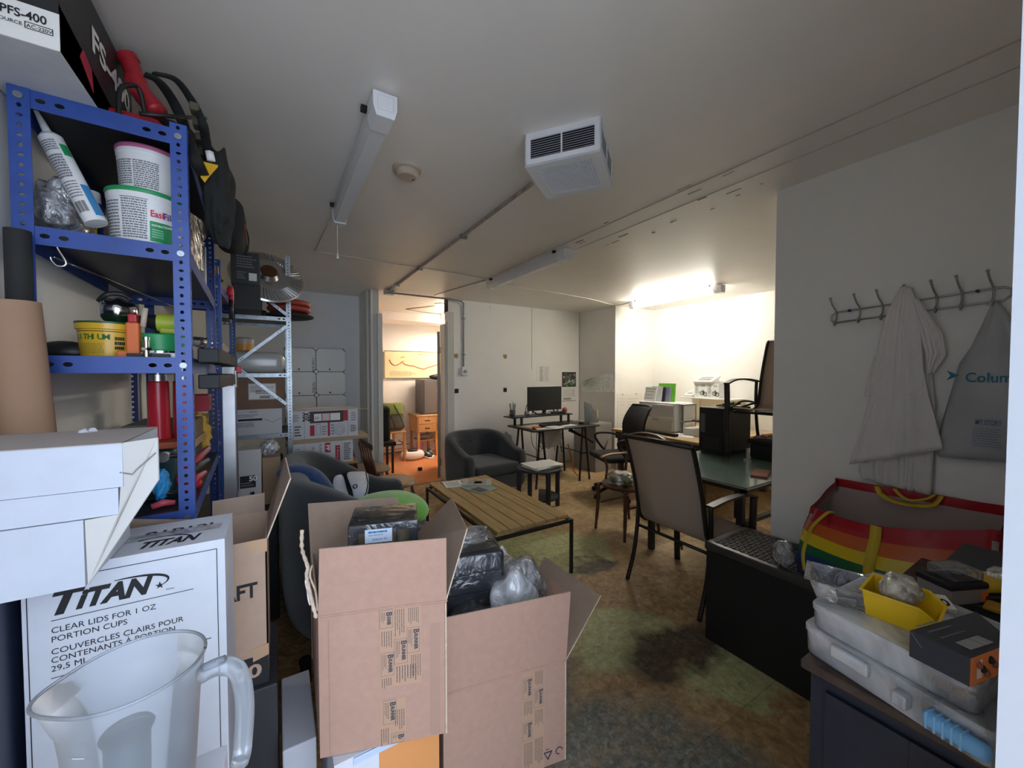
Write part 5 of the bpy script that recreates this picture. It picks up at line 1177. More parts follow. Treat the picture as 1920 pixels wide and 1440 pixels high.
# stack of black boxes and bags
st = V((0.60, 1.50, 0))
for k in range(5):
    z = 0.392+k*0.074; dx = (0.012, 0.006, 0.0, -0.003, -0.006)[k]
    o = MB(T(0.64+dx, 1.40, z, rz=-13)).rbox((-0.125, -0.09, 0 if k else -0.384), (0.125, 0.11, 0.070), bl, 0.002).build('gift_box')
    tag(o, ('black box at the bottom of the film-wrapped stack in the right open carton', 'black box one up from the bottom of the film-wrapped stack', 'black box in the middle of the film-wrapped stack', 'black box one below the top of the film-wrapped stack', 'black box on top of the film-wrapped stack, pale label')[k], 'gift box', 'black boxes stacked in the right open carton')
tag(MB(T(0.634, 1.40, 0.7585, rz=-13)).rect(V((0, 0, 0.001)), XD, YD, -0.05, -0.06, 0.09, 0.03, mat('beige label', (0.40, 0.36, 0.30), 0.4)).build('paper_label'), 'beige paper label under the film on the topmost black box', 'label')
o = MB(T(0.64, 1.40, 0.39, rz=-13)).rbox((-0.132, -0.10, 0.0), (0.132, 0.12, 0.373), wrapfilm, 0.012, 3).blob(V((-0.01, 0.02, 0.40)), (0.11, 0.07, 0.035), clearfilm, seed=14, amp=0.45, freq=2, nu=48, nv=20).build('plastic_wrap', smooth=True, auto=60)
tag(o, 'clear crinkled plastic wrapping the stack of black boxes', 'plastic wrap')
navy = mat('black garment in film', (0.02, 0.028, 0.045), 0.28, spec=0.8, bump=1.0, bscale=14)
tag(MB().blob(V((0.60, 1.285, 0.47)), (0.125, 0.08, 0.10), navy, seed=22, amp=0.35, freq=2.2, nu=60, nv=36).build('wrapped_bundle', smooth=True), 'shiny black wrapped bundle at the front left of the right open carton', 'bundle')
tag(MB().blob(V((0.61, 1.29, 0.475)), (0.135, 0.085, 0.112), wrapfilm, seed=22, amp=0.35, freq=2.2, nu=60, nv=36).build('plastic_bag', smooth=True), 'clear plastic bag around the shiny black bundle', 'plastic bag')
bagwhite = film('frosted white bag', tint=(0.85, 0.88, 0.94), haze=0.8, gloss=0.05, bscale=14, bump=0.8)
tag(MB().blob(V((0.775, 1.26, 0.52)), (0.095, 0.08, 0.145), bagwhite, seed=28, amp=0.3, freq=1.3, nu=60, nv=40).build('plastic_bag', smooth=True), 'crumpled frosted white bag in the middle of the right open carton', 'plastic bag')
tag(MB().blob(V((0.895, 1.38, 0.50)), (0.075, 0.10, 0.11), navy, seed=34, amp=0.25, freq=2.2, nu=50, nv=30).build('wrapped_bundle', smooth=True), 'dark bundle in clear film at the right of the right open carton', 'bundle')
tag(MB().blob(V((0.893, 1.38, 0.515)), (0.105, 0.12, 0.145), bagfilm, seed=35, amp=0.3, freq=1.5, nu=60, nv=36).build('plastic_bag', smooth=True), 'clear crinkled bag bulging over the right open carton', 'plastic bag')
tag(MB().blob(V((0.87, 1.54, 0.49)), (0.10, 0.06, 0.14), bagwhite, seed=38, amp=0.35, freq=1.6, nu=50, nv=30).build('plastic_bag', smooth=True), 'clear wrinkled bag at the back behind the bulging bag', 'plastic bag')

# ================================================================== SEATING AND TABLES IN THE MIDDLE
def tub_seat(name, label, X, w, d, th, arm_h, back_h, seat_z, cat, buttons=True, base=0.10):
    """local: faces -y, origin at floor centre"""
    t = thing(name, label, cat, tuple(X @ V((0, 0, 0))))
    # path of the shell centre line from the left arm front round the back to the right arm front
    hw, hd = w/2-th/2, d/2-th/2; R = min(hw, hd)*0.85; pts = []
    n = 10
    for i in range(5): pts.append(V((-hw, -hd-th/2+0.02+(2*hd+th/2-0.02-R)*i/5, 0)))
    for i in range(n+1): a = PI-PI/2*i/n; pts.append(V((-hw+R+R*math.cos(a), hd-R+R*math.sin(a), 0)))
    m_ = 4
    for i in range(1, m_): pts.append(V((-hw+R+(2*hw-2*R)*i/m_, hd, 0)))
    for i in range(n+1): a = PI/2-PI/2*i/n; pts.append(V((hw-R+R*math.cos(a), hd-R+R*math.sin(a), 0)))
    for i in range(4, -1, -1): pts.append(V((hw, -hd-th/2+0.02+(2*hd+th/2-0.02-R)*i/5, 0)))
    K = len(pts); prof = []
    sec = [(-0.5, 0), (-0.5, 0.5), (-0.5, 0.86), (-0.42, 0.96), (-0.2, 1.0), (0.2, 1.0), (0.42, 0.96), (0.5, 0.86), (0.5, 0.5), (0.5, 0)]
    mb = MB(X); vs = []
    for i, p in enumerate(pts):
        dirv = (pts[min(i+1, K-1)]-pts[max(i-1, 0)]).normalized(); out = V((dirv.y, -dirv.x, 0))*-1
        f = (p.y+hd)/(2*hd); f = max(0, min(1, f)); f = f*f*(3-2*f); h = arm_h+(back_h-arm_h)*f
        lean = 0.02*f
        for (u, v) in sec: vs.append(p+out*(u*th+lean*v)+ZD*(base+(h-base)*v))
    S = len(sec)
    fs = [(i*S+j, (i+1)*S+j, (i+1)*S+j+1, i*S+j+1) for i in range(K-1) for j in range(S-1)]
    fs += [(i*S+S-1, (i+1)*S+S-1, (i+1)*S, i*S) for i in range(K-1)]
    fs += [tuple(range(S)), tuple((K-1)*S+j for j in range(S-1, -1, -1))]
    mb.add(vs, fs, darkfabric).build('shell', t, subsurf=2)
    MB(X).rbox((-w/2+th*0.9, -d/2+0.03, base+0.02), (w/2-th*0.9, d/2-th*0.7, seat_z-0.12), darkfabric, 0.02).build('seat_base', t, smooth=True, auto=50)
    MB(X).rbox((-w/2+th*0.95, -d/2+0.01, seat_z-0.125), (w/2-th*0.95, d/2-th*0.8, seat_z), darkfabric, 0.04, 5).build('seat_cushion', t, smooth=True)
    for sx in (-1, 1):
        for sy in (-1, 1): MB(X).cyl((sx*(w/2-0.09), sy*(d/2-0.09), 0), (sx*(w/2-0.08), sy*(d/2-0.08), base+0.02), 0.018, black, r1=0.026, n=12).build('leg', t)
    if buttons:
        mb = MB(X)
        for k in (-1, 0, 1): mb.ell((k*w*0.17, hd-th*0.45, back_h-0.13), (0.012, 0.006, 0.012), matteblack, 12, 8)
        mb.build('button', t, smooth=True)
    return t
tub_seat('tub_armchair', 'charcoal fabric tub armchair standing against the back wall by the doorway', T(2.10, 4.12, 0, rz=5), 0.84, 0.76, 0.13, 0.545, 0.735, 0.42, 'armchair')
# loveseat: faces +x
LX = T(0.465, 2.60, 0, rz=90)
tub_seat('loveseat', 'charcoal fabric loveseat with rounded arms facing the slatted coffee table', LX, 1.36, 0.90, 0.17, 0.58, 0.91, 0.42, 'sofa', buttons=False)

bluecloth = mat('blue knit', (0.015, 0.045, 0.13), 0.9, var=0.3, scale=30, bump=0.5, bscale=90, sheen=0.3)
# white and black cap liner cloth with a round badge on the arm
def onarm(px, py, z): return az(px, py, z)
satin = mat('white satin', (0.66, 0.68, 0.78), 0.4, var=0.12, scale=5, sheen=0.3)
bm_ = MB()
t = thing('neck_tube', 'white and black satin cloth with a small round badge draped on the sofa arm', 'cloth', tuple(az(668, 960, 0.5)))
def armsheet(cols, m, name, th=0.01):
    vs = []; n = len(cols[0])
    for c in cols: vs += [V(p) for p in c]
    MB().add(vs, [(i*n+j, (i+1)*n+j, (i+1)*n+j+1, i*n+j+1) for i in range(len(cols)-1) for j in range(n-1)], m).build(name, t, solid=th, subsurf=2)
Q = lambda px, py, y: ay(px, py, y)
armsheet([[Q(623, 892, 3.06), Q(623, 920, 2.93), Q(632, 948, 2.90)], [Q(637, 888, 3.08), Q(638, 920, 2.90), Q(648, 950, 2.87)], [Q(644, 888, 3.10), Q(652, 925, 2.92), Q(662, 946, 2.90)]], satin, 'white_fold')
armsheet([[Q(637, 886, 3.12), Q(641, 915, 2.97), Q(650, 938, 2.95)], [Q(648, 884, 3.14), Q(655, 915, 2.95), Q(656, 939, 2.94)], [Q(655, 884, 3.14), Q(664, 920, 2.96), Q(664, 938, 2.95)]], mat('black lining', (0.01, 0.01, 0.012), 0.8), 'black_fold')
armsheet([[Q(645, 884, 3.12), Q(655, 905, 2.91), Q(662, 925, 2.89), Q(664, 941, 2.88)], [Q(665, 883, 3.14), Q(670, 903, 2.89), Q(674, 925, 2.87), Q(672, 944, 2.87)], [Q(684, 883, 3.14), Q(688, 903, 2.90), Q(686, 924, 2.88), Q(680, 942, 2.88)], [Q(690, 885, 3.14), Q(692, 905, 2.92), Q(690, 925, 2.90), Q(684, 935, 2.90)]], satin, 'white_band')
c = Q(666, 912, 2.875)
MB().tube([c+V((0.013*math.cos(a), 0, 0.013*math.sin(a))) for a in [i*2*PI/20 for i in range(21)]], 0.004, ink, n=6).build('round_badge', t, smooth=True)
MB().tube([Q(686, 884, 3.12), Q(690, 905, 2.885), Q(687, 924, 2.87), Q(678, 938, 2.865)], 0.004, ink, n=6).build('edge_piping', t, smooth=True)
# blue scarf over the back
tag(MB().tube(smoothpath([ay(530, 886, 2.50), ay(560, 882, 2.46), ay(588, 892, 2.42), ay(608, 914, 2.38), ay(622, 942, 2.34)], 6), 0.062, bluecloth, n=14, flat=0.55).build('blue_scarf', smooth=True), 'dark blue knitted scarf draped over the loveseat backrest', 'scarf')
# green plush cushion
gp = mat('lime plush', (0.19, 0.56, 0.06), 0.95, var=0.12, scale=12, bump=0.4, bscale=120, sheen=0.6)
tag(MB().ell(V((0.63, 2.62, 0.53)), (0.27, 0.29, 0.105), gp, 40, 24, f=lambda q: 1+0.05*math.sin(4*q.x+1)*math.cos(3*q.y)).build('plush_cushion', smooth=True), 'big lime green plush cushion lying on the loveseat seat', 'cushion')

# slatted coffee table
CX0, CX1, CY0, CY1, CZ = 1.19, 1.80, 2.14, 3.42, 0.405
t = thing('coffee_table', 'coffee table with yellowish wooden slats on a thin black steel frame', 'coffee table', ((CX0+CX1)/2, (CY0+CY1)/2, 0))
slat = mat('slat wood', (0.40, 0.265, 0.10), 0.5, var=0.28, scale=7, stretch=(6, 0.5, 3))
fe = mat('black square steel', (0.018, 0.018, 0.018), 0.45)
n = 6; g = 0.006; sw = (CX1-CX0-0.02-g*(n-1))/n
for i in range(n):
    x = CX0+0.01+i*(sw+g); MB().rbox((x, CY0+0.0, CZ-0.002), (x+sw, CY1, CZ+0.022), slat, 0.002, 1).build('slat', t)
MB().box((CX0+0.03, CY0+0.06, CZ-0.028), (CX1-0.03, CY0+0.12, CZ-0.002), oak).box((CX0+0.03, CY1-0.12, CZ-0.028), (CX1-0.03, CY1-0.06, CZ-0.002), oak).box((CX0+0.30, CY0+0.1, CZ-0.04), (CX0+0.36, CY1-0.1, CZ-0.003), fe).build('batten', t)
s = 0.02
mb = MB().box((CX0-s, CY0-s, CZ-0.03), (CX1+s, CY0, CZ-0.01), fe).box((CX0-s, CY1, CZ-0.03), (CX1+s, CY1+s, CZ-0.01), fe).box((CX0-s, CY0, CZ-0.03), (CX0, CY1, CZ-0.01), fe).box((CX1, CY0, CZ-0.03), (CX1+s, CY1, CZ-0.01), fe); mb.build('frame', t)
for x in (CX0-s, CX1):
    for y in (CY0-s, CY1): MB().box((x, y, 0), (x+s, y+s, CZ-0.03), fe).build('leg', t)
def magazine(label, c, rz, w, h, m, printfn, z, th=0.006, group='magazines on the coffee table'):
    t = thing('magazine', label, 'magazine', (c[0], c[1], z), group, rz=rz); X = T(c[0], c[1], z, rz=rz)
    MB(X).rbox((-w/2, -h/2, 0), (w/2, h/2, th), m, 0.001, 1).build('pages', t)
    mb = MB(); o = X @ V((-w/2, -h/2, th)); xd = X.to_3x3() @ XD; yd = X.to_3x3() @ YD; printfn(mb, o, xd, yd); mb.build('cover_print', t); return t
zc_ = CZ+0.0225
magazine('bluish magazine lowest and nearest in the pile on the coffee table', (1.52, 3.05), 15, 0.21, 0.28, mat('teal paper', (0.25, 0.36, 0.36), 0.5), lambda mb, o, x, y: (mb.rect(o, x, y, 0.02, 0.02, 0.12, 0.16, mat('brown picture', (0.12, 0.08, 0.06), 0.5)), mb.lines(o, x, y, 0.02, 0.2, 0.19, 0.26, 3, greyink, 3)), zc_)
magazine('open white brochure at the left of the pile on the coffee table', (1.44, 3.27), 80, 0.20, 0.30, offwhite, lambda mb, o, x, y: (mb.rect(o, x, y, 0.03, 0.03, 0.17, 0.13, mat('dark photo', (0.10, 0.10, 0.12), 0.4)), mb.lines(o, x, y, 0.02, 0.16, 0.18, 0.28, 6, greyink, 4)), zc_)
magazine('white magazine with a grey picture on top of the pile on the coffee table', (1.58, 3.20), 60, 0.21, 0.27, mat('grey magazine', (0.45, 0.44, 0.42), 0.4), lambda mb, o, x, y: (mb.rect(o, x, y, 0.02, 0.05, 0.19, 0.22, mat('warm picture', (0.30, 0.27, 0.23), 0.4)), mb.rect(o, x, y, 0.06, 0.09, 0.12, 0.16, mat('light picture', (0.55, 0.52, 0.46), 0.4))), zc_+0.0065)

# round black side table with a lower shelf
c = V((2.38, 3.34, 0)); R_ = 0.24; zt_ = 0.45
t = thing('side_table', 'low round black side table with a lower shelf, folded papers on top', 'side table', tuple(c))
sb = mat('black stained wood', (0.03, 0.032, 0.035), 0.5, var=0.15, scale=12)
MB().lathe([(R_-0.004, zt_-0.022), (R_, zt_-0.018), (R_, zt_-0.004), (R_-0.004, zt_), (0, zt_)], sb, c=c, n=48).build('tabletop', t, smooth=True, auto=40)
mb = MB(); N = 24
arc = [c+V((math.cos(a)*(R_-0.03), math.sin(a)*(R_-0.03), 0)) for a in [-2.2+i*PI/N for i in range(N+1)]]
mb.add([p+ZD*0.13 for p in arc]+[p+ZD*0.15 for p in arc], [tuple(range(N, -1, -1)), tuple(range(N+1, 2*N+2))]+[(i, i+1, N+2+i, N+1+i) for i in range(N)]+[(N, 0, N+1, 2*N+1)], sb); mb.build('lower_shelf', t)
for a in (math.radians(-10), math.radians(80), math.radians(170), math.radians(-100)):
    MB(Matrix.Translation(c) @ Matrix.Rotation(a, 4, 'Z')).rbox((R_-0.03, -0.022, 0), (R_+0.008, 0.022, zt_-0.012 if a > -5 else zt_), sb, 0.008, 2).build('leg', t)
MB(Matrix.Translation(c) @ Matrix.Rotation(math.radians(-60), 4, 'Z')).rbox((R_-0.14, -0.03, 0.15), (R_-0.11, 0.03, zt_-0.02), sb, 0.004, 2).build('upright', t)
t = thing('newspaper', 'folded white newspapers lying on the round black side table', 'newspaper', (c.x+0.03, c.y, zt_))
for k, (rz, dx) in enumerate(((8, 0), (14, 0.008), (-3, -0.004))):
    X = T(c.x+0.04+dx, c.y-0.01, zt_+0.001+k*0.011, rz=rz); MB(X).rbox((-0.19, -0.13, 0), (0.19, 0.13, 0.010), offwhite, 0.003, 2).lines(V((-0.19, -0.13, 0.010)), XD, YD, 0.02, 0.02, 0.36, 0.24, 8, mat('faint newsprint', (0.55, 0.54, 0.53), 0.8), 5+k).build('folded_sheet', t)

# sling patio chairs, local: faces +x
def patio_chair(label, X, group='sling patio chairs'):
    t = thing('patio_chair', label, 'chair', tuple(X @ V((0, 0, 0))), group)
    fr = mat('bronze black tube', (0.018, 0.014, 0.012), 0.4); w = 0.25
    side = smoothpath([(-0.34, 0, 1.03), (-0.315, 0, 1.00), (-0.28, 0, 0.90), (-0.225, 0, 0.72), (-0.19, 0, 0.55), (-0.16, 0, 0.45), (-0.08, 0, 0.40), (0.10, 0, 0.415), (0.26, 0, 0.44), (0.29, 0, 0.42)], 5)
    for s in (-1, 1):
        MB(X).tube([p+V((0, s*w, 0)) for p in side], 0.014, fr, n=10).build('side_rail', t, smooth=True)
        MB(X).tube(smoothpath([(-0.17, s*(w+0.02), 0.66), (-0.165, s*(w+0.02), 0.45), (-0.20, s*(w+0.02), 0.2), (-0.27, s*(w+0.02), 0.0)], 5), 0.014, fr, n=8).build('leg', t, smooth=True)
        MB(X).tube(smoothpath([(0.30, s*(w+0.03), 0.64), (0.29, s*(w+0.03), 0.45), (0.29, s*(w+0.02), 0.0)], 4), 0.016, fr, n=8, flat=1.4).build('leg', t, smooth=True)
        arm = smoothpath([(-0.18, s*(w+0.02), 0.655), (0.0, s*(w+0.025), 0.675), (0.18, s*(w+0.03), 0.672), (0.31, s*(w+0.03), 0.64)], 5)
        vs = []; 
        for p in arm: vs += [p+V((0, -0.024, -0.006)), p+V((0, 0.024, -0.006)), p+V((0, 0.024, 0.008)), p+V((0, -0.024, 0.008))]
        K = len(arm); MB(X).add(vs, [(4*i+j, 4*i+(j+1) % 4, 4*i+4+(j+1) % 4, 4*i+4+j) for i in range(K-1) for j in range(4)]+[(3, 2, 1, 0), tuple(4*(K-1)+j for j in range(4))], fr).build('armrest', t)
        MB(X).tube([(-0.165, s*(w+0.02), 0.46), (0.29, s*(w+0.025), 0.40)], 0.011, fr, n=8).build('side_stretcher', t, smooth=True)
    for (cx, hw_, cz, cr_) in ((-0.17, w+0.02, 0.37, 0.011), (0.24, w, 0.40, 0.011), (-0.338, w, 1.025, 0.016)): MB(X).tube([(cx, -hw_, cz), (cx, hw_, cz)], cr_, fr).build('crossbar', t, smooth=True)
    MB(X).tube([(-0.17, -w*0.3, 0.37), (0.28, w*0.9, 0.10)], 0.010, fr).build('brace', t, smooth=True)
    vs = []; 
    for p in side[2:-3]: vs += [p+V((0, -w, 0)), p+V((0.008, -w*0.4, -0.004)), p+V((0.008, w*0.4, -0.004)), p+V((0, w, 0))]
    K = len(side[2:-3])
    MB(X).add(vs, [(4*i+j, 4*i+4+j, 4*i+5+j, 4*i+j+1) for i in range(K-1) for j in range(3)], sling).build('sling', t, smooth=True, solid=0.004)
    return t
sling = bpy.data.materials.new('taupe mesh sling'); sling.use_nodes = True
nt = sling.node_tree; nt.nodes.clear(); o_ = nt.nodes.new('ShaderNodeOutputMaterial'); df = nt.nodes.new('ShaderNodeBsdfDiffuse'); tl = nt.nodes.new('ShaderNodeBsdfTranslucent'); mx_ = nt.nodes.new('ShaderNodeMixShader')
df.inputs[0].default_value = (0.50, 0.43, 0.38, 1); tl.inputs[0].default_value = (0.58, 0.51, 0.46, 1); mx_.inputs[0].default_value = 0.45
nt.links.new(df.outputs[0], mx_.inputs[1]); nt.links.new(tl.outputs[0], mx_.inputs[2]); nt.links.new(mx_.outputs[0], o_.inputs[0])
patio_chair('taupe sling patio chair with dark frame standing on the floor beside the black crate', T(2.36, 1.585, 0, rz=0))

# glass-topped table
t = thing('glass_table', 'table with a frosted green glass top on dark legs behind the sling chair', 'table', (3.25, 1.75, 0))
glassm = mat('frosted green glass', (0.11, 0.175, 0.155), 0.22, var=0.15, scale=3, spec=0.7, coat=0.3)
GX0, GX1, GY0, GY1, GZ = 2.545, 4.0, 1.29, 2.16, 0.72
MB().rbox((GX0, GY0, GZ-0.008), (GX1, GY1, GZ), glassm, 0.003, 2).build('glass_top', t)
MB().rbox((GX0-0.004, GY0-0.004, GZ-0.016), (GX1+0.004, GY0+0.01, GZ-0.0085), alu, 0.002, 1).rbox((GX0-0.004, GY0, GZ-0.016), (GX0+0.01, GY1, GZ-0.0085), alu, 0.002, 1).build('edge_strip', t)
MB().box((GX0+0.03, GY0+0.03, GZ-0.05), (GX1-0.03, GY0+0.06, GZ-0.017), fe).box((GX0+0.03, GY1-0.06, GZ-0.05), (GX1-0.03, GY1-0.03, GZ-0.017), fe).box((GX0+0.03, GY0+0.03, GZ-0.05), (GX0+0.06, GY1-0.03, GZ-0.017), fe).build('frame', t)
for x in (GX0+0.06, GX1-0.1):
    for y in (GY0+0.06, GY1-0.1): MB().box((x, y, 0), (x+0.04, y+0.04, GZ-0.05), fe).build('leg', t)
MB().box((GX0+0.25, GY0+0.3, 0.25), (GX1-0.4, GY0+0.34, 0.28), fe).build('stretcher', t)
patio_chair('taupe sling patio chair standing on top of the frosted glass table', T(3.62, 1.585, GZ, rz=180))
# pc tower and other kit on the glass table
def tower(label, x0, y0, x1, y1, z0, z1):
    t = thing('computer_tower', label, 'computer', ((x0+x1)/2, (y0+y1)/2, z0))
    MB().rbox((x0, y0, z0+0.02), (x1, y1, z1), black, 0.006).rbox((x0+0.02, y0+0.01, z0), (x1-0.02, y1-0.01, z0+0.02), matteblack, 0.002).build('case', t)
    mb = MB(); o = V((x0-0.0005, y1, z0)); xd = -YD
    for k in range(5): mb.rect(o, xd, ZD, 0.04, 0.05+k*0.022, 0.19, 0.064+k*0.022, mat('dark grille', (0.03, 0.03, 0.03), 0.3))
    mb.rect(o, xd, ZD, 0.015, 0.19, 0.06, 0.36, mat('sticker grey', (0.12, 0.12, 0.12), 0.4)); mb.lines(o+xd*0.02+ZD*0.34, -ZD, xd, 0, 0, 0.14, 0.03, 2, mat('pale sticker ink', (0.4, 0.4, 0.4), 0.5), 3, lift=-0.001)
    mb.build('front_panel', t); return t
tower('large black computer tower standing on the frosted glass table', 3.34, 1.905, 3.80, 2.13, GZ+0.001, GZ+0.42)
mb = MB(); rnd = random.Random(4)
for k in range(4):
    mb.tube(smoothpath([(3.42+rnd.uniform(0, 0.3), 1.93+rnd.uniform(0, 0.14), GZ+0.428+rnd.uniform(0, 0.03)) for _ in range(6)]), 0.005, black, n=6)
mb.tube(smoothpath([(3.6, 1.96, GZ+0.43), (3.7, 1.93, GZ+0.47), (3.82, 1.90, GZ+0.46), (3.84, 1.86, GZ+0.43)]), 0.009, black)
tag(mb.build('black_cables', smooth=True), 'tangle of black cables lying on top of the computer tower', 'cables')
t = thing('printer', 'black box-like printer under the seat of the chair on the glass table', 'printer', (3.7, 1.62, GZ))
MB().rbox((3.50, 1.42, GZ+0.001), (3.86, 1.76, GZ+0.12), black, 0.01).build('body', t); MB().rbox((3.50, 1.50, GZ+0.121), (3.86, 1.78, GZ+0.16), matteblack, 0.01).build('lid', t)
mb = MB(); cols = [mat('blue wire', (0.05, 0.2, 0.5), 0.5), mat('red wire', (0.4, 0.08, 0.06), 0.5), mat('grey wire', (0.3, 0.3, 0.32), 0.5)]
for k in range(9): mb.tube(smoothpath([(3.52+rnd.uniform(0, 0.2), 1.46+rnd.uniform(0, 0.3), GZ+0.168+rnd.uniform(0, 0.02)) for _ in range(5)]), 0.004, cols[k % 3], n=5)
tag(mb.build('coloured_wires', smooth=True), 'tangle of blue and red wires on the black printer', 'wires')
tag(MB().cyl((3.35, 1.70, GZ+0.001), (3.35, 1.70, GZ+0.10), 0.012, alu, n=14).cyl((3.35, 1.70, GZ+0.001), (3.35, 1.70, GZ+0.012), 0.03, alu, n=18).build('metal_stand', smooth=True, auto=40), 'small silver stand on the glass table next to the tower', 'stand')
tag(MB(T(2.98, 1.42, GZ+0.001, rz=20)).rbox((-0.12, -0.05, 0), (0.12, 0.05, 0.012), mat('red brown card', (0.28, 0.10, 0.06), 0.5), 0.002).build('notebook'), 'thin red-brown notebook at the partition end of the glass table', 'notebook')

# wooden armchair with the bag of limes
t = thing('wooden_armchair', 'dark bentwood armchair whose seat holds a bag of green fruit', 'chair', (2.75, 2.45, 0))
wd = brownwood
for (x, y, dx, dy) in ((2.56, 2.63, -0.03, 0.0), (2.56, 2.30, -0.03, -0.02), (2.95, 2.63, 0.03, 0.0), (2.95, 2.30, 0.03, -0.02)):
    MB().tube(smoothpath([(x, y, 0.42), (x+dx*0.2, y+dy*0.2, 0.22), (x+dx, y+dy, 0.0)], 5), [0.018]*4+[0.016]*4+[0.013]*3, wd, n=10).build('leg', t, smooth=True)
MB().lathe([(0.21, 0.405), (0.225, 0.41), (0.225, 0.43), (0.215, 0.438), (0, 0.434)], wd, c=(2.755, 2.465, 0), n=40).build('seat', t, smooth=True, auto=40)
for y in (2.66, 2.26):
    MB().tube(smoothpath([(2.62, y, 0.65), (2.74, y+0.005, 0.665), (2.90, y, 0.66), (2.98, y, 0.66)], 5), 0.018, oak if y > 2.5 else wd, n=10, flat=0.6).build('armrest', t, smooth=True)
    MB().tube(smoothpath([(2.68, y*0.99+0.02, 0.43), (2.70, y, 0.56), (2.64, y, 0.65)], 5), 0.012, wd).build('arm_post', t, smooth=True)
    MB().tube(smoothpath([(2.95, y, 0.42), (2.98, y, 0.65), (3.03, y, 0.84)], 5), 0.015, wd).build('back_post', t, smooth=True)
MB().tube(smoothpath([(3.03, 2.67, 0.83), (3.06, 2.55, 0.86), (3.06, 2.38, 0.86), (3.03, 2.25, 0.83)], 5), 0.026, wd, n=10, flat=0.5).build('top_rail', t, smooth=True)
MB().tube([(2.57, 2.60, 0.25), (2.94, 2.60, 0.25)], 0.008, wd).tube([(2.57, 2.33, 0.25), (2.94, 2.33, 0.25)], 0.008, wd).build('stretcher', t, smooth=True)
for k, (x, y) in enumerate(((2.63, 2.50), (2.66, 2.38), (2.72, 2.45))):
    tag(MB().ell((x, y, 0.478), (0.036, 0.038, 0.034), mat('lime peel', (0.16, 0.24, 0.02), 0.4), 20, 12).build('lime', smooth=True), ('green lime at the left inside the bag on the wooden armchair', 'green lime at the right inside the bag on the wooden armchair', 'green lime at the back inside the bag on the wooden armchair')[k], 'fruit', 'limes in the bag')
tag(MB().blob(V((2.665, 2.45, 0.50)), (0.10, 0.13, 0.062), film('thin clear bag', haze=0.18, gloss=0.1), seed=61, amp=0.3, freq=2.5, nu=50, nv=30).build('plastic_bag', smooth=True), 'clear bag of green fruit on the seat of the wooden armchair', 'plastic bag')
boxat('paper_slip', 'white paper slip on the wooden armchair seat by the sling chair', 'paper', (2.72, 2.27, 0.4395), (2.86, 2.34, 0.4405), offwhite, 0.0002)
t = thing('waste_bin', 'grey plastic bin on the floor behind the wooden armchair', 'bin', (3.2, 2.6, 0))
MB().lathe([(0.11, 0.0), (0.14, 0.33), (0.147, 0.335), (0.147, 0.35), (0.135, 0.35), (0.105, 0.01), (0, 0.01)], mat('grey bin plastic', (0.32, 0.33, 0.34), 0.5), c=(3.32, 2.52, 0), n=36).build('bin', t, smooth=True, auto=40)

# windsor chairs and the cartons beside the loveseat
def windsor(label, X):
    t = thing('windsor_chair', label, 'chair', tuple(X @ V((0, 0, 0))), 'dark spindle-back chairs')
    seatm = mat('worn chair seat', (0.30, 0.20, 0.13), 0.4, var=0.25, scale=5, stretch=(1, 8, 1))
    mb = MB(X); N = 28; prof = []
    for i in range(N): a = 2*PI*i/N; prof.append((0.19*(abs(math.cos(a))**0.7)*(1 if math.cos(a) > 0 else -1), 0.21*(abs(math.sin(a))**0.75)*(1 if math.sin(a) > 0 else -1)))
    mb.add([V((a, b, 0.425)) for a, b in prof]+[V((a*1.05, b*1.05, 0.44)) for a, b in prof]+[V((a, b, 0.455)) for a, b in prof], [tuple(range(N-1, -1, -1)), tuple(range(2*N, 3*N))]+[(k*N+i, k*N+(i+1) % N, (k+1)*N+(i+1) % N, (k+1)*N+i) for k in range(2) for i in range(N)], seatm)
    mb.build('seat', t, smooth=True, auto=35)
    for sx in (-1, 1):
        for sy in (-1, 1):
            a, b = V((sx*0.13, sy*0.14, 0.43)), V((sx*0.19, sy*0.20, 0)); pts = [a+(b-a)*k/8 for k in range(9)]
            MB(X).tube(pts, [0.013, 0.016, 0.021, 0.014, 0.020, 0.022, 0.014, 0.012, 0.010], brownwood, n=10).build('leg', t, smooth=True)
    MB(X).tube([(-0.16, -0.17, 0.2), (0.16, -0.17, 0.2)], 0.009, brownwood).tube([(-0.16, 0.17, 0.2), (0.16, 0.17, 0.2)], 0.009, brownwood).tube([(0, -0.17, 0.2), (0, 0.17, 0.2)], 0.009, brownwood).build('stretcher', t, smooth=True)
    for k in range(5):
        y = -0.16+k*0.08; MB(X).tube([(-0.16, y*0.9, 0.45), (-0.215, y*1.05, 0.65), (-0.25, y*1.15, 0.81)], [0.009, 0.013, 0.009] if k in (0, 4) else [0.007, 0.010, 0.007], brownwood, n=8).build('spindle', t, smooth=True)
    pts = smoothpath([(-0.235, -0.215, 0.815), (-0.258, -0.11, 0.83), (-0.265, 0, 0.835), (-0.258, 0.11, 0.83), (-0.235, 0.215, 0.815)], 4)
    vs = []
    for p in pts: vs += [p+V((-0.009, 0, -0.03)), p+V((0.009, 0, -0.03)), p+V((0.007, 0, 0.03)), p+V((-0.009, 0, 0.03))]
    K = len(pts); MB(X).add(vs, [(4*i+j, 4*i+(j+1) % 4, 4*i+4+(j+1) % 4, 4*i+4+j) for i in range(K-1) for j in range(4)]+[(3, 2, 1, 0), tuple(4*(K-1)+j for j in range(4))], brownwood).build('top_rail', t, subsurf=1)
    return t
windsor('dark spindle-back chair with a worn seat, just behind the loveseat arm', T(0.91, 3.62, 0, rz=4))
windsor('dark spindle-back chair nearer the doorway, mostly hidden by the first one', T(0.83, 4.25, 0, rz=8))
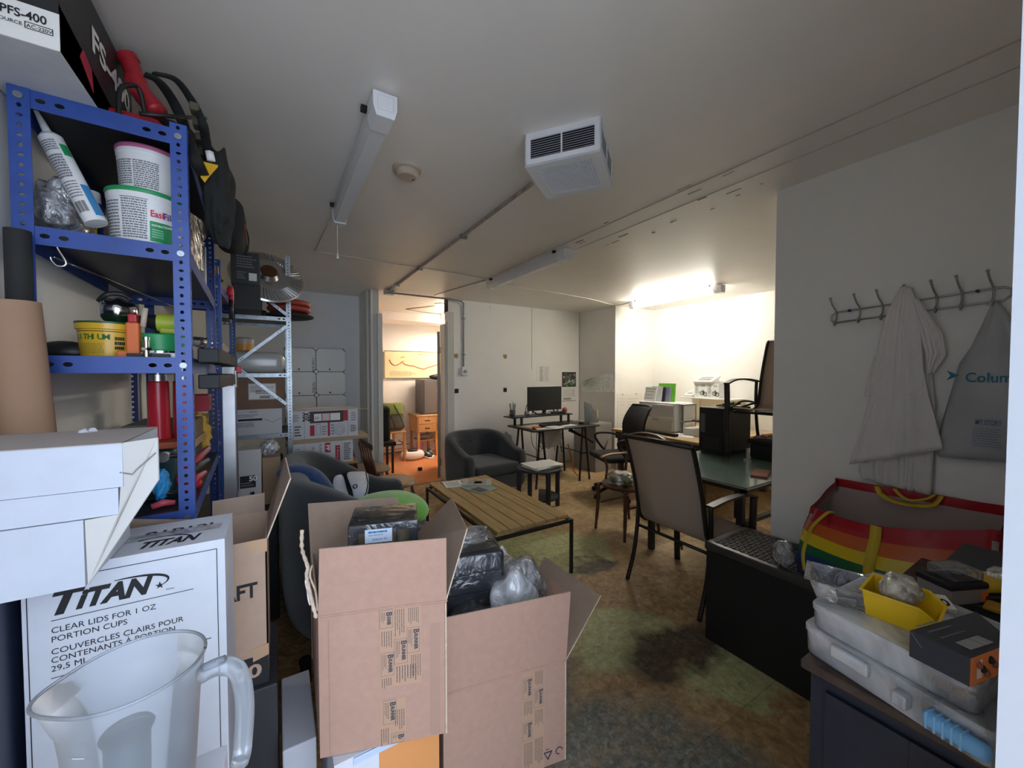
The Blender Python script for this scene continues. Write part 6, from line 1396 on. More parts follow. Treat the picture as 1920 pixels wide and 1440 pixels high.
# side stand for the printed cartons
t = thing('turned_stand', 'brown wooden stand with turned legs under the printed white cartons', 'stand', (0.34, 3.75, 0))
cz_ = ay(600, 872, 3.55).z
MB().box((0.06, 3.56, cz_-0.02), (0.60, 4.0, cz_-0.001), oak).build('top', t)
for (x, y) in ((0.12, 3.62), (0.54, 3.62), (0.12, 3.94), (0.54, 3.94)):
    MB().lathe([(0.02, 0), (0.03, 0.1), (0.022, 0.16), (0.045, 0.28), (0.05, 0.36), (0.03, 0.46), (0.045, 0.52), (0.02, 0.6), (0.03, cz_-0.02)], brownwood, c=(x, y, 0), n=20).build('leg', t, smooth=True)
MB().lathe([(0.09, 0.2), (0.11, 0.28), (0.08, 0.34), (0.12, 0.42), (0.09, 0.5), (0.13, 0.56), (0.13, 0.6)], mat('reddish turned wood', (0.16, 0.055, 0.03), 0.4), c=(0.40, 3.72, 0), n=28).lathe([(0.09, 0.19), (0.03, 0.1), (0.14, 0.0)][::-1], brownwood, c=(0.40, 3.72, 0), n=28).build('turned_column', t, smooth=True)
YC = 3.55
def pcarton(label, px0, px1, pyt, pyb, panels, fn):
    x0, x1 = ay(px0, (pyt+pyb)/2, YC).x, ay(px1, (pyt+pyb)/2, YC).x; z0, z1 = ay((px0+px1)/2, pyb, YC).z, ay((px0+px1)/2, pyt, YC).z
    t = thing('carton', label, 'box', ((x0+x1)/2, YC+0.18, z0), 'printed white cartons')
    MB().box((x0, YC, z0), (x1, YC+0.36, z1), wpc).build('body', t)
    mb = MB(); o = V((x0, YC-0.0006, z0)); w, h = x1-x0, z1-z0
    for f in panels: mb.rect(o, XD, ZD, w*f, 0, w*f+0.0025, h, greyink)
    fn(mb, o, w, h); mb.build('print', t); return t, z0, z1
def c1(mb, o, w, h):
    mb.text('20X', o+V((w*0.265, -0.001, h*0.62)), ZD, -XD, 0.07, ink, bold=0.03, width=h*0.34)
    mb.rect(o, XD, ZD, w*0.27, h*0.55, w*0.77, h*0.97, mat('dark brown ink', (0.06, 0.035, 0.035), 0.6)); mb.rect(o, XD, ZD, w*0.77, h*0.58, w*0.84, h*0.97, redink); mb.rect(o, XD, ZD, w*0.33, h*0.62, w*0.44, h*0.88, offwhite, 0.001); mb.rect(o, XD, ZD, w*0.45, h*0.62, w*0.56, h*0.88, mat('pinkish', (0.7, 0.55, 0.55), 0.7), 0.001); mb.rect(o, XD, ZD, w*0.57, h*0.62, w*0.72, h*0.88, offwhite, 0.001)
    mb.text('50', o+V((w*0.34, -0.0015, h*0.68)), XD, ZD, 0.03, ink, width=w*0.06)
    mb.rect(o, XD, ZD, w*0.27, h*0.1, w*0.335, h*0.48, redink); mb.frame(o, XD, ZD, w*0.355, h*0.12, w*0.42, h*0.5, 0.002, ink); mb.rect(o, XD, ZD, w*0.53, h*0.06, w*0.565, h*0.55, redink)
    for r in (0.05, 0.035, 0.02): mb.tube([o+V((w*0.71+r*0.8*math.cos(a), -0.001, h*0.27+r*math.sin(a))) for a in [i*2*PI/20 for i in range(21)]], 0.0015, greyink, n=4)
    for (a, b, c, d, s_) in ((0.03, 0.62, 0.13, 0.88, 2), (0.05, 0.1, 0.15, 0.5, 3), (0.44, 0.1, 0.52, 0.45, 4), (0.58, 0.08, 0.64, 0.5, 5), (0.88, 0.15, 0.98, 0.42, 6), (0.89, 0.55, 0.97, 0.9, 7)): mb.lines(o, XD, ZD, w*a, h*b, w*c, h*d, 4, ink if s_ in (3, 6) else greyink, s_)
def c2f(mb, o, w, h):
    mb.rect(o, XD, ZD, w*0.53, h*0.52, w*0.62, h*0.95, redink); mb.text('PP', o+V((w*0.55, -0.0015, h*0.86)), -ZD, XD, 0.04, offwhite, bold=0.03, width=h*0.26)
    mb.rect(o, XD, ZD, w*0.70, h*0.12, w*0.78, h*0.80, redink); mb.text('16oz', o+V((w*0.725, -0.0015, h*0.76)), -ZD, XD, 0.025, mat('pale pink ink', (0.7, 0.45, 0.45), 0.6), width=h*0.55)
    mb.text('PLASTIC', o+V((w*0.32, -0.0012, h*0.80)), -ZD, XD, 0.028, ink, width=h*0.5); mb.text('PLASTIC', o+V((w*0.44, -0.0012, h*0.92)), -ZD, XD, 0.026, ink, width=h*0.5)
    mb.lines(o, XD, ZD, w*0.06, h*0.15, w*0.18, h*0.8, 8, greyink, 2); mb.lines(o, XD, ZD, w*0.84, h*0.1, w*0.97, h*0.9, 9, ink, 3); mb.frame(o, XD, ZD, w*0.50, h*0.05, w*0.66, h*0.4, 0.0015, greyink)
_, zz0, zz1 = pcarton('printed white carton at the bottom of the pair beside the grey unit', 545, 662, 829, 871, (0.2, 0.81), c2f)
_, zz2, _ = pcarton('printed white carton marked 20X on top of the pair beside the grey unit', 545, 671, 769, 821, (0.19, 0.84), c1)
boxat('plywood_sheet', 'pale plywood sheet jutting out from between the two printed cartons', 'board', (0.06, YC+0.02, zz1+0.001), (0.69, YC+0.3, zz2-0.001), mat('plywood', (0.45, 0.33, 0.2), 0.7), 0.001)
tag(MB().tube([ay(545, 770, 3.53), ay(600, 765, 3.6), ay(640, 764, 3.8), ay(692, 767, 4.3)], 0.004, mat('pale string', (0.6, 0.55, 0.5), 0.8), n=5).build('string', smooth=True), 'pale string stretched from the top carton towards the door post', 'string')
# white tiled panel leaning at the far left wall
t = thing('folding_pad', 'white panel of rounded squares leaning against the far left wall', 'panel', (0.47, 5.33, 0))
pm = mat('satin white plastic', (0.78, 0.80, 0.79), 0.35)
PY = 5.33
zt2 = ay(590, 653, PY).z; xs_ = [ay(470, 700, PY).x, ay(593, 700, PY).x-0.002, ay(648, 700, PY).x]
tw = xs_[2]-xs_[1]; rows_ = 6; thh = (zt2-0.02)/rows_
tw = (xs_[2]-xs_[1])
for i in range(-1, 1):
    for j in range(rows_):
        x = xs_[1]+(i)*tw; z = zt2-(j+1)*thh
        k_ = 0.035
        poly = [(x+k_, z+0.004), (x+tw-k_, z+0.004), (x+tw-0.004, z+k_), (x+tw-0.004, z+thh-k_), (x+tw-k_, z+thh-0.004), (x+k_, z+thh-0.004), (x+0.004, z+thh-k_), (x+0.004, z+k_)]
        yy = lambda zz: PY-0.06*(1-zz/zt2)
        mb = MB().plate([V((a, yy(b), b)) for a, b in poly], 0.02, pm, n=V((0, -1, 0)))
        mb.cyl((x+tw*0.45, yy(z)-0.001, z+0.03), (x+tw*0.45, yy(z)-0.006, z+0.03), 0.010, black, n=8)
        mb.build('square_tile', t)
mb = MB()
for i in range(0, 3):
    for j in range(rows_+1):
        x = xs_[1]+(i-0)*tw; z = zt2-j*thh
        if x > xs_[2]+0.01: continue
        mb.cyl((x, PY-0.06*(1-z/zt2)+0.0, z), (x, PY-0.06*(1-z/zt2)-0.022, z), 0.022, pm, n=14)
mb.build('connector', t)
MB().box((xs_[1]-tw, PY+0.021, 0.0), (xs_[2], PY+0.03, zt2), mat('panel gap grey', (0.16, 0.17, 0.17), 0.7)).build('backing', t)
MB().text('CHECKER', V((xs_[1]-0.045, PY-0.01, zt2-0.12)), -ZD, XD, 0.045, ink, width=0.18).text('NOBLE', V((xs_[1]-0.045, PY-0.03, zt2-thh-0.13)), -ZD, XD, 0.05, ink, width=0.13).build('lettering', t)

# ================================================================== BACK DESK
t = thing('desk', 'black desk with a raised shelf on trestle legs against the back wall', 'desk', (3.2, 4.2, 0))
dk = mat('black desk top', (0.015, 0.015, 0.016), 0.4)
DZ, SZ = 0.745, 0.875
MB().rbox((2.67, 3.86, DZ-0.022), (3.78, 4.48, DZ), dk, 0.004, 1).build('desktop', t)
MB().rbox((2.60, 4.24, SZ-0.016), (3.62, 4.47, SZ), dk, 0.003, 1).build('raised_shelf', t)
for x in (2.75, 3.55): MB().box((x, 4.26, DZ), (x+0.03, 4.28, SZ-0.016), fe).box((x, 4.43, DZ), (x+0.03, 4.45, SZ-0.016), fe).build('shelf_bracket', t)
for x in (2.84, 3.55):
    for (dx, y, dy) in ((-0.09, 3.93, -0.02), (0.09, 3.93, -0.02), (-0.09, 4.42, 0.02), (0.09, 4.42, 0.02)):
        MB().tube([(x+dx*0.25, y, DZ-0.025), (x+dx, y+dy, 0.0)], 0.015, fe, n=6).build('leg', t)
    MB().box((x-0.07, 3.92, 0.36), (x+0.07, 3.935, 0.375), fe).box((x-0.03, 3.92, DZ-0.045), (x+0.03, 4.44, DZ-0.022), fe).box((x-0.008, 3.93, 0.365), (x+0.008, 4.43, 0.375), fe).build('crossbar', t)
# monitor
MX0, MX1 = ay(990, 750, 4.36).x, ay(1052, 750, 4.36).x; MZ0, MZ1 = ay(1020, 769, 4.36).z, ay(1020, 725, 4.36).z
t = thing('monitor', 'black computer monitor standing on the raised shelf of the black desk', 'monitor', ((MX0+MX1)/2, 4.36, SZ))
MB().rbox((MX0, 4.35, MZ0), (MX1, 4.385, MZ1), black, 0.004, 2).build('housing', t)
MB().box((MX0+0.012, 4.3485, MZ0+0.02), (MX1-0.012, 4.35, MZ1-0.012), mat('dark screen', (0.02, 0.021, 0.021), 0.3)).build('screen', t)
mx = (MX0+MX1)/2
MB().rbox((mx-0.03, 4.37, SZ+0.012), (mx+0.03, 4.39, MZ0+0.05), black, 0.004).build('neck', t); MB().rbox((mx-0.12, 4.29, SZ), (mx+0.12, 4.44, SZ+0.012), black, 0.004).build('foot', t)
# things on the desk
mb = MB(); rnd = random.Random(9); c = ay(961, 782, 4.36); c.z = SZ
t = thing('pencil_cup', 'cup full of pens at the left end of the raised desk shelf', 'cup', tuple(c))
MB().lathe([(0.036, 0), (0.04, 0.085), (0.036, 0.085), (0.032, 0.005), (0, 0.005)], mat('grey cup', (0.10, 0.11, 0.12), 0.4), c=c, n=24).build('cup', t, smooth=True, auto=40)
for k in range(8):
    a = rnd.uniform(0, 6.28); MB().tube([c+V((0.01*math.cos(a), 0.01*math.sin(a), 0.01)), c+V((0.045*math.cos(a), 0.045*math.sin(a), 0.15+rnd.uniform(0, 0.05)))], 0.004, (black, blueink, galv, oak)[k % 4], n=6).build('pen', t)
boxat('small_black_box', 'small black box at the very left end of the raised desk shelf', 'box', (2.61, 4.28, SZ+0.001), (2.65, 4.33, SZ+0.04), black)
mb = MB()
for k in range(4): mb.tube(smoothpath([(2.86+0.07*k, 4.33, SZ+0.01), (2.90+0.03*k, 4.34, SZ+0.15-0.03*k), (3.02, 4.40, SZ+0.05), (3.12, 4.41, SZ+0.01), (3.2+0.05*k, 4.40, SZ+0.012)]), 0.005, black, n=6)
tag(mb.build('monitor_cables', smooth=True), 'looping black cables beside the foot of the monitor', 'cables')
tag(MB().blob((2.93, 4.36, SZ+0.03), (0.05, 0.04, 0.03), mat('silver parts', (0.5, 0.5, 0.5), 0.3, metal=0.6), seed=4, amp=0.5).build('silver_parts', smooth=True), 'small heap of silver parts left of the monitor foot', 'parts')
t = thing('router', 'flat black router with a small aerial to the right of the monitor', 'router', (3.42, 4.36, SZ))
MB().rbox((3.30, 4.30, SZ+0.001), (3.53, 4.42, SZ+0.03), black, 0.006).build('body', t); MB().rbox((3.38, 4.38, SZ+0.03), (3.40, 4.39, SZ+0.13), black, 0.003).build('aerial', t)
tag(MB().rbox((3.22, 4.33, SZ+0.001), (3.30, 4.40, SZ+0.025), mat('silver box', (0.45, 0.45, 0.45), 0.35), 0.006).build('usb_hub', smooth=True), 'little silver box between the monitor and the router', 'electronics')
t = thing('figurine', 'red and white small figurine standing on the black router', 'figurine', (3.45, 4.36, SZ+0.031))
MB().lathe([(0.028, 0), (0.012, 0.04), (0.018, 0.06), (0.0, 0.11)], mat('cream ceramic', (0.6, 0.5, 0.42), 0.4), c=(3.46, 4.37, SZ+0.031), n=20).build('body', t, smooth=True)
MB().ell((3.45, 4.365, SZ+0.105), (0.016, 0.014, 0.02), red).build('red_top', t, smooth=True)
tag(MB().blob((3.57, 4.36, SZ+0.04), (0.035, 0.03, 0.04), mat('rose red cloth', (0.45, 0.08, 0.08), 0.7), seed=5, amp=0.5).build('red_bow', smooth=True), 'crumpled red thing at the right end of the raised desk shelf', 'ornament')
t = thing('keyboard', 'black keyboard lying on the black desk under the monitor', 'keyboard', (3.2, 4.12, DZ))
MB().rbox((3.02, 4.10, DZ+0.001), (3.44, 4.22, DZ+0.022), black, 0.004).build('body', t)
mb = MB()
for i in range(14):
    for j in range(4): mb.box((3.035+i*0.028, 4.108+j*0.027, DZ+0.0225), (3.059+i*0.028, 4.130+j*0.027, DZ+0.028), gk)
mb.build('keys', t)
def sheet(label, x, y, z, w, h, rz, m=offwhite, th=0.0015, group='papers on the black desk'):
    o = MB(T(x, y, z, rz=rz)).box((-w/2, -h/2, 0), (w/2, h/2, th), m).lines(V((-w/2, -h/2, th)), XD, YD, w*0.1, h*0.1, w*0.9, h*0.9, 8, mat('faint print', (0.5, 0.5, 0.52), 0.8), int(x*100)).build('paper_sheet'); tag(o, label, 'paper', group)
z = DZ+0.001
sheet('yellowish papers at the left of the black desk, beneath the orange item', 2.86, 4.15, z, 0.30, 0.2, 12, mat('buff paper', (0.62, 0.48, 0.30), 0.8), 0.012)
sheet('white paper at the front left edge of the black desk', 2.90, 3.97, z, 0.22, 0.16, -12)
sheet('white paper in the middle front of the black desk', 3.08, 3.98, z, 0.26, 0.2, 22)
sheet('white paper in front of the keyboard on the black desk', 3.36, 4.02, z, 0.21, 0.12, 5)
tag(MB().rbox((2.78, 4.00, z+0.0017), (2.88, 4.06, z+0.02), mat('orange red box', (0.55, 0.12, 0.03), 0.5), 0.004).build('orange_box', smooth=True), 'orange-red little box on the papers at the left of the desk', 'box')
tag(MB().blob((2.95, 4.05, z+0.025), (0.06, 0.03, 0.02), black, seed=3).build('black_gadget', smooth=True), 'small black gadget beside the orange-red little box', 'gadget')
tag(MB().ell((3.62, 4.05, DZ+0.012), (0.035, 0.055, 0.016), black, 20, 10).build('computer_mouse', smooth=True), 'black computer mouse at the right of the desk', 'mouse')
mb = MB()
for k in range(5): mb.tube(smoothpath([(3.0+k*0.12, 4.4, DZ-0.03), (3.05+k*0.13, 4.42, 0.45-0.04*k), (3.2+k*0.07, 4.43, 0.35+0.06*k), (3.3+k*0.03, 4.44, 0.6), (3.35, 4.45, DZ-0.03)]), 0.004, black, n=6)
mb.tube(smoothpath([(3.15, 4.45, DZ-0.03), (3.14, 4.46, 0.4), (3.16, 4.46, 0.02), (3.2, 4.40, 0.008), (3.4, 4.38, 0.008), (3.6, 4.45, 0.008)]), 0.005, black, n=6)
tag(mb.build('desk_cables', smooth=True), 'black cables drooping below the black desk to the floor', 'cables')
tag(MB().tube(smoothpath([(3.40, 4.05, DZ-0.06), (3.5, 4.0, 0.62), (3.62, 3.95, 0.56), (3.72, 3.93, 0.50)]), [0.03, 0.028, 0.025, 0.022, 0.02]+[0.018]*14, black, n=8).build('motor_arm', smooth=True), 'black motor arm slanting beneath the right of the black desk', 'mechanism')
tag(MB().tube(smoothpath([(3.50, 4.2, 0.45), (3.52, 4.15, 0.25), (3.54, 4.12, 0.09), (3.60, 4.1, 0.01)]), 0.009, orange, n=8).build('extension_lead', smooth=True), 'orange cord hanging under the black desk', 'cord')
tag(MB().blob((3.35, 4.40, 0.55), (0.20, 0.03, 0.17), mat('translucent bag white', (0.6, 0.6, 0.6), 0.3), seed=71, amp=0.3).build('white_bag', smooth=True), 'pale plastic bag hanging behind the black desk legs', 'bag')
tag(MB().blob((2.80, 4.76, 0.28), (0.16, 0.10, 0.30), mat('grey plastic cover', (0.36, 0.35, 0.33), 0.3), seed=72, amp=0.25).build('plastic_cover', smooth=True), 'grey crumpled plastic cover between the tub armchair and the desk', 'plastic cover')
# wall papers
def wallsheet(name, label, cat, x0, z0, x1, z1, y, m, fn=None, group=None):
    t = thing(name, label, cat, ((x0+x1)/2, y, z0), group); MB().box((x0, y-0.003, z0), (x1, y, z1), m).build('sheet', t)
    if fn: mb = MB(); fn(mb, V((x0, y-0.0034, z0)), x1-x0, z1-z0); mb.build('print', t)
    return t
wallsheet('wall_notice', 'white printed sheet pinned above the monitor', 'paper', 3.475, 1.295, 3.74, 1.58, 4.93, offwhite, lambda mb, o, w, h: (mb.lines(o, XD, ZD, w*0.2, h*0.1, w*0.5, h*0.92, 15, greyink, 3), mb.lines(o, XD, ZD, w*0.55, h*0.1, w*0.9, h*0.9, 15, mat('faint print', (0.5, 0.5, 0.52), 0.8), 4)))
def calf(mb, o, w, h):
    mb.rect(o, XD, ZD, 0, h*0.49, w, h, mat('dark picture ground', (0.06, 0.05, 0.05), 0.5)); rnd = random.Random(3)
    cs = [mat('leaf picture', (0.10, 0.28, 0.06), 0.5), mat('berry picture', (0.35, 0.03, 0.10), 0.5), mat('violet picture', (0.10, 0.10, 0.30), 0.5), mat('picture highlight', (0.55, 0.5, 0.45), 0.5)]
    for k in range(40):
        x, z = rnd.uniform(0.02, 0.86)*w, rnd.uniform(0.52, 0.93)*h; s = rnd.uniform(0.02, 0.05); mb.ell(o+V((x+s/2, -0.0003, z)), (s*0.6, 0.0006+0.00001*k, s*0.5), cs[k % 4 if k % 3 else 0], 8, 6)
    mb.tube(smoothpath([o+V((w*(0.12+0.06*k), -0.003, h*(0.56+0.012*k+0.025*(k % 2)))) for k in range(12)], 3), 0.003, offwhite, n=5)
    for i in range(8): mb.rect(o, XD, ZD, w*(0.1+i*0.08), h*0.16, w*(0.1+i*0.08)+0.0015, h*0.42, greyink)
    for j in range(6): mb.rect(o, XD, ZD, w*0.1, h*(0.16+j*0.052), w*0.66, h*(0.16+j*0.052)+0.0015, greyink)
    mb.lines(o, XD, ZD, w*0.72, h*0.16, w*0.95, h*0.42, 8, greyink, 5, 0.3); mb.rect(o, XD, ZD, w*0.1, h*0.05, w*0.66, h*0.11, mat('mid grey print', (0.3, 0.3, 0.3), 0.7)); mb.rect(o, XD, ZD, 0, 0, w, h*0.015, mat('maroon edge', (0.2, 0.03, 0.03), 0.6))
wallsheet('wall_calendar', 'colourful wall calendar hanging right of the monitor', 'calendar', 3.975, 0.99, 4.27, 1.47, 4.93, offwhite, calf)
pts = [ax(1088, 716, 4.349), ax(1090, 736, 4.349), ax(1151, 735, 4.349), ax(1150, 701, 4.349), ax(1125, 702, 4.349)]
tag(MB().plate(pts[::-1], 0.001, film('dull foil film', tint=(0.72, 0.72, 0.70), haze=0.18, gloss=0.08, bump=0.5), n=V((-1, 0, 0))).build('plastic_sheet'), 'clear plastic sheet stuck on the side wall above the folder', 'plastic sheet')
t = thing('document_holder', 'grey folder with crumpled papers standing at the right of the black desk', 'folder', (4.0, 4.35, DZ))
a = [V((4.02, 4.18, DZ+0.001)), V((4.20, 4.10, DZ+0.001)), V((4.13, 4.12, DZ+0.20)), V((4.08, 4.14, DZ+0.30)), V((4.02, 4.18, DZ+0.29))]
a = [ay(1097, 793, 4.3), ay(1120, 797, 4.25), ay(1117, 780, 4.25), ay(1108, 758, 4.28), ay(1096, 753, 4.3)]
MB().plate(a, 0.01, mat('slate folder', (0.16, 0.18, 0.19), 0.35), n=V((0, -1, 0))).build('cover', t)
MB().plate([ay(1104, 798, 4.2), ay(1124, 797, 4.2), ay(1121, 786, 4.2), ay(1118, 772, 4.2), ay(1110, 778, 4.2)], 0.006, film('dull foil film'), n=V((0, -1, 0))).build('wrap', t)
MB().rbox(ay(1116, 783, 4.4), ay(1122, 768, 4.36), mat('cream card', (0.62, 0.52, 0.30), 0.7), 0.003).build('card', t)
tag(MB().rbox((3.95, 4.12, 0.0), (4.28, 4.60, DZ-0.03), mat('taupe cabinet', (0.30, 0.28, 0.26), 0.6), 0.005).build('low_cabinet'), 'low taupe cabinet in the corner right of the black desk', 'cabinet')

# ------------------------------------------------------------------ mesh office chair
oc = T(3.42, 3.22, 0, rz=160)      # local: faces +x
t = thing('office_chair', 'black mesh office chair on castors in front of the black desk', 'office chair', (3.42, 3.22, 0))
blk = mat('chair black', (0.014, 0.014, 0.016), 0.5); meshm = mat('mesh fabric', (0.035, 0.036, 0.038), 0.8, bump=0.4, bscale=500)
MB(oc).cyl((0, 0, 0.10), (0, 0, 0.43), 0.022, chrome, n=16).build('gas_column', t, smooth=True, auto=40)
for k in range(5):
    a = 2*PI*k/5+0.3; e = V((0.29*math.cos(a), 0.29*math.sin(a), 0))
    MB(oc).tube(smoothpath([(0, 0, 0.13), tuple(e*0.5+ZD*0.115), tuple(e+ZD*0.075)], 4), [0.026]*4+[0.02]*4+[0.016], blk, n=8).build('base_arm', t, smooth=True)
    MB(oc).cyl(e+V((-math.sin(a)*0.024, math.cos(a)*0.024, 0.028)), e-V((-math.sin(a)*0.024, math.cos(a)*0.024, -0.028)), 0.028, blk, n=16).build('castor', t, smooth=True, auto=40)
MB(oc).rbox((-0.22, -0.24, 0.44), (0.25, 0.24, 0.51), mat('seat fabric', (0.03, 0.03, 0.032), 0.95), 0.035, 4).build('seat', t, smooth=True); MB(oc).rbox((-0.10, -0.08, 0.40), (0.12, 0.08, 0.44), blk, 0.01).build('mechanism', t)
def bk_(u, v):
    z = 0.50+0.56*v; w = 0.20+0.04*math.sin(v*PI); return V((-0.24-0.12*v*v-0.02*math.sin(v*7)+0.05*(2*u-1)**2, (2*u-1)*w, z))
MB(oc).grid(bk_, 10, 14, meshm).build('backrest', t, smooth=True, solid=0.02)
edge = [bk_(0, k/12) for k in range(13)]+[bk_(k/6, 1) for k in range(1, 6)]+[bk_(1, 1-k/12) for k in range(13)]
MB(oc).tube(edge, 0.014, blk, n=8).tube(smoothpath([(-0.05, 0, 0.42), (-0.25, 0, 0.44), (-0.30, 0, 0.62)]), 0.022, blk).build('back_frame', t, smooth=True)
for s in (-1, 1):
    MB(oc).tube(smoothpath([(-0.10, s*0.23, 0.43), (0.02, s*0.30, 0.50), (0.13, s*0.31, 0.65), (0.10, s*0.31, 0.70), (-0.02, s*0.31, 0.705), (-0.14, s*0.30, 0.68), (-0.20, s*0.27, 0.60)], 5), 0.015, blk, n=8).build('armrest', t, smooth=True)
    MB(oc).tube([(0.02, s*0.30, 0.48), (-0.06, s*0.30, 0.66)], 0.010, alu, n=8).build('arm_strut', t, smooth=True)
t = thing('office_chair', 'second black office chair tucked behind the sling chair, dark frame only', 'office chair', (3.55, 2.85, 0))
MB().tube(smoothpath([(3.42, 2.84, 0.42), (3.46, 2.76, 0.60), (3.55, 2.72, 0.685)]), 0.03, blk).build('frame', t, smooth=True); MB().rbox((3.38, 2.60, 0.40), (3.70, 2.88, 0.46), blk, 0.02).build('seat', t)
MB().cyl((3.55, 2.72, 0.06), (3.55, 2.72, 0.40), 0.025, blk).build('column', t)
for k in range(5):
    a = 2*PI*k/5; MB().tube([(3.55, 2.72, 0.10), (3.55+0.18*math.cos(a), 2.72+0.18*math.sin(a), 0.02)], 0.018, blk).build('base_arm', t)

# ================================================================== ALCOVE DESK
t = thing('wooden_desk', 'wide light wooden desk along the alcove behind the glass table', 'desk', (4.4, 3.2, 0))
lw = mat('light desk wood', (0.52, 0.38, 0.20), 0.4, var=0.15, scale=4, stretch=(5, 0.6, 1))
WZ = 0.73
MB().rbox((3.72, 2.30, WZ-0.03), (5.18, 3.60, WZ), lw, 0.003, 1).build('desktop', t)
MB().box((3.76, 2.34, WZ-0.12), (3.80, 3.56, WZ-0.03), mat('dark apron', (0.10, 0.06, 0.035), 0.5)).build('apron', t)
for x in (3.78, 5.05):
    for y in (2.36, 3.48): MB().box((x, y, 0), (x+0.06, y+0.06, WZ-0.03), mat('dark apron', (0.1, 0.06, 0.035), 0.5)).build('leg', t)
# woven white drawer units: fronts face -x
wv = mat('woven white plastic', (0.60, 0.61, 0.62), 0.45)
DX0 = 4.06; dy1, dy0 = 3.40, 3.03
p = ax(1197, 752, DX0); dzt = p.z; dy1 = ax(1197, 790, DX0).y; dy0 = ax(1263, 790, DX0).y
def drawer_unit(label, x0, x1, y0, y1, z0, z1, n=2):
    t = thing('drawer_unit', label, 'drawer unit', ((x0+x1)/2, (y0+y1)/2, z0))
    MB().rbox((x0+0.01, y0, z1-0.014), (x1, y1, z1), white, 0.004).box((x0+0.012, y0, z0), (x1, y0+0.012, z1-0.014), white).box((x0+0.012, y1-0.012, z0), (x1, y1, z1-0.014), white).box((x0+0.012, y0, z0), (x1, y1, z0+0.012), white).build('frame', t)
    h = (z1-z0-0.03)/n
    for k in range(n):
        za, zb = z0+0.014+k*h, z0+0.008+(k+1)*h; mb = MB().rbox((x0+0.004, y0+0.014, za), (x0+0.02, y1-0.014, zb), white, 0.004)
        mb.box((x0+0.02, y0+0.02, za), (x1-0.01, y1-0.02, zb-0.03), white)
        nx, nz = 26, 9
        for i in range(nx):
            for j in range(nz):
                if (i+j) % 2: continue
                yy = y0+0.02+(y1-y0-0.04)*i/nx; zz = za+0.008+(zb-za-0.03)*j/nz
                mb.box((x0-0.0005, yy, zz), (x0+0.004, yy+(y1-y0-0.04)/nx*0.95, zz+(zb-za-0.03)/nz*0.8), wv)
        d = mb.build('drawer', t); ym = (y0+y1)/2
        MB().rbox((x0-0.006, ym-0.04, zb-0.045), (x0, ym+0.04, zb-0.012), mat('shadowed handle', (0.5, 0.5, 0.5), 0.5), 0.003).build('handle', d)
    return t
drawer_unit('white plastic unit with two woven-pattern drawers on the wooden desk', DX0, DX0+0.38, dy0, dy1, WZ+0.001, dzt)
t = thing('open_shelf_rack', 'white plastic rack with open shelves behind the woven drawers', 'rack', (4.25, dy0-0.1, WZ))
yb = ax(1296, 790, 4.30).y
MB().box((4.16, dy0-0.012, WZ+0.001), (4.40, dy0-0.003, dzt-0.01), white).box((4.16, yb, WZ+0.001), (4.40, yb+0.012, dzt-0.01), white).box((4.16, yb, dzt-0.02), (4.40, dy0-0.003, dzt-0.008), white).box((4.16, yb, WZ+0.13), (4.40, dy0-0.003, WZ+0.142), white).box((4.385, yb, WZ+0.001), (4.40, dy0-0.003, dzt-0.01), white).build('frame', t)
# folders on top
zt_ = dzt+0.001
def folder(label, y0, y1, x, h, m, tilt=8, lines_=False, name='folder', group='folders on the woven drawers'):
    X = T(x, (y0+y1)/2, zt_, ry=tilt); w = y1-y0
    mb = MB(X).box((0, -w/2, 0.0), (0.012, w/2, h), m)
    if lines_: mb.lines(V((-0.0008, w/2, 0)), -YD, ZD, 0.02, h*0.1, w-0.02, h*0.8, 3, greyink, 4, 0.15, lift=-0.0004).rect(V((-0.0008, w/2, 0)), -YD, ZD, 0.0, h*0.84, w, h*0.9, mat('mint edge', (0.3, 0.5, 0.4), 0.6), lift=-0.0006)
    tag(mb.build(name), label, 'folder', group)
yA, yB = dy1, dy0
folder('white ruled sheet leaning at the left on the woven drawers', yA-0.20, yA-0.03, DX0+0.06, 0.19, offwhite, 14, True)
folder('white folder behind the ruled sheet on the woven drawers', yA-0.25, yA-0.09, DX0+0.12, 0.20, mat('cool white card', (0.7, 0.74, 0.76), 0.6), 10)
folder('black-spined binder among the folders on the woven drawers', yA-0.27, yA-0.14, DX0+0.16, 0.185, mat('charcoal binder', (0.05, 0.05, 0.06), 0.5), 8)
folder('pale violet folder next to the bright green one', yA-0.335, yA-0.16, DX0+0.18, 0.185, mat('violet card', (0.35, 0.34, 0.60), 0.6), 6)
folder('bright green folder at the back of the row on the woven drawers', yA-0.37, yA-0.12, DX0+0.23, 0.235, mat('bright green card', (0.25, 0.80, 0.08), 0.5), 4)
# papers pinned on the side wall behind the office chair
def plan(mb, o, w, h):
    for k in range(3): mb.rect(o, XD, ZD, w*0.06, h*(0.72+0.08*k), w*0.3, h*(0.72+0.08*k)+0.002, greyink)
    mb.lines(o, XD, ZD, w*0.4, h*0.6, w*0.9, h*0.9, 4, mat('faint print', (0.5, 0.5, 0.52), 0.8), 3, 0.2); mb.lines(o, XD, ZD, w*0.08, h*0.1, w*0.9, h*0.5, 6, mat('faint print', (0.5, 0.5, 0.52), 0.8), 8, 0.15)
    for x in (0.2, 0.75): mb.cyl(o+V((w*x, -0.001, h*0.985)), o+V((w*x, -0.006, h*0.985)), 0.008, black, n=10)
a, b = ay(1157, 830, 4.13), ay(1203, 737, 4.13)
wallsheet('wall_plan', 'large white sheet with faint drawings pinned behind the mesh office chair', 'paper', a.x, WZ-0.2, b.x, b.z, 4.13, mat('plan paper', (0.78, 0.76, 0.70), 0.8), plan)
a, b = ay(1205, 752, 4.13), ay(1216, 742, 4.13)
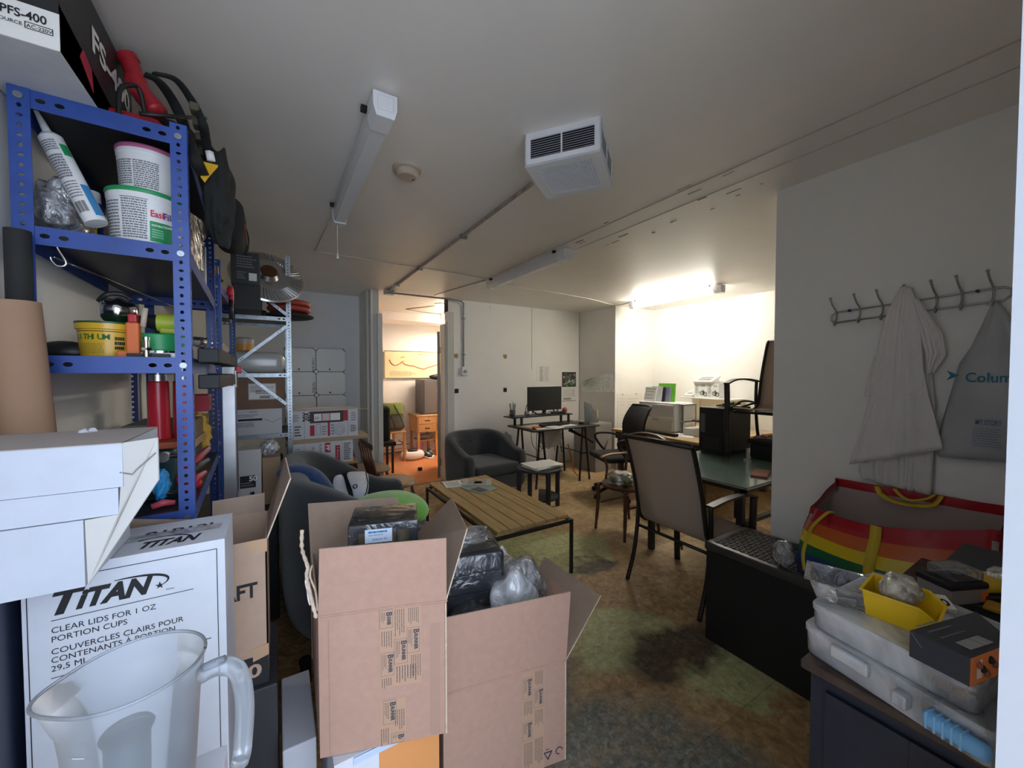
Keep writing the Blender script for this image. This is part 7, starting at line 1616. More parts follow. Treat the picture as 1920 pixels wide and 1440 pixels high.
wallsheet('wall_note', 'narrow white note on the alcove wall left of the green folder', 'paper', a.x, a.z, b.x, b.z+0.01, 4.13, offwhite)
t = thing('desk_gadget', 'small black and white camera-like gadget at the desk corner by the drawers', 'gadget', (4.1, 3.5, WZ)); c = ay(1180, 800, 3.47); c.z = WZ+0.001
MB().rbox(c-V((0.05, 0.03, 0)), c+V((0.05, 0.03, 0.05)), mat('grey gadget', (0.35, 0.36, 0.38), 0.5), 0.01).build('base', t); MB().rbox(c+V((-0.02, -0.035, 0.05)), c+V((0.06, 0.03, 0.075)), black, 0.006).build('head', t)
tag(MB(T(3.86, 3.0, WZ+0.001, rz=88)).rbox((-0.28, -0.03, 0), (0.28, 0.03, 0.03), black, 0.004).build('keyboard'), 'long slim black keyboard at the edge of the wooden desk', 'keyboard')
sheet('white sheet curling at the left edge of the wooden desk', 3.80, 3.05, WZ+0.001, 0.22, 0.16, 60, group='papers on the wooden desk')
sheet('white sheet spread in the middle of the wooden desk', 4.02, 2.75, WZ+0.001, 0.30, 0.22, 30, group='papers on the wooden desk')
# boxes at the right of that desk
boxat('white_tray', 'white shallow tray at the bottom of the stack on the wooden desk', 'tray', (4.05, 2.40, WZ+0.001), (4.35, 2.78, WZ+0.085), mat('ivory plastic', (0.70, 0.69, 0.64), 0.5), 0.006)
boxat('brown_carton', 'brown carton standing on the white tray on the wooden desk', 'box', (4.12, 2.36, WZ+0.087), (4.40, 2.62, WZ+0.165), mat('honey card', (0.42, 0.26, 0.10), 0.7), 0.003)
boxat('laptop', 'flat dark laptop on top of the brown carton', 'laptop', (4.06, 2.34, WZ+0.167), (4.42, 2.68, WZ+0.185), mat('dark grey lid', (0.06, 0.055, 0.05), 0.4), 0.004)
# wall shelf with bike-print cartons
SX = 5.2
t = thing('wall_shelf', 'white wall shelf on the right alcove wall above the wooden desk', 'shelf', (5.06, 3.15, 1.12))
p0_, p1_ = ax(1276, 741, 4.92), ax(1375, 743, 4.92)
shz = 1.118
MB().rbox((4.92, p1_.y, shz-0.018), (5.199, p0_.y, shz), white, 0.003, 1).build('board', t)
for y in (p0_.y-0.12, p1_.y+0.15): MB().box((5.0, y, shz-0.03), (5.199, y+0.012, shz-0.018), white).box((5.185, y, shz-0.2), (5.199, y+0.012, shz-0.018), white).build('bracket', t)
def bikebox(label, y1, y0, h, x=4.96):
    t = thing('carton', label, 'box', (x+0.1, (y0+y1)/2, shz), 'white cartons with bicycle drawings'); MB().box((x, y0, shz+0.001), (x+0.2, y1, shz+h), white).build('body', t)
    mb = MB(); o = V((x-0.0006, y1, shz)); w = y1-y0
    mb.lines(o, -YD, ZD, w*0.08, h*0.3, w*0.38, h*0.85, 5, greyink, 3, lift=-0.0006); mb.lines(o, -YD, ZD, w*0.08, h*0.1, w*0.3, h*0.2, 1, ink, 4, lift=-0.0006); mb.lines(o, -YD, ZD, w*0.55, h*0.75, w*0.95, h*0.92, 2, ink, 5, lift=-0.0006)
    for (cx, cz) in ((0.62, 0.32), (0.85, 0.27)): mb.tube([o+V((-0.001, -w*cx-0.026*math.cos(a), h*cz+0.026*math.sin(a))) for a in [i*2*PI/14 for i in range(15)]], 0.004, ink, n=5)
    mb.tube([o+V((-0.001, -w*0.62, h*0.32)), o+V((-0.001, -w*0.70, h*0.55)), o+V((-0.001, -w*0.85, h*0.27)), o+V((-0.001, -w*0.66, h*0.30))], 0.004, ink, n=5)
    mb.build('bicycle_print', t)
ya, yb_, yc = ax(1302, 720, 4.96).y, ax(1326, 720, 4.96).y, ax(1348, 720, 4.96).y
hb_ = ax(1320, 719, 4.96).z-shz
bikebox('white carton with a bicycle drawing, left one on the wall shelf', ya, yb_+0.003, hb_)
bikebox('white carton with a bicycle drawing, right one on the wall shelf', yb_-0.003, yc, hb_)
def tablet(label, y1, y0, z, tilt=22):
    t = thing('sensor_housing', label, 'device', (5.03, (y0+y1)/2, z), 'white wedge-shaped devices'); X = T(4.94, (y0+y1)/2, z, ry=-tilt); w = y1-y0
    MB(X).rbox((0, -w/2, 0), (0.22, w/2, 0.03), white, 0.004).build('panel', t); MB(X).box((0.03, -w*0.36, 0.0305), (0.16, w*0.36, 0.031), mat('grey display', (0.25, 0.26, 0.26), 0.4)).build('display', t)
    MB().rbox((5.02, y0+0.02, z), (5.15, y1-0.02, z+0.07), white, 0.01).build('base', t)
tablet('white wedge-shaped device lying on top of the two bicycle cartons', ya, yb_-0.08, shz+hb_+0.001)
tablet('white wedge-shaped device on the wall shelf left of the bicycle cartons', ax(1284, 735, 4.96).y, ya+0.02, shz+0.001, 18)

# ================================================================== RIGHT SIDE: COAT HOOKS, BAG, CABINET
WX = RW-0.001
a0, a1 = (0.820, 1.708), (0.262, 1.738)     # slope of the rack along the wall (it hangs out of level)
def rk(y): k = (y-a0[0])/(a1[0]-a0[0]); return a0[1]+(a1[1]-a0[1])*k
t = thing('coat_rack', 'chrome wire coat rack with seven hooks screwed to the partition wall', 'coat rack', (WX-0.02, 0.54, 1.72))
cr = mat('dull chrome wire', (0.40, 0.39, 0.37), 0.35, metal=0.7)
up = 0.034
ring = [V((WX-0.012, y, rk(y)-0.008)) for y in (0.80, 0.6, 0.4, 0.28)]+[V((WX-0.012, 0.262, rk(0.262)+0.008)), V((WX-0.012, 0.262, rk(0.262)+0.030))]+[V((WX-0.012, y, rk(y)+up+0.008)) for y in (0.28, 0.4, 0.6, 0.80)]+[V((WX-0.012, 0.815, rk(0.815)+0.028)), V((WX-0.012, 0.815, rk(0.815)+0.004)), V((WX-0.012, 0.80, rk(0.80)-0.008))]
MB().tube(ring, 0.004, cr, n=8).build('wire_frame', t, smooth=True)
for y in (0.795, 0.705, 0.625, 0.535, 0.455, 0.385, 0.305):
    z = rk(y)
    MB().tube(smoothpath([(WX-0.02, y, z-0.012), (WX-0.035, y, z-0.024), (WX-0.045, y, z-0.012), (WX-0.03, y, z-0.002), (WX-0.016, y, z+0.01), (WX-0.018, y, z+0.045), (WX-0.045, y+0.006, z+0.075), (WX-0.06, y+0.010, z+0.105)], 4), 0.0038, cr, n=8).ell((WX-0.061, y+0.010, z+0.107), (0.006, 0.006, 0.006), cr, 10, 8).build('hook', t, smooth=True)
MB().cyl((WX-0.018, 0.745, rk(0.745)+up+0.008), (WX, 0.745, rk(0.745)+up+0.008), 0.006, black, n=10).cyl((WX-0.018, 0.345, rk(0.345)+up+0.008), (WX, 0.345, rk(0.345)+up+0.008), 0.006, black, n=10).build('screw', t)
# white cloth hanging on the middle hook
def hanging(name, label, cat, rows, x, m, wav=0.012, nf=5, seed=0, thick=0.004, group=None, bulge=0.02):
    """rows of (left px,py, right px,py) along the height of the cloth"""
    nu = 36; R_ = []
    for (lx, ly, rx, ry) in rows: R_.append((ax(lx, ly, x), ax(rx, ry, x)))
    def fn(u, v):
        k = v*(len(R_)-1); i = min(int(k), len(R_)-2); f = k-i
        a = R_[i][0].lerp(R_[i+1][0], f); b = R_[i][1].lerp(R_[i+1][1], f); p = a.lerp(b, u)
        w = (math.sin(u*PI*nf+seed+v*1.3)*0.6+math.sin(u*PI*nf*1.9+seed*2)*0.4+noise.noise(V((u*4, v*3, seed)))*0.5)*wav*(0.35+v*1.1)
        p.x = x-bulge*math.sin(u*PI)*0.8-abs(w); return p
    o = MB().grid(fn, nu, 30, m).build(name, smooth=True, solid=thick); return tag(o, label, cat, group)
cotton = mat('white cotton', (0.72, 0.69, 0.69), 0.9, var=0.03, scale=8, bump=0.3, bscale=160)
cotton2 = mat('white cotton behind', (0.66, 0.64, 0.63), 0.9, bump=0.3, bscale=160)
hanging('white_tshirt', 'white cotton shirt lying beneath the top cloth, its long hem hanging lowest', 'shirt', [(1692, 540, 1712, 540), (1662, 640, 1738, 610), (1640, 760, 1755, 760), (1612, 880, 1752, 860), (1618, 895, 1748, 928)], 2.372, cotton2, seed=2.1, nf=6, wav=0.016)
hanging('white_tshirt', 'white sleeve-like cloth bunched at the right of the hanging shirt', 'shirt', [(1710, 560, 1722, 560), (1722, 620, 1768, 625), (1735, 660, 1775, 665), (1738, 700, 1752, 700)], 2.352, cotton, seed=4.0, nf=3, wav=0.008)
hanging('white_cloth', 'white cotton apron or shirt hanging from the middle hook of the coat rack', 'shirt', [(1690, 538, 1708, 538), (1665, 585, 1722, 575), (1650, 640, 1728, 640), (1642, 700, 1732, 690), (1632, 750, 1742, 740), (1615, 810, 1756, 790), (1594, 870, 1770, 842)], 2.345, cotton, seed=0.7, nf=4, wav=0.010)
hanging('cloth_sleeve', 'short white sleeve sticking out at the left of the hanging cloth', 'shirt', [(1640, 668, 1660, 668), (1630, 710, 1652, 712), (1620, 742, 1645, 745)], 2.35, cotton, seed=1.1, nf=2, wav=0.005)
# shopping bag with the blue word
bagm = mat('translucent white bag', (0.42, 0.43, 0.45), 0.45, var=0.08, scale=6, bump=0.5, bscale=9, sheen=0.1)
t = thing('shopping_bag', 'large grey-white plastic shopping bag with a blue brand word hanging at the right', 'shopping bag', (2.34, 0.34, 1.08))
rows = [(1858, 565, 1872, 565), (1842, 600, 1896, 600), (1818, 650, 1925, 650), (1796, 680, 1950, 690), (1778, 740, 1980, 740), (1760, 800, 2010, 800), (1752, 850, 2030, 870), (1758, 858, 2020, 880)]
RR = [(ax(a, b, 2.33), ax(c, d, 2.33)) for a, b, c, d in rows]
def bagfn(u, v):
    k = v*(len(RR)-1); i = min(int(k), len(RR)-2); f = k-i; p = RR[i][0].lerp(RR[i+1][0], f).lerp(RR[i][1].lerp(RR[i+1][1], f), u)
    p.x = 2.36-0.05*math.sin(u*PI)**0.6*math.sin(max(0.02, v)*PI*0.9+0.1)-0.006*noise.noise(V((u*5, v*5, 3))); return p
MB().grid(bagfn, 36, 30, bagm).build('front', t, smooth=True, solid=0.001)
mb = MB()
yl_, yr_ = ax(1806, 705, 2.30).y, ax(1918, 700, 2.30).y
cl = mat('washed blue ink', (0.015, 0.16, 0.28), 0.6)
o = V((2.295, ax(1808, 716, 2.30).y, ax(1808, 716, 2.30).z))
mb.text('Columbia', o, -YD, ZD, 0.052, cl, bold=0.01, width=0.165, lift=-0.012)
mb.build('lettering', t); mb = MB(); mb.plate([o+V((-0.010, 0.045, 0.005)), o+V((-0.010, 0.012, 0.025)), o+V((-0.010, 0.045, 0.045)), o+V((-0.010, 0.035, 0.025))], 0.001, cl, n=V((-1, 0, 0)))
mb.build('logo_mark', t); mb = MB(); o = V((2.285, ax(1829, 795, 2.30).y, ax(1829, 795, 2.30).z))
bi = mat('washed navy print', (0.10, 0.14, 0.28), 0.7)
mb.text('MY STORY', o, -YD, ZD, 0.026, bi, bold=0.03, width=0.065, lift=-0.006)
mb.build('lettering', t); mb = MB(); mb.lines(o+V((-0.006, 0.004, -0.085)), -YD, ZD, 0, 0, 0.075, 0.075, 8, mat('pale blue print 2', (0.18, 0.22, 0.33), 0.7), 4, 0.4, lift=-0.0004)
mb.build('lettering', t)
MB().tube(smoothpath([(2.35, 0.303, 1.725), (2.345, 0.31, 1.715), (2.345, 0.31, 1.71)]), 0.006, bagm).build('handle', t, smooth=True)
tag(MB().cyl((2.388, 0.465, 1.255), (2.384, 0.465, 1.255), 0.006, black, n=10).build('wall_screw'), 'tiny black screw in the partition wall beside the shopping bag', 'screw')

# black storage crate with a rattan-patterned lid
t = thing('storage_box', 'big black plastic storage box with a woven-pattern lid along the partition', 'storage box', (2.18, 0.7, 0))
bp_ = mat('black resin', (0.010, 0.010, 0.011), 0.55)
MB().box((1.99, 0.18, 0.0), (2.375, 1.215, 0.50), bp_).build('body', t)
MB().rbox((1.98, 0.17, 0.49), (2.385, 1.225, 0.535), mat('lid resin', (0.045, 0.042, 0.040), 0.38), 0.012).build('lid', t, smooth=True, auto=40)
mb = MB(); wl = mat('woven lid', (0.075, 0.068, 0.062), 0.30)
for i in range(46):
    for j in range(14):
        y = 0.20+i*0.0215; x = 2.015+j*0.0245
        if (i+j) % 2: mb.rbox((x, y, 0.534), (x+0.021, y+0.017, 0.541), wl, 0.003, 1)
        else: mb.rbox((x+0.003, y, 0.534), (x+0.017, y+0.021, 0.539), wl, 0.003, 1)
mb.build('woven_panel', t)

# rainbow striped bag
t = thing('rainbow_bag', 'large shiny rainbow striped tote bag lying open on the black storage box', 'bag', (2.2, 0.52, 0.542))
stripe = [mat('bag '+n_, c_, 0.30, spec=0.6, bump=0.25, bscale=12) for n_, c_ in (('violet', (0.02, 0.02, 0.10)), ('blue', (0.012, 0.05, 0.16)), ('green', (0.01, 0.11, 0.04)), ('yellow', (0.62, 0.46, 0.01)), ('orange', (0.50, 0.10, 0.015)), ('red', (0.40, 0.012, 0.02)))]
lining = mat('bag lining', (0.42, 0.34, 0.31), 0.6, bump=0.3, bscale=10)
bagx0, bagx1 = 2.03, 2.365
def ring_pt(a, v):
    """a: 0..1 round the bag: front from left to right, right end, back from right to left, left end"""
    z0b = 0.545
    yl, yr = 0.80, 0.225
    if a < 0.4: u = a/0.4; p = V((bagx0, yl+(yr-yl)*u, 0)); nx = -1
    elif a < 0.5: u = (a-0.4)/0.1; p = V((bagx0+(bagx1-bagx0)*u, yr, 0)); nx = 0
    elif a < 0.9: u = (a-0.5)/0.4; p = V((bagx1, yr+(yl-yr)*u, 0)); nx = 1
    else: u = (a-0.9)/0.1; p = V((bagx1+(bagx0-bagx1)*u, yl, 0)); nx = 0
    front = a < 0.4 or a > 0.97
    if a < 0.4: top = 0.83+0.10*(a/0.4)**1.2-0.035*math.sin(a/0.4*PI)
    elif a < 0.5: top = 0.93+0.015*((a-0.4)/0.1)
    elif a < 0.9: top = 0.945-0.015*(a-0.5)/0.4+0.0
    else: top = 0.93-0.10*((a-0.9)/0.1)
    bul = math.sin(min(1, v*1.15)*PI)
    if a < 0.4: p.x -= 0.045*bul*math.sin(a/0.4*PI)**0.5-0.0; p.x += 0.03*v; 
    if a >= 0.9 or a < 0.06: p.y += 0.02*bul-0.03*v*v
    if a < 0.15: p.x += 0.05*v*(1-a/0.15)
    z = z0b+(top-z0b)*v
    w = noise.noise(V((p.y*11, p.x*9, z*7)))*0.010
    return V((p.x+w*nx, p.y+w*0.6, z))
NA, NV = 80, 30
mb = MB(); vs = [ring_pt(i/NA, j/NV) for j in range(NV+1) for i in range(NA)]
for j in range(NV):
    k = min(5, int((j+0.5)/NV*6.3)) if j/NV < 0.95 else 5
    mb.add(vs[j*NA:(j+2)*NA], [(i, NA+i, NA+(i+1) % NA, (i+1) % NA) for i in range(NA)], stripe[k])
mb.add(vs[:NA], [tuple(range(NA))], stripe[0]); mb.build('body', t, smooth=True)
mb = MB(); c0 = sum((vs[i] for i in range(NA)), V())/NA
ins = [p+(V((c0.x, c0.y, p.z))-p).normalized()*0.004 for p in vs]
for j in range(8, NV): mb.add(ins[j*NA:(j+2)*NA], [(i, (i+1) % NA, NA+(i+1) % NA, NA+i) for i in range(NA)], lining if j < NV-3 else stripe[5])
mb.add(ins[8*NA:9*NA], [tuple(range(NA-1, -1, -1))], lining); mb.build('lining', t, smooth=True)
web = mat('yellow webbing', (0.58, 0.43, 0.03), 0.6, bump=0.3, bscale=150)
def ribbon(pts, w, m, name, parent, wd=YD):
    P_ = smoothpath(pts, 6); vs = []
    for p in P_: vs += [p-wd*w/2, p+wd*w/2]
    return MB().add(vs, [(2*i, 2*i+1, 2*i+3, 2*i+2) for i in range(len(P_)-1)], m).build(name, parent, smooth=True, solid=0.003)
def fr_(y, v): u = (0.80-y)/(0.80-0.225); p = ring_pt(0.4*u, v); p.x -= 0.004; return p
ribbon([fr_(0.545, v) for v in (0.0, 0.2, 0.4, 0.6, 0.8, 1.0)], 0.035, web, 'front_strap', t)
ribbon([fr_(0.77, v) for v in (0.05, 0.3, 0.6)]+[fr_(0.765, 0.8)+V((-0.02, 0, 0.0)), fr_(0.74, 0.98)+V((-0.01, 0, 0.01)), fr_(0.70, 0.99)+V((0.02, 0, 0.012))], 0.014, web, 'front_strap', t)
def bkp(y, z): return V((bagx1-0.012, y, z))
ribbon([bkp(0.62, 0.93), bkp(0.61, 0.90)+V((-0.02, 0, 0)), bkp(0.57, 0.872)+V((-0.05, 0, 0)), bkp(0.50, 0.865)+V((-0.06, 0, 0)), bkp(0.44, 0.885)+V((-0.05, 0, 0)), bkp(0.42, 0.93)], 0.0, web, 'hh', t) if False else None
MB().tube(smoothpath([bkp(0.62, 0.93), bkp(0.60, 0.90)+V((-0.02, 0, 0)), bkp(0.55, 0.882)+V((-0.03, 0, 0)), bkp(0.49, 0.885)+V((-0.03, 0, 0)), bkp(0.44, 0.90)+V((-0.02, 0, 0)), bkp(0.42, 0.94)], 6), 0.013, web, n=8, flat=0.35).tube(smoothpath([bkp(0.56, 0.935)+V((-0.01, 0, 0)), bkp(0.53, 0.91)+V((-0.03, 0, 0)), bkp(0.50, 0.905)+V((-0.035, 0, 0)), bkp(0.46, 0.92)+V((-0.02, 0, 0)), bkp(0.44, 0.94)]), 0.010, web, n=8, flat=0.35).build('back_handle', t, smooth=True)
tag(MB().blob(V((2.03, 0.86, 0.60)), (0.035, 0.045, 0.062), bagfilm, seed=81, amp=0.25, freq=2).build('plastic_bag', smooth=True), 'small clear knotted bag at the left end of the rainbow tote', 'plastic bag')

# dark cabinet in the corner by the door
KX0, KX1, KY0, KY1, KZ_ = 1.035, 1.95, 0.085, 0.378, 0.795
t = thing('cabinet', 'dark navy cabinet with a brown worn top in the right foreground', 'cabinet', ((KX0+KX1)/2, (KY0+KY1)/2, 0))
nv = mat('navy black lacquer', (0.012, 0.016, 0.03), 0.5, var=0.3, scale=20)
MB().box((KX0, KY0, 0.06), (KX1, KY1, KZ_-0.02), nv).box((KX0+0.02, KY0+0.01, 0), (KX1-0.02, KY1-0.01, 0.06), nv).build('carcass', t)
MB().rbox((KX0-0.018, KY0-0.003, KZ_-0.02), (KX1, KY1+0.015, KZ_), mat('worn brown top', (0.06, 0.038, 0.028), 0.6, var=0.4, scale=30), 0.003, 1).build('top', t)
MB().box((KX0-0.010, KY0+0.005, 0.10), (KX0, KY1-0.03, KZ_-0.05), nv).box((KX0-0.011, KY0+0.13, 0.10), (KX0-0.0095, KY0+0.132, KZ_-0.05), black).build('side_panel', t)
clearbox = film('clear rigid plastic', tint=(0.86, 0.90, 0.95), haze=0.48, gloss=0.10, bscale=6, bump=0.05)
bluehandle = mat('light blue plastic', (0.18, 0.45, 0.78), 0.4)
# lower organiser
def organiser(label, P_, z0, z1, handle, seed):
    """P_: four corners (left-far, near, right-near, far) of the top outline"""
    c = sum(P_, V())/4; t = thing('organiser_case', label, 'organiser case', (c.x, c.y, z0), 'clear organiser cases on the dark cabinet')
    k = len(P_); out = []
    for i in range(k):   # round the corners
        a, b, d = P_[i-1], P_[i], P_[(i+1) % k]; r = 0.022
        u, v = (a-b).normalized(), (d-b).normalized()
        for j in range(5): f = j/4; out.append(b+u*r*(1-f)**2+v*r*f**2)
    n = len(out); mb = MB()
    lv = [(z0, 0.965), (z0+(z1-z0)*0.05, 0.975), (z1-0.014, 0.985), (z1-0.014, 1.0), (z1-0.003, 1.0), (z1, 0.985)]
    vs = [V((c.x+(p.x-c.x)*s_, c.y+(p.y-c.y)*s_, z)) for z, s_ in lv for p in out]
    mb.add(vs, [(i*n+j, i*n+(j+1) % n, (i+1)*n+(j+1) % n, (i+1)*n+j) for i in range(len(lv)-1) for j in range(n)]+[tuple(range(n-1, -1, -1)), tuple((len(lv)-1)*n+j for j in range(n))], clearbox).build('case', t, smooth=True, auto=30)
    mb = MB(); lf, nr = P_[0], P_[1]; ax_, bx_ = (P_[1]-P_[0]), (P_[3]-P_[0])
    for q in range(1, 6): a = c+((P_[0]+ax_*q/6+bx_*0.05)-c)*0.95; b = c+((P_[0]+ax_*q/6+bx_*0.95)-c)*0.95; mb.add([V((a.x, a.y, z0+0.004)), V((b.x, b.y, z0+0.004)), V((b.x, b.y, z1-0.016)), V((a.x, a.y, z1-0.016))], [(0, 1, 2, 3)], clearbox)
    for q in range(1, 3): a = c+((P_[0]+ax_*0.03+bx_*q/3)-c)*0.95; b = c+((P_[0]+ax_*0.97+bx_*q/3)-c)*0.95; mb.add([V((a.x, a.y, z0+0.004)), V((b.x, b.y, z0+0.004)), V((b.x, b.y, z1-0.016)), V((a.x, a.y, z1-0.016))], [(0, 1, 2, 3)], clearbox)
    mb.build('divider', t, solid=0.001)
    rnd = random.Random(seed); mb = MB()
    for q in range(60):
        u, v = rnd.uniform(0.08, 0.92), rnd.uniform(0.08, 0.92); p = P_[0]+ax_*u+bx_*v
        mb.rbox(V((p.x-0.008, p.y-0.006, z0+0.003)), V((p.x+rnd.uniform(0.003, 0.016), p.y+rnd.uniform(0.003, 0.012), z0+0.003+rnd.uniform(0.008, (z1-z0)*0.55))), (galv, mat('brown small parts', (0.16, 0.10, 0.06), 0.5), mat('tan small parts', (0.35, 0.27, 0.18), 0.5))[q % 3], 0.001, 1)
    o = mb.build('small_parts', t); o['kind'] = 'stuff'
    return t
def ring4(a, b, c, z):
    A_, B_, C__ = az(*a, z), az(*b, z), az(*c, z); return [A_, B_, C__, A_+C__-B_]
z1 = 0.862
L1 = [V((1.055, 0.405, z1)), V((0.985, 0.105, z1)), V((1.33, 0.09, z1)), V((1.40, 0.375, z1))]
t = organiser('lower clear organiser case with a light blue carrying handle on the dark cabinet', L1, KZ_+0.001, z1, True, 3)
hd2 = (L1[1]-L1[0]).normalized(); hn2 = V((hd2.y, -hd2.x, 0)); hc_ = L1[0]+hd2*0.262+hn2*0.008
mb = MB()
X = Matrix.Translation(V((hc_.x, hc_.y, KZ_+0.034))) @ Matrix.Rotation(math.atan2(hd2.y, hd2.x), 4, 'Z')
mb = MB(X).rbox((-0.042, -0.012, -0.014), (0.042, 0.012, 0.014), bluehandle, 0.010, 4)
for k in range(5): mb.rbox((-0.035+k*0.011, -0.0135, -0.0155), (-0.031+k*0.011, 0.0135, 0.0155), mat('blue grip rib', (0.26, 0.55, 0.85), 0.4), 0.002)
mb.build('handle', t, smooth=True, auto=40)
X2 = Matrix.Translation(V((hc_.x, hc_.y, KZ_+0.034))) @ Matrix.Rotation(math.atan2(hd2.y, hd2.x), 4, 'Z')
MB(X2).rbox((-0.085, -0.010, -0.012), (-0.062, 0.014, 0.014), clearbox, 0.004).build('latch', t, smooth=True)
MB(Matrix.Translation(V((L1[0].x, L1[0].y, KZ_+0.045))+hd2*0.10+hn2*0.004) @ Matrix.Rotation(math.atan2(hd2.y, hd2.x), 4, 'Z')).rbox((-0.035, -0.006, -0.012), (0.035, 0.006, 0.016), clearbox, 0.004).build('latch', t, smooth=True)
z2 = 0.918
L2 = [V((1.055, 0.392, z2)), V((1.005, 0.128, z2)), V((1.30, 0.105, z2)), V((1.37, 0.365, z2))]
organiser('upper clear organiser case lying on the one with the blue handle', L2, z1+0.001, z2, False, 8)
ZT = z2+0.001
# clear tray
c = az(1585, 1125, ZT); c.z = ZT
t = thing('clear_tray', 'clear rigid tray with a few cylindrical parts at the left on the organisers', 'tray', tuple(c))
X = T(c.x+0.012, c.y+0.0, ZT, rz=-72)
mb = MB(X); a_, b_ = 0.055, 0.042
lo = [V((-a_, -b_, 0)), V((a_, -b_, 0)), V((a_, b_, 0)), V((-a_, b_, 0))]; hi = [V((p.x*1.25, p.y*1.25, 0.042)) for p in lo]; li = [V((p.x*1.45, p.y*1.4, 0.044)) for p in lo]
mb.add(lo+hi+li, [(3, 2, 1, 0)]+[(i, (i+1) % 4, 4+(i+1) % 4, 4+i) for i in range(4)]+[(4+i, 4+(i+1) % 4, 8+(i+1) % 4, 8+i) for i in range(4)], clearfilm).build('tray', t)
for k in range(4): q = X @ V((-0.02+k*0.018, -0.01+0.008*(k % 2), 0.011)); MB().cyl(q, q+V((0.012, -0.022, 0.002)), 0.009, mat('taupe plug', (0.22, 0.18, 0.15), 0.6), n=12).build('plug', t, smooth=True, auto=40)
# yellow stacking bin
A_, B_, D_ = az(1617, 1104, 0.975), az(1757, 1152, 0.975), az(1812, 1134, 0.975)
e1 = (B_-A_); e2 = V((e1.y, -e1.x, 0)).normalized()*-0.10
if e2.dot(V((1, 0, 0))) < 0: e2 = -e2
t = thing('stacking_bin', 'bright yellow stacking bin filled with a crumpled clear bag', 'bin', tuple((A_+B_)/2+e2/2-ZD*0.056))
zb_ = ZT; zt3 = 0.975; sh = 0.012
def bp3(u, v, z, k=0): q = A_+e1*u+e2*v; return V((q.x, q.y, z))
top4 = [bp3(0, 0, zt3), bp3(0.78, 0, zt3), bp3(1.0, 0.05, zt3-0.02), bp3(1.0, 0.95, zt3-0.02), bp3(0.78, 1, zt3), bp3(0, 1, zt3)]
bot4 = [bp3(0.05, 0.08, zb_), bp3(0.72, 0.08, zb_), bp3(0.88, 0.12, zb_), bp3(0.88, 0.9, zb_), bp3(0.72, 0.92, zb_), bp3(0.05, 0.92, zb_)]
rim = [bp3(-0.04, -0.07, zt3+0.001), bp3(0.80, -0.07, zt3+0.001), bp3(1.04, -0.01, zt3-0.019), bp3(1.04, 1.01, zt3-0.019), bp3(0.80, 1.07, zt3+0.001), bp3(-0.04, 1.07, zt3+0.001)]
mb = MB().add(bot4+top4+rim, [(5, 4, 3, 2, 1, 0)]+[(i, (i+1) % 6, 6+(i+1) % 6, 6+i) for i in range(6)]+[(6+i, 6+(i+1) % 6, 12+(i+1) % 6, 12+i) for i in range(6)], yellow)
mb.build('bin', t, solid=0.0018)
pc = bp3(0.45, 0.5, zt3-0.004)
tag(MB().blob(pc+ZD*0.008, (0.044, 0.034, 0.034), film('yellowish clear bag', tint=(0.85, 0.8, 0.68), haze=0.5, gloss=0.2), seed=91, amp=0.22, freq=1.6, nu=50, nv=30).blob(pc-ZD*0.012, (0.030, 0.022, 0.020), mat('tan screws', (0.35, 0.28, 0.2), 0.5), seed=92, amp=0.4).build('plastic_bag', smooth=True), 'crumpled clear bag of fixings heaped in the yellow bin', 'plastic bag')
# black and orange product box
zt4 = 0.968
q0, q1, q2, q3 = az(1706, 1182, zt4), az(1820, 1235, zt4), az(1901, 1204, zt4), az(1830, 1147, zt4)
t = thing('product_box', 'matte black box with an orange end at the right on the organisers', 'box', tuple((q0+q2)/2-ZD*(zt4-ZT)))
bt = [V((p.x, p.y, ZT)) for p in (q0, q1, q2, q3)]; tp_ = [q0, q1, q2, q3]
og = mat('orange box end', (0.85, 0.26, 0.06), 0.5)
mb = MB().add(bt+tp_, [(0, 1, 2, 3), (7, 6, 5, 4), (1, 0, 4, 5), (3, 2, 6, 7), (0, 3, 7, 4)], bl); mb.build('body', t)
MB().add([bt[1], bt[2], tp_[2], tp_[1]], [(0, 1, 2, 3)][::1], og).build('orange_end', t)
mb = MB(); u_, v_ = (q1-q0), (q3-q0)
nn = (q2-q1).normalized(); od = nn.cross(ZD)
if od.dot(V((-1, -1, 0))) < 0: od = -od
mb.add([q1+nn*0.018-ZD*0.008+od*0.0006, q1+nn*0.034-ZD*0.008+od*0.0006, q1+nn*0.034-ZD*0.040+od*0.0006, q1+nn*0.018-ZD*0.040+od*0.0006], [(0, 1, 2, 3)], offwhite)
for k in range(5): c_ = q1+nn*(0.022+0.012*k)-ZD*(0.015+0.010*(k % 3))+od*0.0012; mb.ell(c_, (0.005, 0.005, 0.007), ink if k % 2 else mat('dusty red ink', (0.25, 0.08, 0.05), 0.6), 8, 6)
vu = v_.normalized()
mb.lines(q0+u_*0.86+v_*0.15+ZD*0.0002, vu, -u_.normalized(), 0, 0, 0.07, 0.022, 1, mat('silver print', (0.35, 0.35, 0.36), 0.4), 3, 0.9, lift=0.0008)
mb.lines(q0+u_*0.5+v_*0.12, vu, -u_.normalized(), 0, 0, 0.07, 0.05, 3, greyink, 7, 0.2, lift=0.0006)
s1 = (q0+q1*0.0); 
mb.tube([q0-ZD*0.003+od*0.0+u_*0.02+V((-0.0005, -0.0005, 0)), q0+u_*0.22-ZD*0.022+V((-0.0008, -0.0003, 0))], 0.0006, greyink, n=4)
mb.build('print', t)
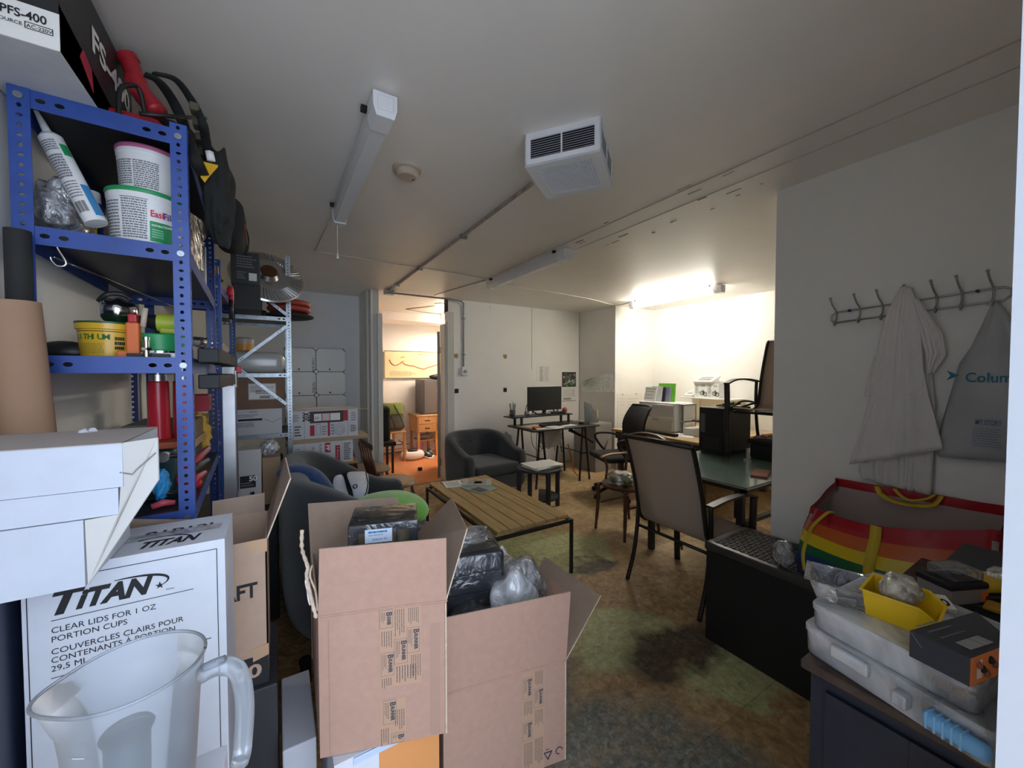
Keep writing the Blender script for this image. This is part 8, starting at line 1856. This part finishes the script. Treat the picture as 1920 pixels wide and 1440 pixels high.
# small things behind
def ctr(px, py, z): p = az(px, py, z); return p
p = ctr(1778, 1128, 0.90)
base_z = ZT
t = thing('blade_box', 'small clear-lidded box of black and white blades behind the yellow bin', 'box', (1.30, 0.27, ZT)); 
p = az(1780, 1105, ZT); X = T(p.x, p.y, KZ_+0.001, rz=-30)
# a low riser box carries the clutter at the back of the cabinet
boxat('tool_case', 'grey flat case at the back of the cabinet carrying small boxes', 'case', (1.42, 0.12, KZ_+0.001), (1.90, 0.29, 0.900), mat('dark grey case', (0.05, 0.05, 0.055), 0.5), 0.006)
RZ = 0.901
def onr(px, py, z=RZ): p = az(px, py, z); return p
p = onr(1782, 1118); X = T(p.x, p.y, RZ, rz=-25)
t.location = (p.x, p.y, RZ); WM[t.name] = Matrix.Translation(t.location)
MB(X).rbox((-0.05, -0.035, 0), (0.05, 0.035, 0.035), mat('pinkish grey card', (0.30, 0.26, 0.26), 0.6), 0.003).build('base', t); MB(X).rbox((-0.053, -0.038, 0.035), (0.053, 0.038, 0.050), black, 0.004).build('lid', t); MB(X).rbox((-0.03, -0.03, 0.050), (0.05, 0.03, 0.075), clearfilm, 0.004).build('clear_cover', t)
MB(X).rbox((0.035, -0.037, 0.005), (0.052, -0.034, 0.03), orange, 0.001).build('orange_tag', t)
p = onr(1738, 1135, ZT+0.02); 
X = T(1.345, 0.285, ZT, rz=-60)
t = thing('abrasive_pack', 'white pack marked 150 between the yellow bin and the blade box', 'pack', (1.345, 0.285, ZT))
p = az(1752, 1120, 0.935); X = T(p.x, p.y, ZT, rz=-50, rx=18)
t.location = (p.x, p.y, ZT); WM[t.name] = Matrix.Translation(t.location)
MB(X).rbox((-0.028, -0.02, 0.0), (0.028, 0.02, 0.012), offwhite, 0.001).text('150', V((-0.022, -0.012, 0.0122)), XD, YD, 0.026, ink, bold=0.03, width=0.044).build('pack', t)
p = onr(1858, 1118); X = T(p.x, p.y, RZ, rz=-35)
t = thing('hand_sander', 'yellow and black hand tool at the back right of the cabinet', 'tool', (p.x, p.y, RZ))
MB(X).rbox((-0.05, -0.04, 0), (0.05, 0.04, 0.02), black, 0.006).build('sole', t); MB(X).rbox((-0.045, -0.032, 0.02), (0.03, 0.032, 0.048), mat('tool yellow', (0.55, 0.36, 0.02), 0.5), 0.012).build('body', t, smooth=True)
tag(MB().rbox(V((p.x-0.10, p.y-0.06, RZ)), V((p.x-0.055, p.y+0.0, RZ+0.012)), mat('amber strip', (0.5, 0.25, 0.03), 0.5), 0.004).build('yellow_strip'), 'amber-yellow strip lying before the yellow and black hand tool', 'strip')
tag(MB().blob(az(1895, 1125, RZ)+V((0.02, 0.0, 0.03)), (0.05, 0.05, 0.035), darkfilm, seed=95).build('plastic_bag', smooth=True), 'dark crumpled plastic at the far right of the cabinet by the door jamb', 'plastic bag')

# ================================================================== ROOM BEHIND THE DOORWAY
lit2 = mat('lit warm tube', (1.0, 0.90, 0.76), 0.5, emit=ROOM2_POWER)
t = thing('strip_light', 'lit strip light on the ceiling of the room behind the doorway', 'ceiling light', (2.7, 6.25, CEIL))
MB().rbox((2.40, 6.20, CEIL-0.09), (2.50, 6.28, CEIL-0.002), lightwhite, 0.004).rbox((3.55, 6.20, CEIL-0.09), (3.62, 6.28, CEIL-0.002), lightwhite, 0.004).build('end_cap', t)
MB().rbox((2.50, 6.20, CEIL-0.09), (3.55, 6.28, CEIL-0.01), lit2, 0.01).build('diffuser', t)
MB().cyl((2.45, 6.22, CEIL-0.09), (2.45, 6.22, CEIL-0.26), 0.0015, white, n=6).cyl((2.45, 6.22, CEIL-0.28), (2.45, 6.22, CEIL-0.26), 0.008, white, r1=0.002, n=8).build('pull_cord', t)
c = az(826, 570, CEIL)
t = thing('globe_light', 'small round ceiling light glowing just inside the second room', 'ceiling light', (c.x, c.y, CEIL))
MB().lathe([(0.0, -0.10), (0.07, -0.085), (0.10, -0.045), (0.10, -0.015)], mat('dim glowing globe', (1.0, 0.92, 0.8), 0.5, emit=2.0), c=(c.x+0.02, c.y, CEIL), n=32).build('globe', t, smooth=True); MB().cyl((c.x+0.02, c.y, CEIL-0.016), (c.x+0.02, c.y, CEIL-0.001), 0.11, lightwhite, n=28).build('base', t, smooth=True, auto=40)
tag(MB().tube([(2.40, 6.24, CEIL-0.01), (2.05, 6.20, CEIL-0.006), (1.75, 6.05, CEIL-0.006), (2.0, 5.6, CEIL-0.006), (2.2, 5.2, CEIL-0.006)], 0.006, conduitm, n=6).build('ceiling_cable', smooth=True), 'brown cable zigzagging over the ceiling of the second room', 'cable')
# map
x0, z1m = ay(721, 658, 6.99).x, ay(721, 658, 6.99).z; z0m = ay(721, 708, 6.99).z; x1 = x0+1.35
t = thing('wall_map', 'long yellowish framed map with red routes on the far wall of the second room', 'map', ((x0+x1)/2, 6.99, z0m))
MB().box((x0, 6.975, z0m), (x1, 6.999, z1m), mat('map paper', (0.72, 0.62, 0.36), 0.6, var=0.05, scale=15)).build('sheet', t)
MB().box((x0-0.012, 6.965, z0m-0.012), (x1+0.012, 6.975, z0m), mat('map frame', (0.35, 0.30, 0.2), 0.5)).box((x0-0.012, 6.965, z1m), (x1+0.012, 6.975, z1m+0.012), mat('map frame', (0.35, 0.3, 0.2), 0.5)).box((x0-0.012, 6.965, z0m), (x0, 6.975, z1m), mat('map frame', (0.35, 0.3, 0.2), 0.5)).box((x1, 6.965, z0m), (x1+0.012, 6.975, z1m), mat('map frame', (0.35, 0.3, 0.2), 0.5)).build('frame', t)
mb = MB(); o = V((x0, 6.972, z0m)); H_ = z1m-z0m; rl2 = mat('map red', (0.55, 0.05, 0.08), 0.6)
path = [(0.08, 0.68), (0.12, 0.52), (0.2, 0.46), (0.3, 0.58), (0.36, 0.50), (0.45, 0.46), (0.52, 0.44), (0.60, 0.38), (0.70, 0.33), (0.80, 0.40), (0.92, 0.47), (1.05, 0.56), (1.2, 0.5)]
P_ = smoothpath([o+V((a, 0, b*H_)) for a, b in path], 8)
P_ = [p+V((0, 0, noise.noise(V((i*0.7, 1, 2)))*0.02)) for i, p in enumerate(P_)]
mb.tube(P_, 0.006, rl2, n=5)
rnd = random.Random(12); cs = [mat('map green', (0.35, 0.42, 0.12), 0.6), mat('map grey', (0.35, 0.33, 0.25), 0.6), mat('map rose', (0.6, 0.25, 0.2), 0.6)]
for k in range(22):
    x, z = rnd.uniform(0.1, 1.2), rnd.uniform(0.12, 0.85)*H_; mb.tube([o+V((x+j*0.02, 0.001, z+rnd.uniform(-0.02, 0.02))) for j in range(5)], 0.0022, cs[k % 3], n=4)
mb.lines(o, XD, ZD, 0.08, 0.06*H_, 0.6, 0.25*H_, 4, cs[1], 6, 0.3); mb.lines(o, XD, ZD, 0.6, 0.87*H_, 0.85, 0.93*H_, 1, ink, 7, 0.3)
mb.build('print', t)
# black metal lockers on the oak desk
t = thing('oak_desk', 'small honey-coloured wooden desk with two drawers in the second room', 'desk', (2.9, 6.6, 0))
dx0 = ay(783, 850, 6.45).x; OD = 6.45; ot = ay(800, 778, OD).z
MB().rbox((dx0-0.02, OD-0.01, ot-0.025), (dx0+1.1, 6.95, ot), oak, 0.004, 1).build('top', t)
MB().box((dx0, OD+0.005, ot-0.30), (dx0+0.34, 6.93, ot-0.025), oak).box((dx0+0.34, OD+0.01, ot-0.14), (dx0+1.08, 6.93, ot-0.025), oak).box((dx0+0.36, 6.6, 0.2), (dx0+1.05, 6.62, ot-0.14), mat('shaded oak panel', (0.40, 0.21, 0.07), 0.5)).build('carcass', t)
for k, (za, zb) in enumerate(((ot-0.155, ot-0.04), (ot-0.29, ot-0.17))):
    d = MB().rbox((dx0+0.015, OD-0.008, za), (dx0+0.325, OD+0.005, zb), oak, 0.003, 1).build('drawer', t); MB().rbox((dx0+0.13, OD-0.025, (za+zb)/2-0.008), (dx0+0.22, OD-0.008, (za+zb)/2+0.008), matteblack, 0.004).build('handle', d)
for x in (dx0+0.01, dx0+0.33, dx0+1.03):
    MB().box((x, OD+0.01, 0.002), (x+0.04, OD+0.05, ot-0.28 if x < dx0+0.5 else ot-0.1), oak).build('leg', t)
    MB().box((x, 6.88, 0.002), (x+0.04, 6.92, ot-0.28 if x < dx0+0.5 else ot-0.1), oak).build('leg', t)
oakdesk = t
t = thing('locker_cabinet', 'dark grey metal cabinet standing on the wooden desk in the second room', 'cabinet', (3.2, 6.7, ot))
lz = ay(800, 712, 6.5).z; lx = ay(793, 740, 6.5).x; lg = mat('dark grey metal', (0.12, 0.105, 0.105), 0.45)
MB().box((lx, 6.5, ot+0.001), (lx+0.9, 6.92, lz), lg).build('body', t)
for k in range(3): MB().rbox((lx+0.02+k*0.29, 6.485, ot+0.02), (lx+0.30+k*0.29, 6.499, lz-0.02), lg, 0.003).build('door', t)
tag(MB().blob((lx+0.35, 6.7, lz+0.05), (0.16, 0.10, 0.05), black, seed=7).build('black_bag', smooth=True), 'black bag lying on top of the dark grey metal cabinet', 'bag')
# chair with backpack
cx_ = ay(735, 850, 6.35).x
t = thing('wooden_chair', 'honey-coloured wooden chair in the second room holding a green-grey backpack', 'chair', (cx_, 6.5, 0))
c0x, c1x, cy0, cy1 = ay(716, 800, 6.3).x-0.15, ay(763, 812, 6.3).x, 6.30, 6.72
sz_ = ay(740, 810, 6.3).z
MB().rbox((c0x, cy0, sz_-0.03), (c1x, cy1, sz_), oak, 0.008).build('seat', t)
for (x, y, h_) in ((c0x+0.01, cy0+0.01, sz_-0.03), (c1x-0.05, cy0+0.01, sz_-0.03), (c0x+0.01, cy1-0.05, ay(740, 760, 6.7).z), (c1x-0.14, cy1-0.05, ay(740, 760, 6.7).z)): MB().rbox((x, y, 0.002), (x+0.04, y+0.04, h_), oak, 0.004).build('leg', t)
MB().rbox((c0x, cy1-0.045, ay(740, 768, 6.7).z), (c1x-0.10, cy1-0.015, ay(740, 759, 6.7).z), oak, 0.006).build('top_rail', t)
MB().box((c1x-0.045, cy0+0.05, 0.28), (c1x-0.02, cy1-0.05, 0.31), oak).box((c0x+0.05, cy0+0.02, 0.2), (c1x-0.05, cy0+0.04, 0.22), oak).build('stretcher', t)
t = thing('backpack', 'green and grey backpack leaning on the wooden chair in the second room', 'backpack', (cx_, 6.5, sz_))
p = ay(735, 788, 6.45)
MB(T(p.x, 6.48, sz_+0.23, rx=-12)).rbox((-0.19, -0.10, -0.22), (0.21, 0.10, 0.22), mat('olive grey nylon', (0.11, 0.11, 0.085), 0.8, var=0.15, scale=10), 0.07, 4).build('body', t, smooth=True)
MB(T(p.x, 6.48, sz_+0.23, rx=-12)).rbox((-0.17, -0.125, 0.02), (0.17, -0.08, 0.22), mat('moss green nylon', (0.20, 0.24, 0.06), 0.8), 0.03, 3).build('pocket', t, smooth=True)
MB(T(p.x, 6.48, sz_+0.23, rx=-12)).tube(smoothpath([(-0.15, -0.12, 0.18), (-0.05, -0.14, 0.0), (0.02, -0.12, -0.2)]), 0.008, black).tube(smoothpath([(0.02, -0.125, 0.18), (0.10, -0.14, 0.0), (0.17, -0.12, -0.2)]), 0.008, black).build('strap', t, smooth=True)
t = thing('dark_chair', 'black chair with a dark jacket just inside the second room on the left', 'chair', (1.3, 5.75, 0))
jx = ay(712, 850, 5.75).x
MB().rbox((jx-0.25, 5.72, 0.45), (jx+0.16, 5.86, 0.97), mat('dark jacket', (0.015, 0.02, 0.02), 0.9, bump=0.5, bscale=20), 0.06, 4).build('jacket', t, smooth=True)
MB().rbox((jx-0.25, 5.60, 0.40), (jx+0.20, 6.0, 0.46), black, 0.01).build('seat', t)
for (x, y) in ((jx-0.22, 5.62), (jx+0.14, 5.62), (jx-0.22, 5.94), (jx+0.14, 5.94)): MB().rbox((x, y, 0.002), (x+0.03, y+0.03, 0.41), matteblack, 0.003).build('leg', t)
# pouffe and shoes
c = ay(776, 846, 6.35); c = V((c.x, 6.42, 0.002))
t = thing('round_cushion', 'white ring-shaped cushion on the orange floor before the desk', 'cushion', tuple(c))
MB().tube([c+V((0.13*math.cos(a), 0.11*math.sin(a), 0.07)) for a in [i*2*PI/28 for i in range(29)]], 0.068, mat('white plush', (0.72, 0.70, 0.68), 0.95, sheen=0.5), n=14).build('ring', t, smooth=True)
tag(MB().ell(c+V((0, 0, 0.145)), (0.085, 0.075, 0.04), mat('dark shiny cap', (0.05, 0.02, 0.02), 0.3)).build('sunhat', smooth=True), 'dark shiny cap lying on the white ring cushion', 'cap')
tag(MB().blob(c+V((0.20, 0.22, 0.15)), (0.06, 0.06, 0.15), mat('magenta pink cloth', (0.45, 0.10, 0.22), 0.8), seed=3).build('pink_cloth', smooth=True), 'pink cloth standing between the white cushion and the desk', 'cloth')
def shoe(label, x, y, rz, m):
    t = thing('shoe', label, 'shoe', (x, y, 0.002), 'shoes under the wooden desk'); X = T(x, y, 0.002, rz=rz)
    MB(X).rbox((-0.045, -0.14, 0), (0.045, 0.14, 0.028), offwhite, 0.012, 3).build('sole', t, smooth=True)
    MB(X).ell((0, -0.06, 0.045), (0.043, 0.075, 0.035), m).ell((0, 0.065, 0.06), (0.042, 0.07, 0.055), m).build('upper', t, smooth=True)
    MB(X).tube([(-0.02, -0.06, 0.08), (0.02, -0.04, 0.085), (-0.02, -0.02, 0.09), (0.02, 0.0, 0.095)], 0.004, offwhite, n=5).build('laces', t)
gs = mat('dark grey shoe', (0.05, 0.055, 0.06), 0.7)
shoe('grey shoe pointing forward beside the white ring cushion', c.x+0.24, 6.36, 10, gs)
shoe('dark shoe behind the middle desk leg', c.x+0.34, 6.50, -5, mat('teal shoe', (0.03, 0.07, 0.09), 0.7))
shoe('dark shoe at the right under the wooden desk', c.x+0.62, 6.42, 20, gs)
MB().box((dx0+0.05, 6.50, 0.27), (dx0+0.34, 6.85, 0.285), oak).build('shelf_board', oakdesk)
t = thing('slippers', 'grey patterned slipper pair under the desk drawers', 'slippers', (c.x+0.3, 6.7, 0.29))
MB().blob((dx0+0.2, 6.62, 0.33), (0.13, 0.09, 0.045), mat('grey felt', (0.22, 0.21, 0.2), 0.9), seed=6).build('slipper', t, smooth=True)
t = thing('baseboard_heater', 'long white baseboard heater along the far wall of the second room', 'heater', (2.2, 6.93, 0))
MB().box((1.2, 6.93, 0.03), (dx0+0.0, 6.998, 0.19), white).build('cover', t); MB().box((1.2, 6.92, 0.165), (dx0, 6.93, 0.178), mat('heater slot', (0.10, 0.10, 0.12), 0.6)).box((1.2, 6.92, 0.035), (dx0, 6.93, 0.05), mat('heater slot', (0.1, 0.1, 0.12), 0.6)).build('slot', t)
tag(MB().rbox((1.78, 5.55, 0.003), (1.84, 5.60, 0.05), matteblack, 0.01).build('door_stop', smooth=True), 'small black door stop on the orange floor by the open door', 'door stop')
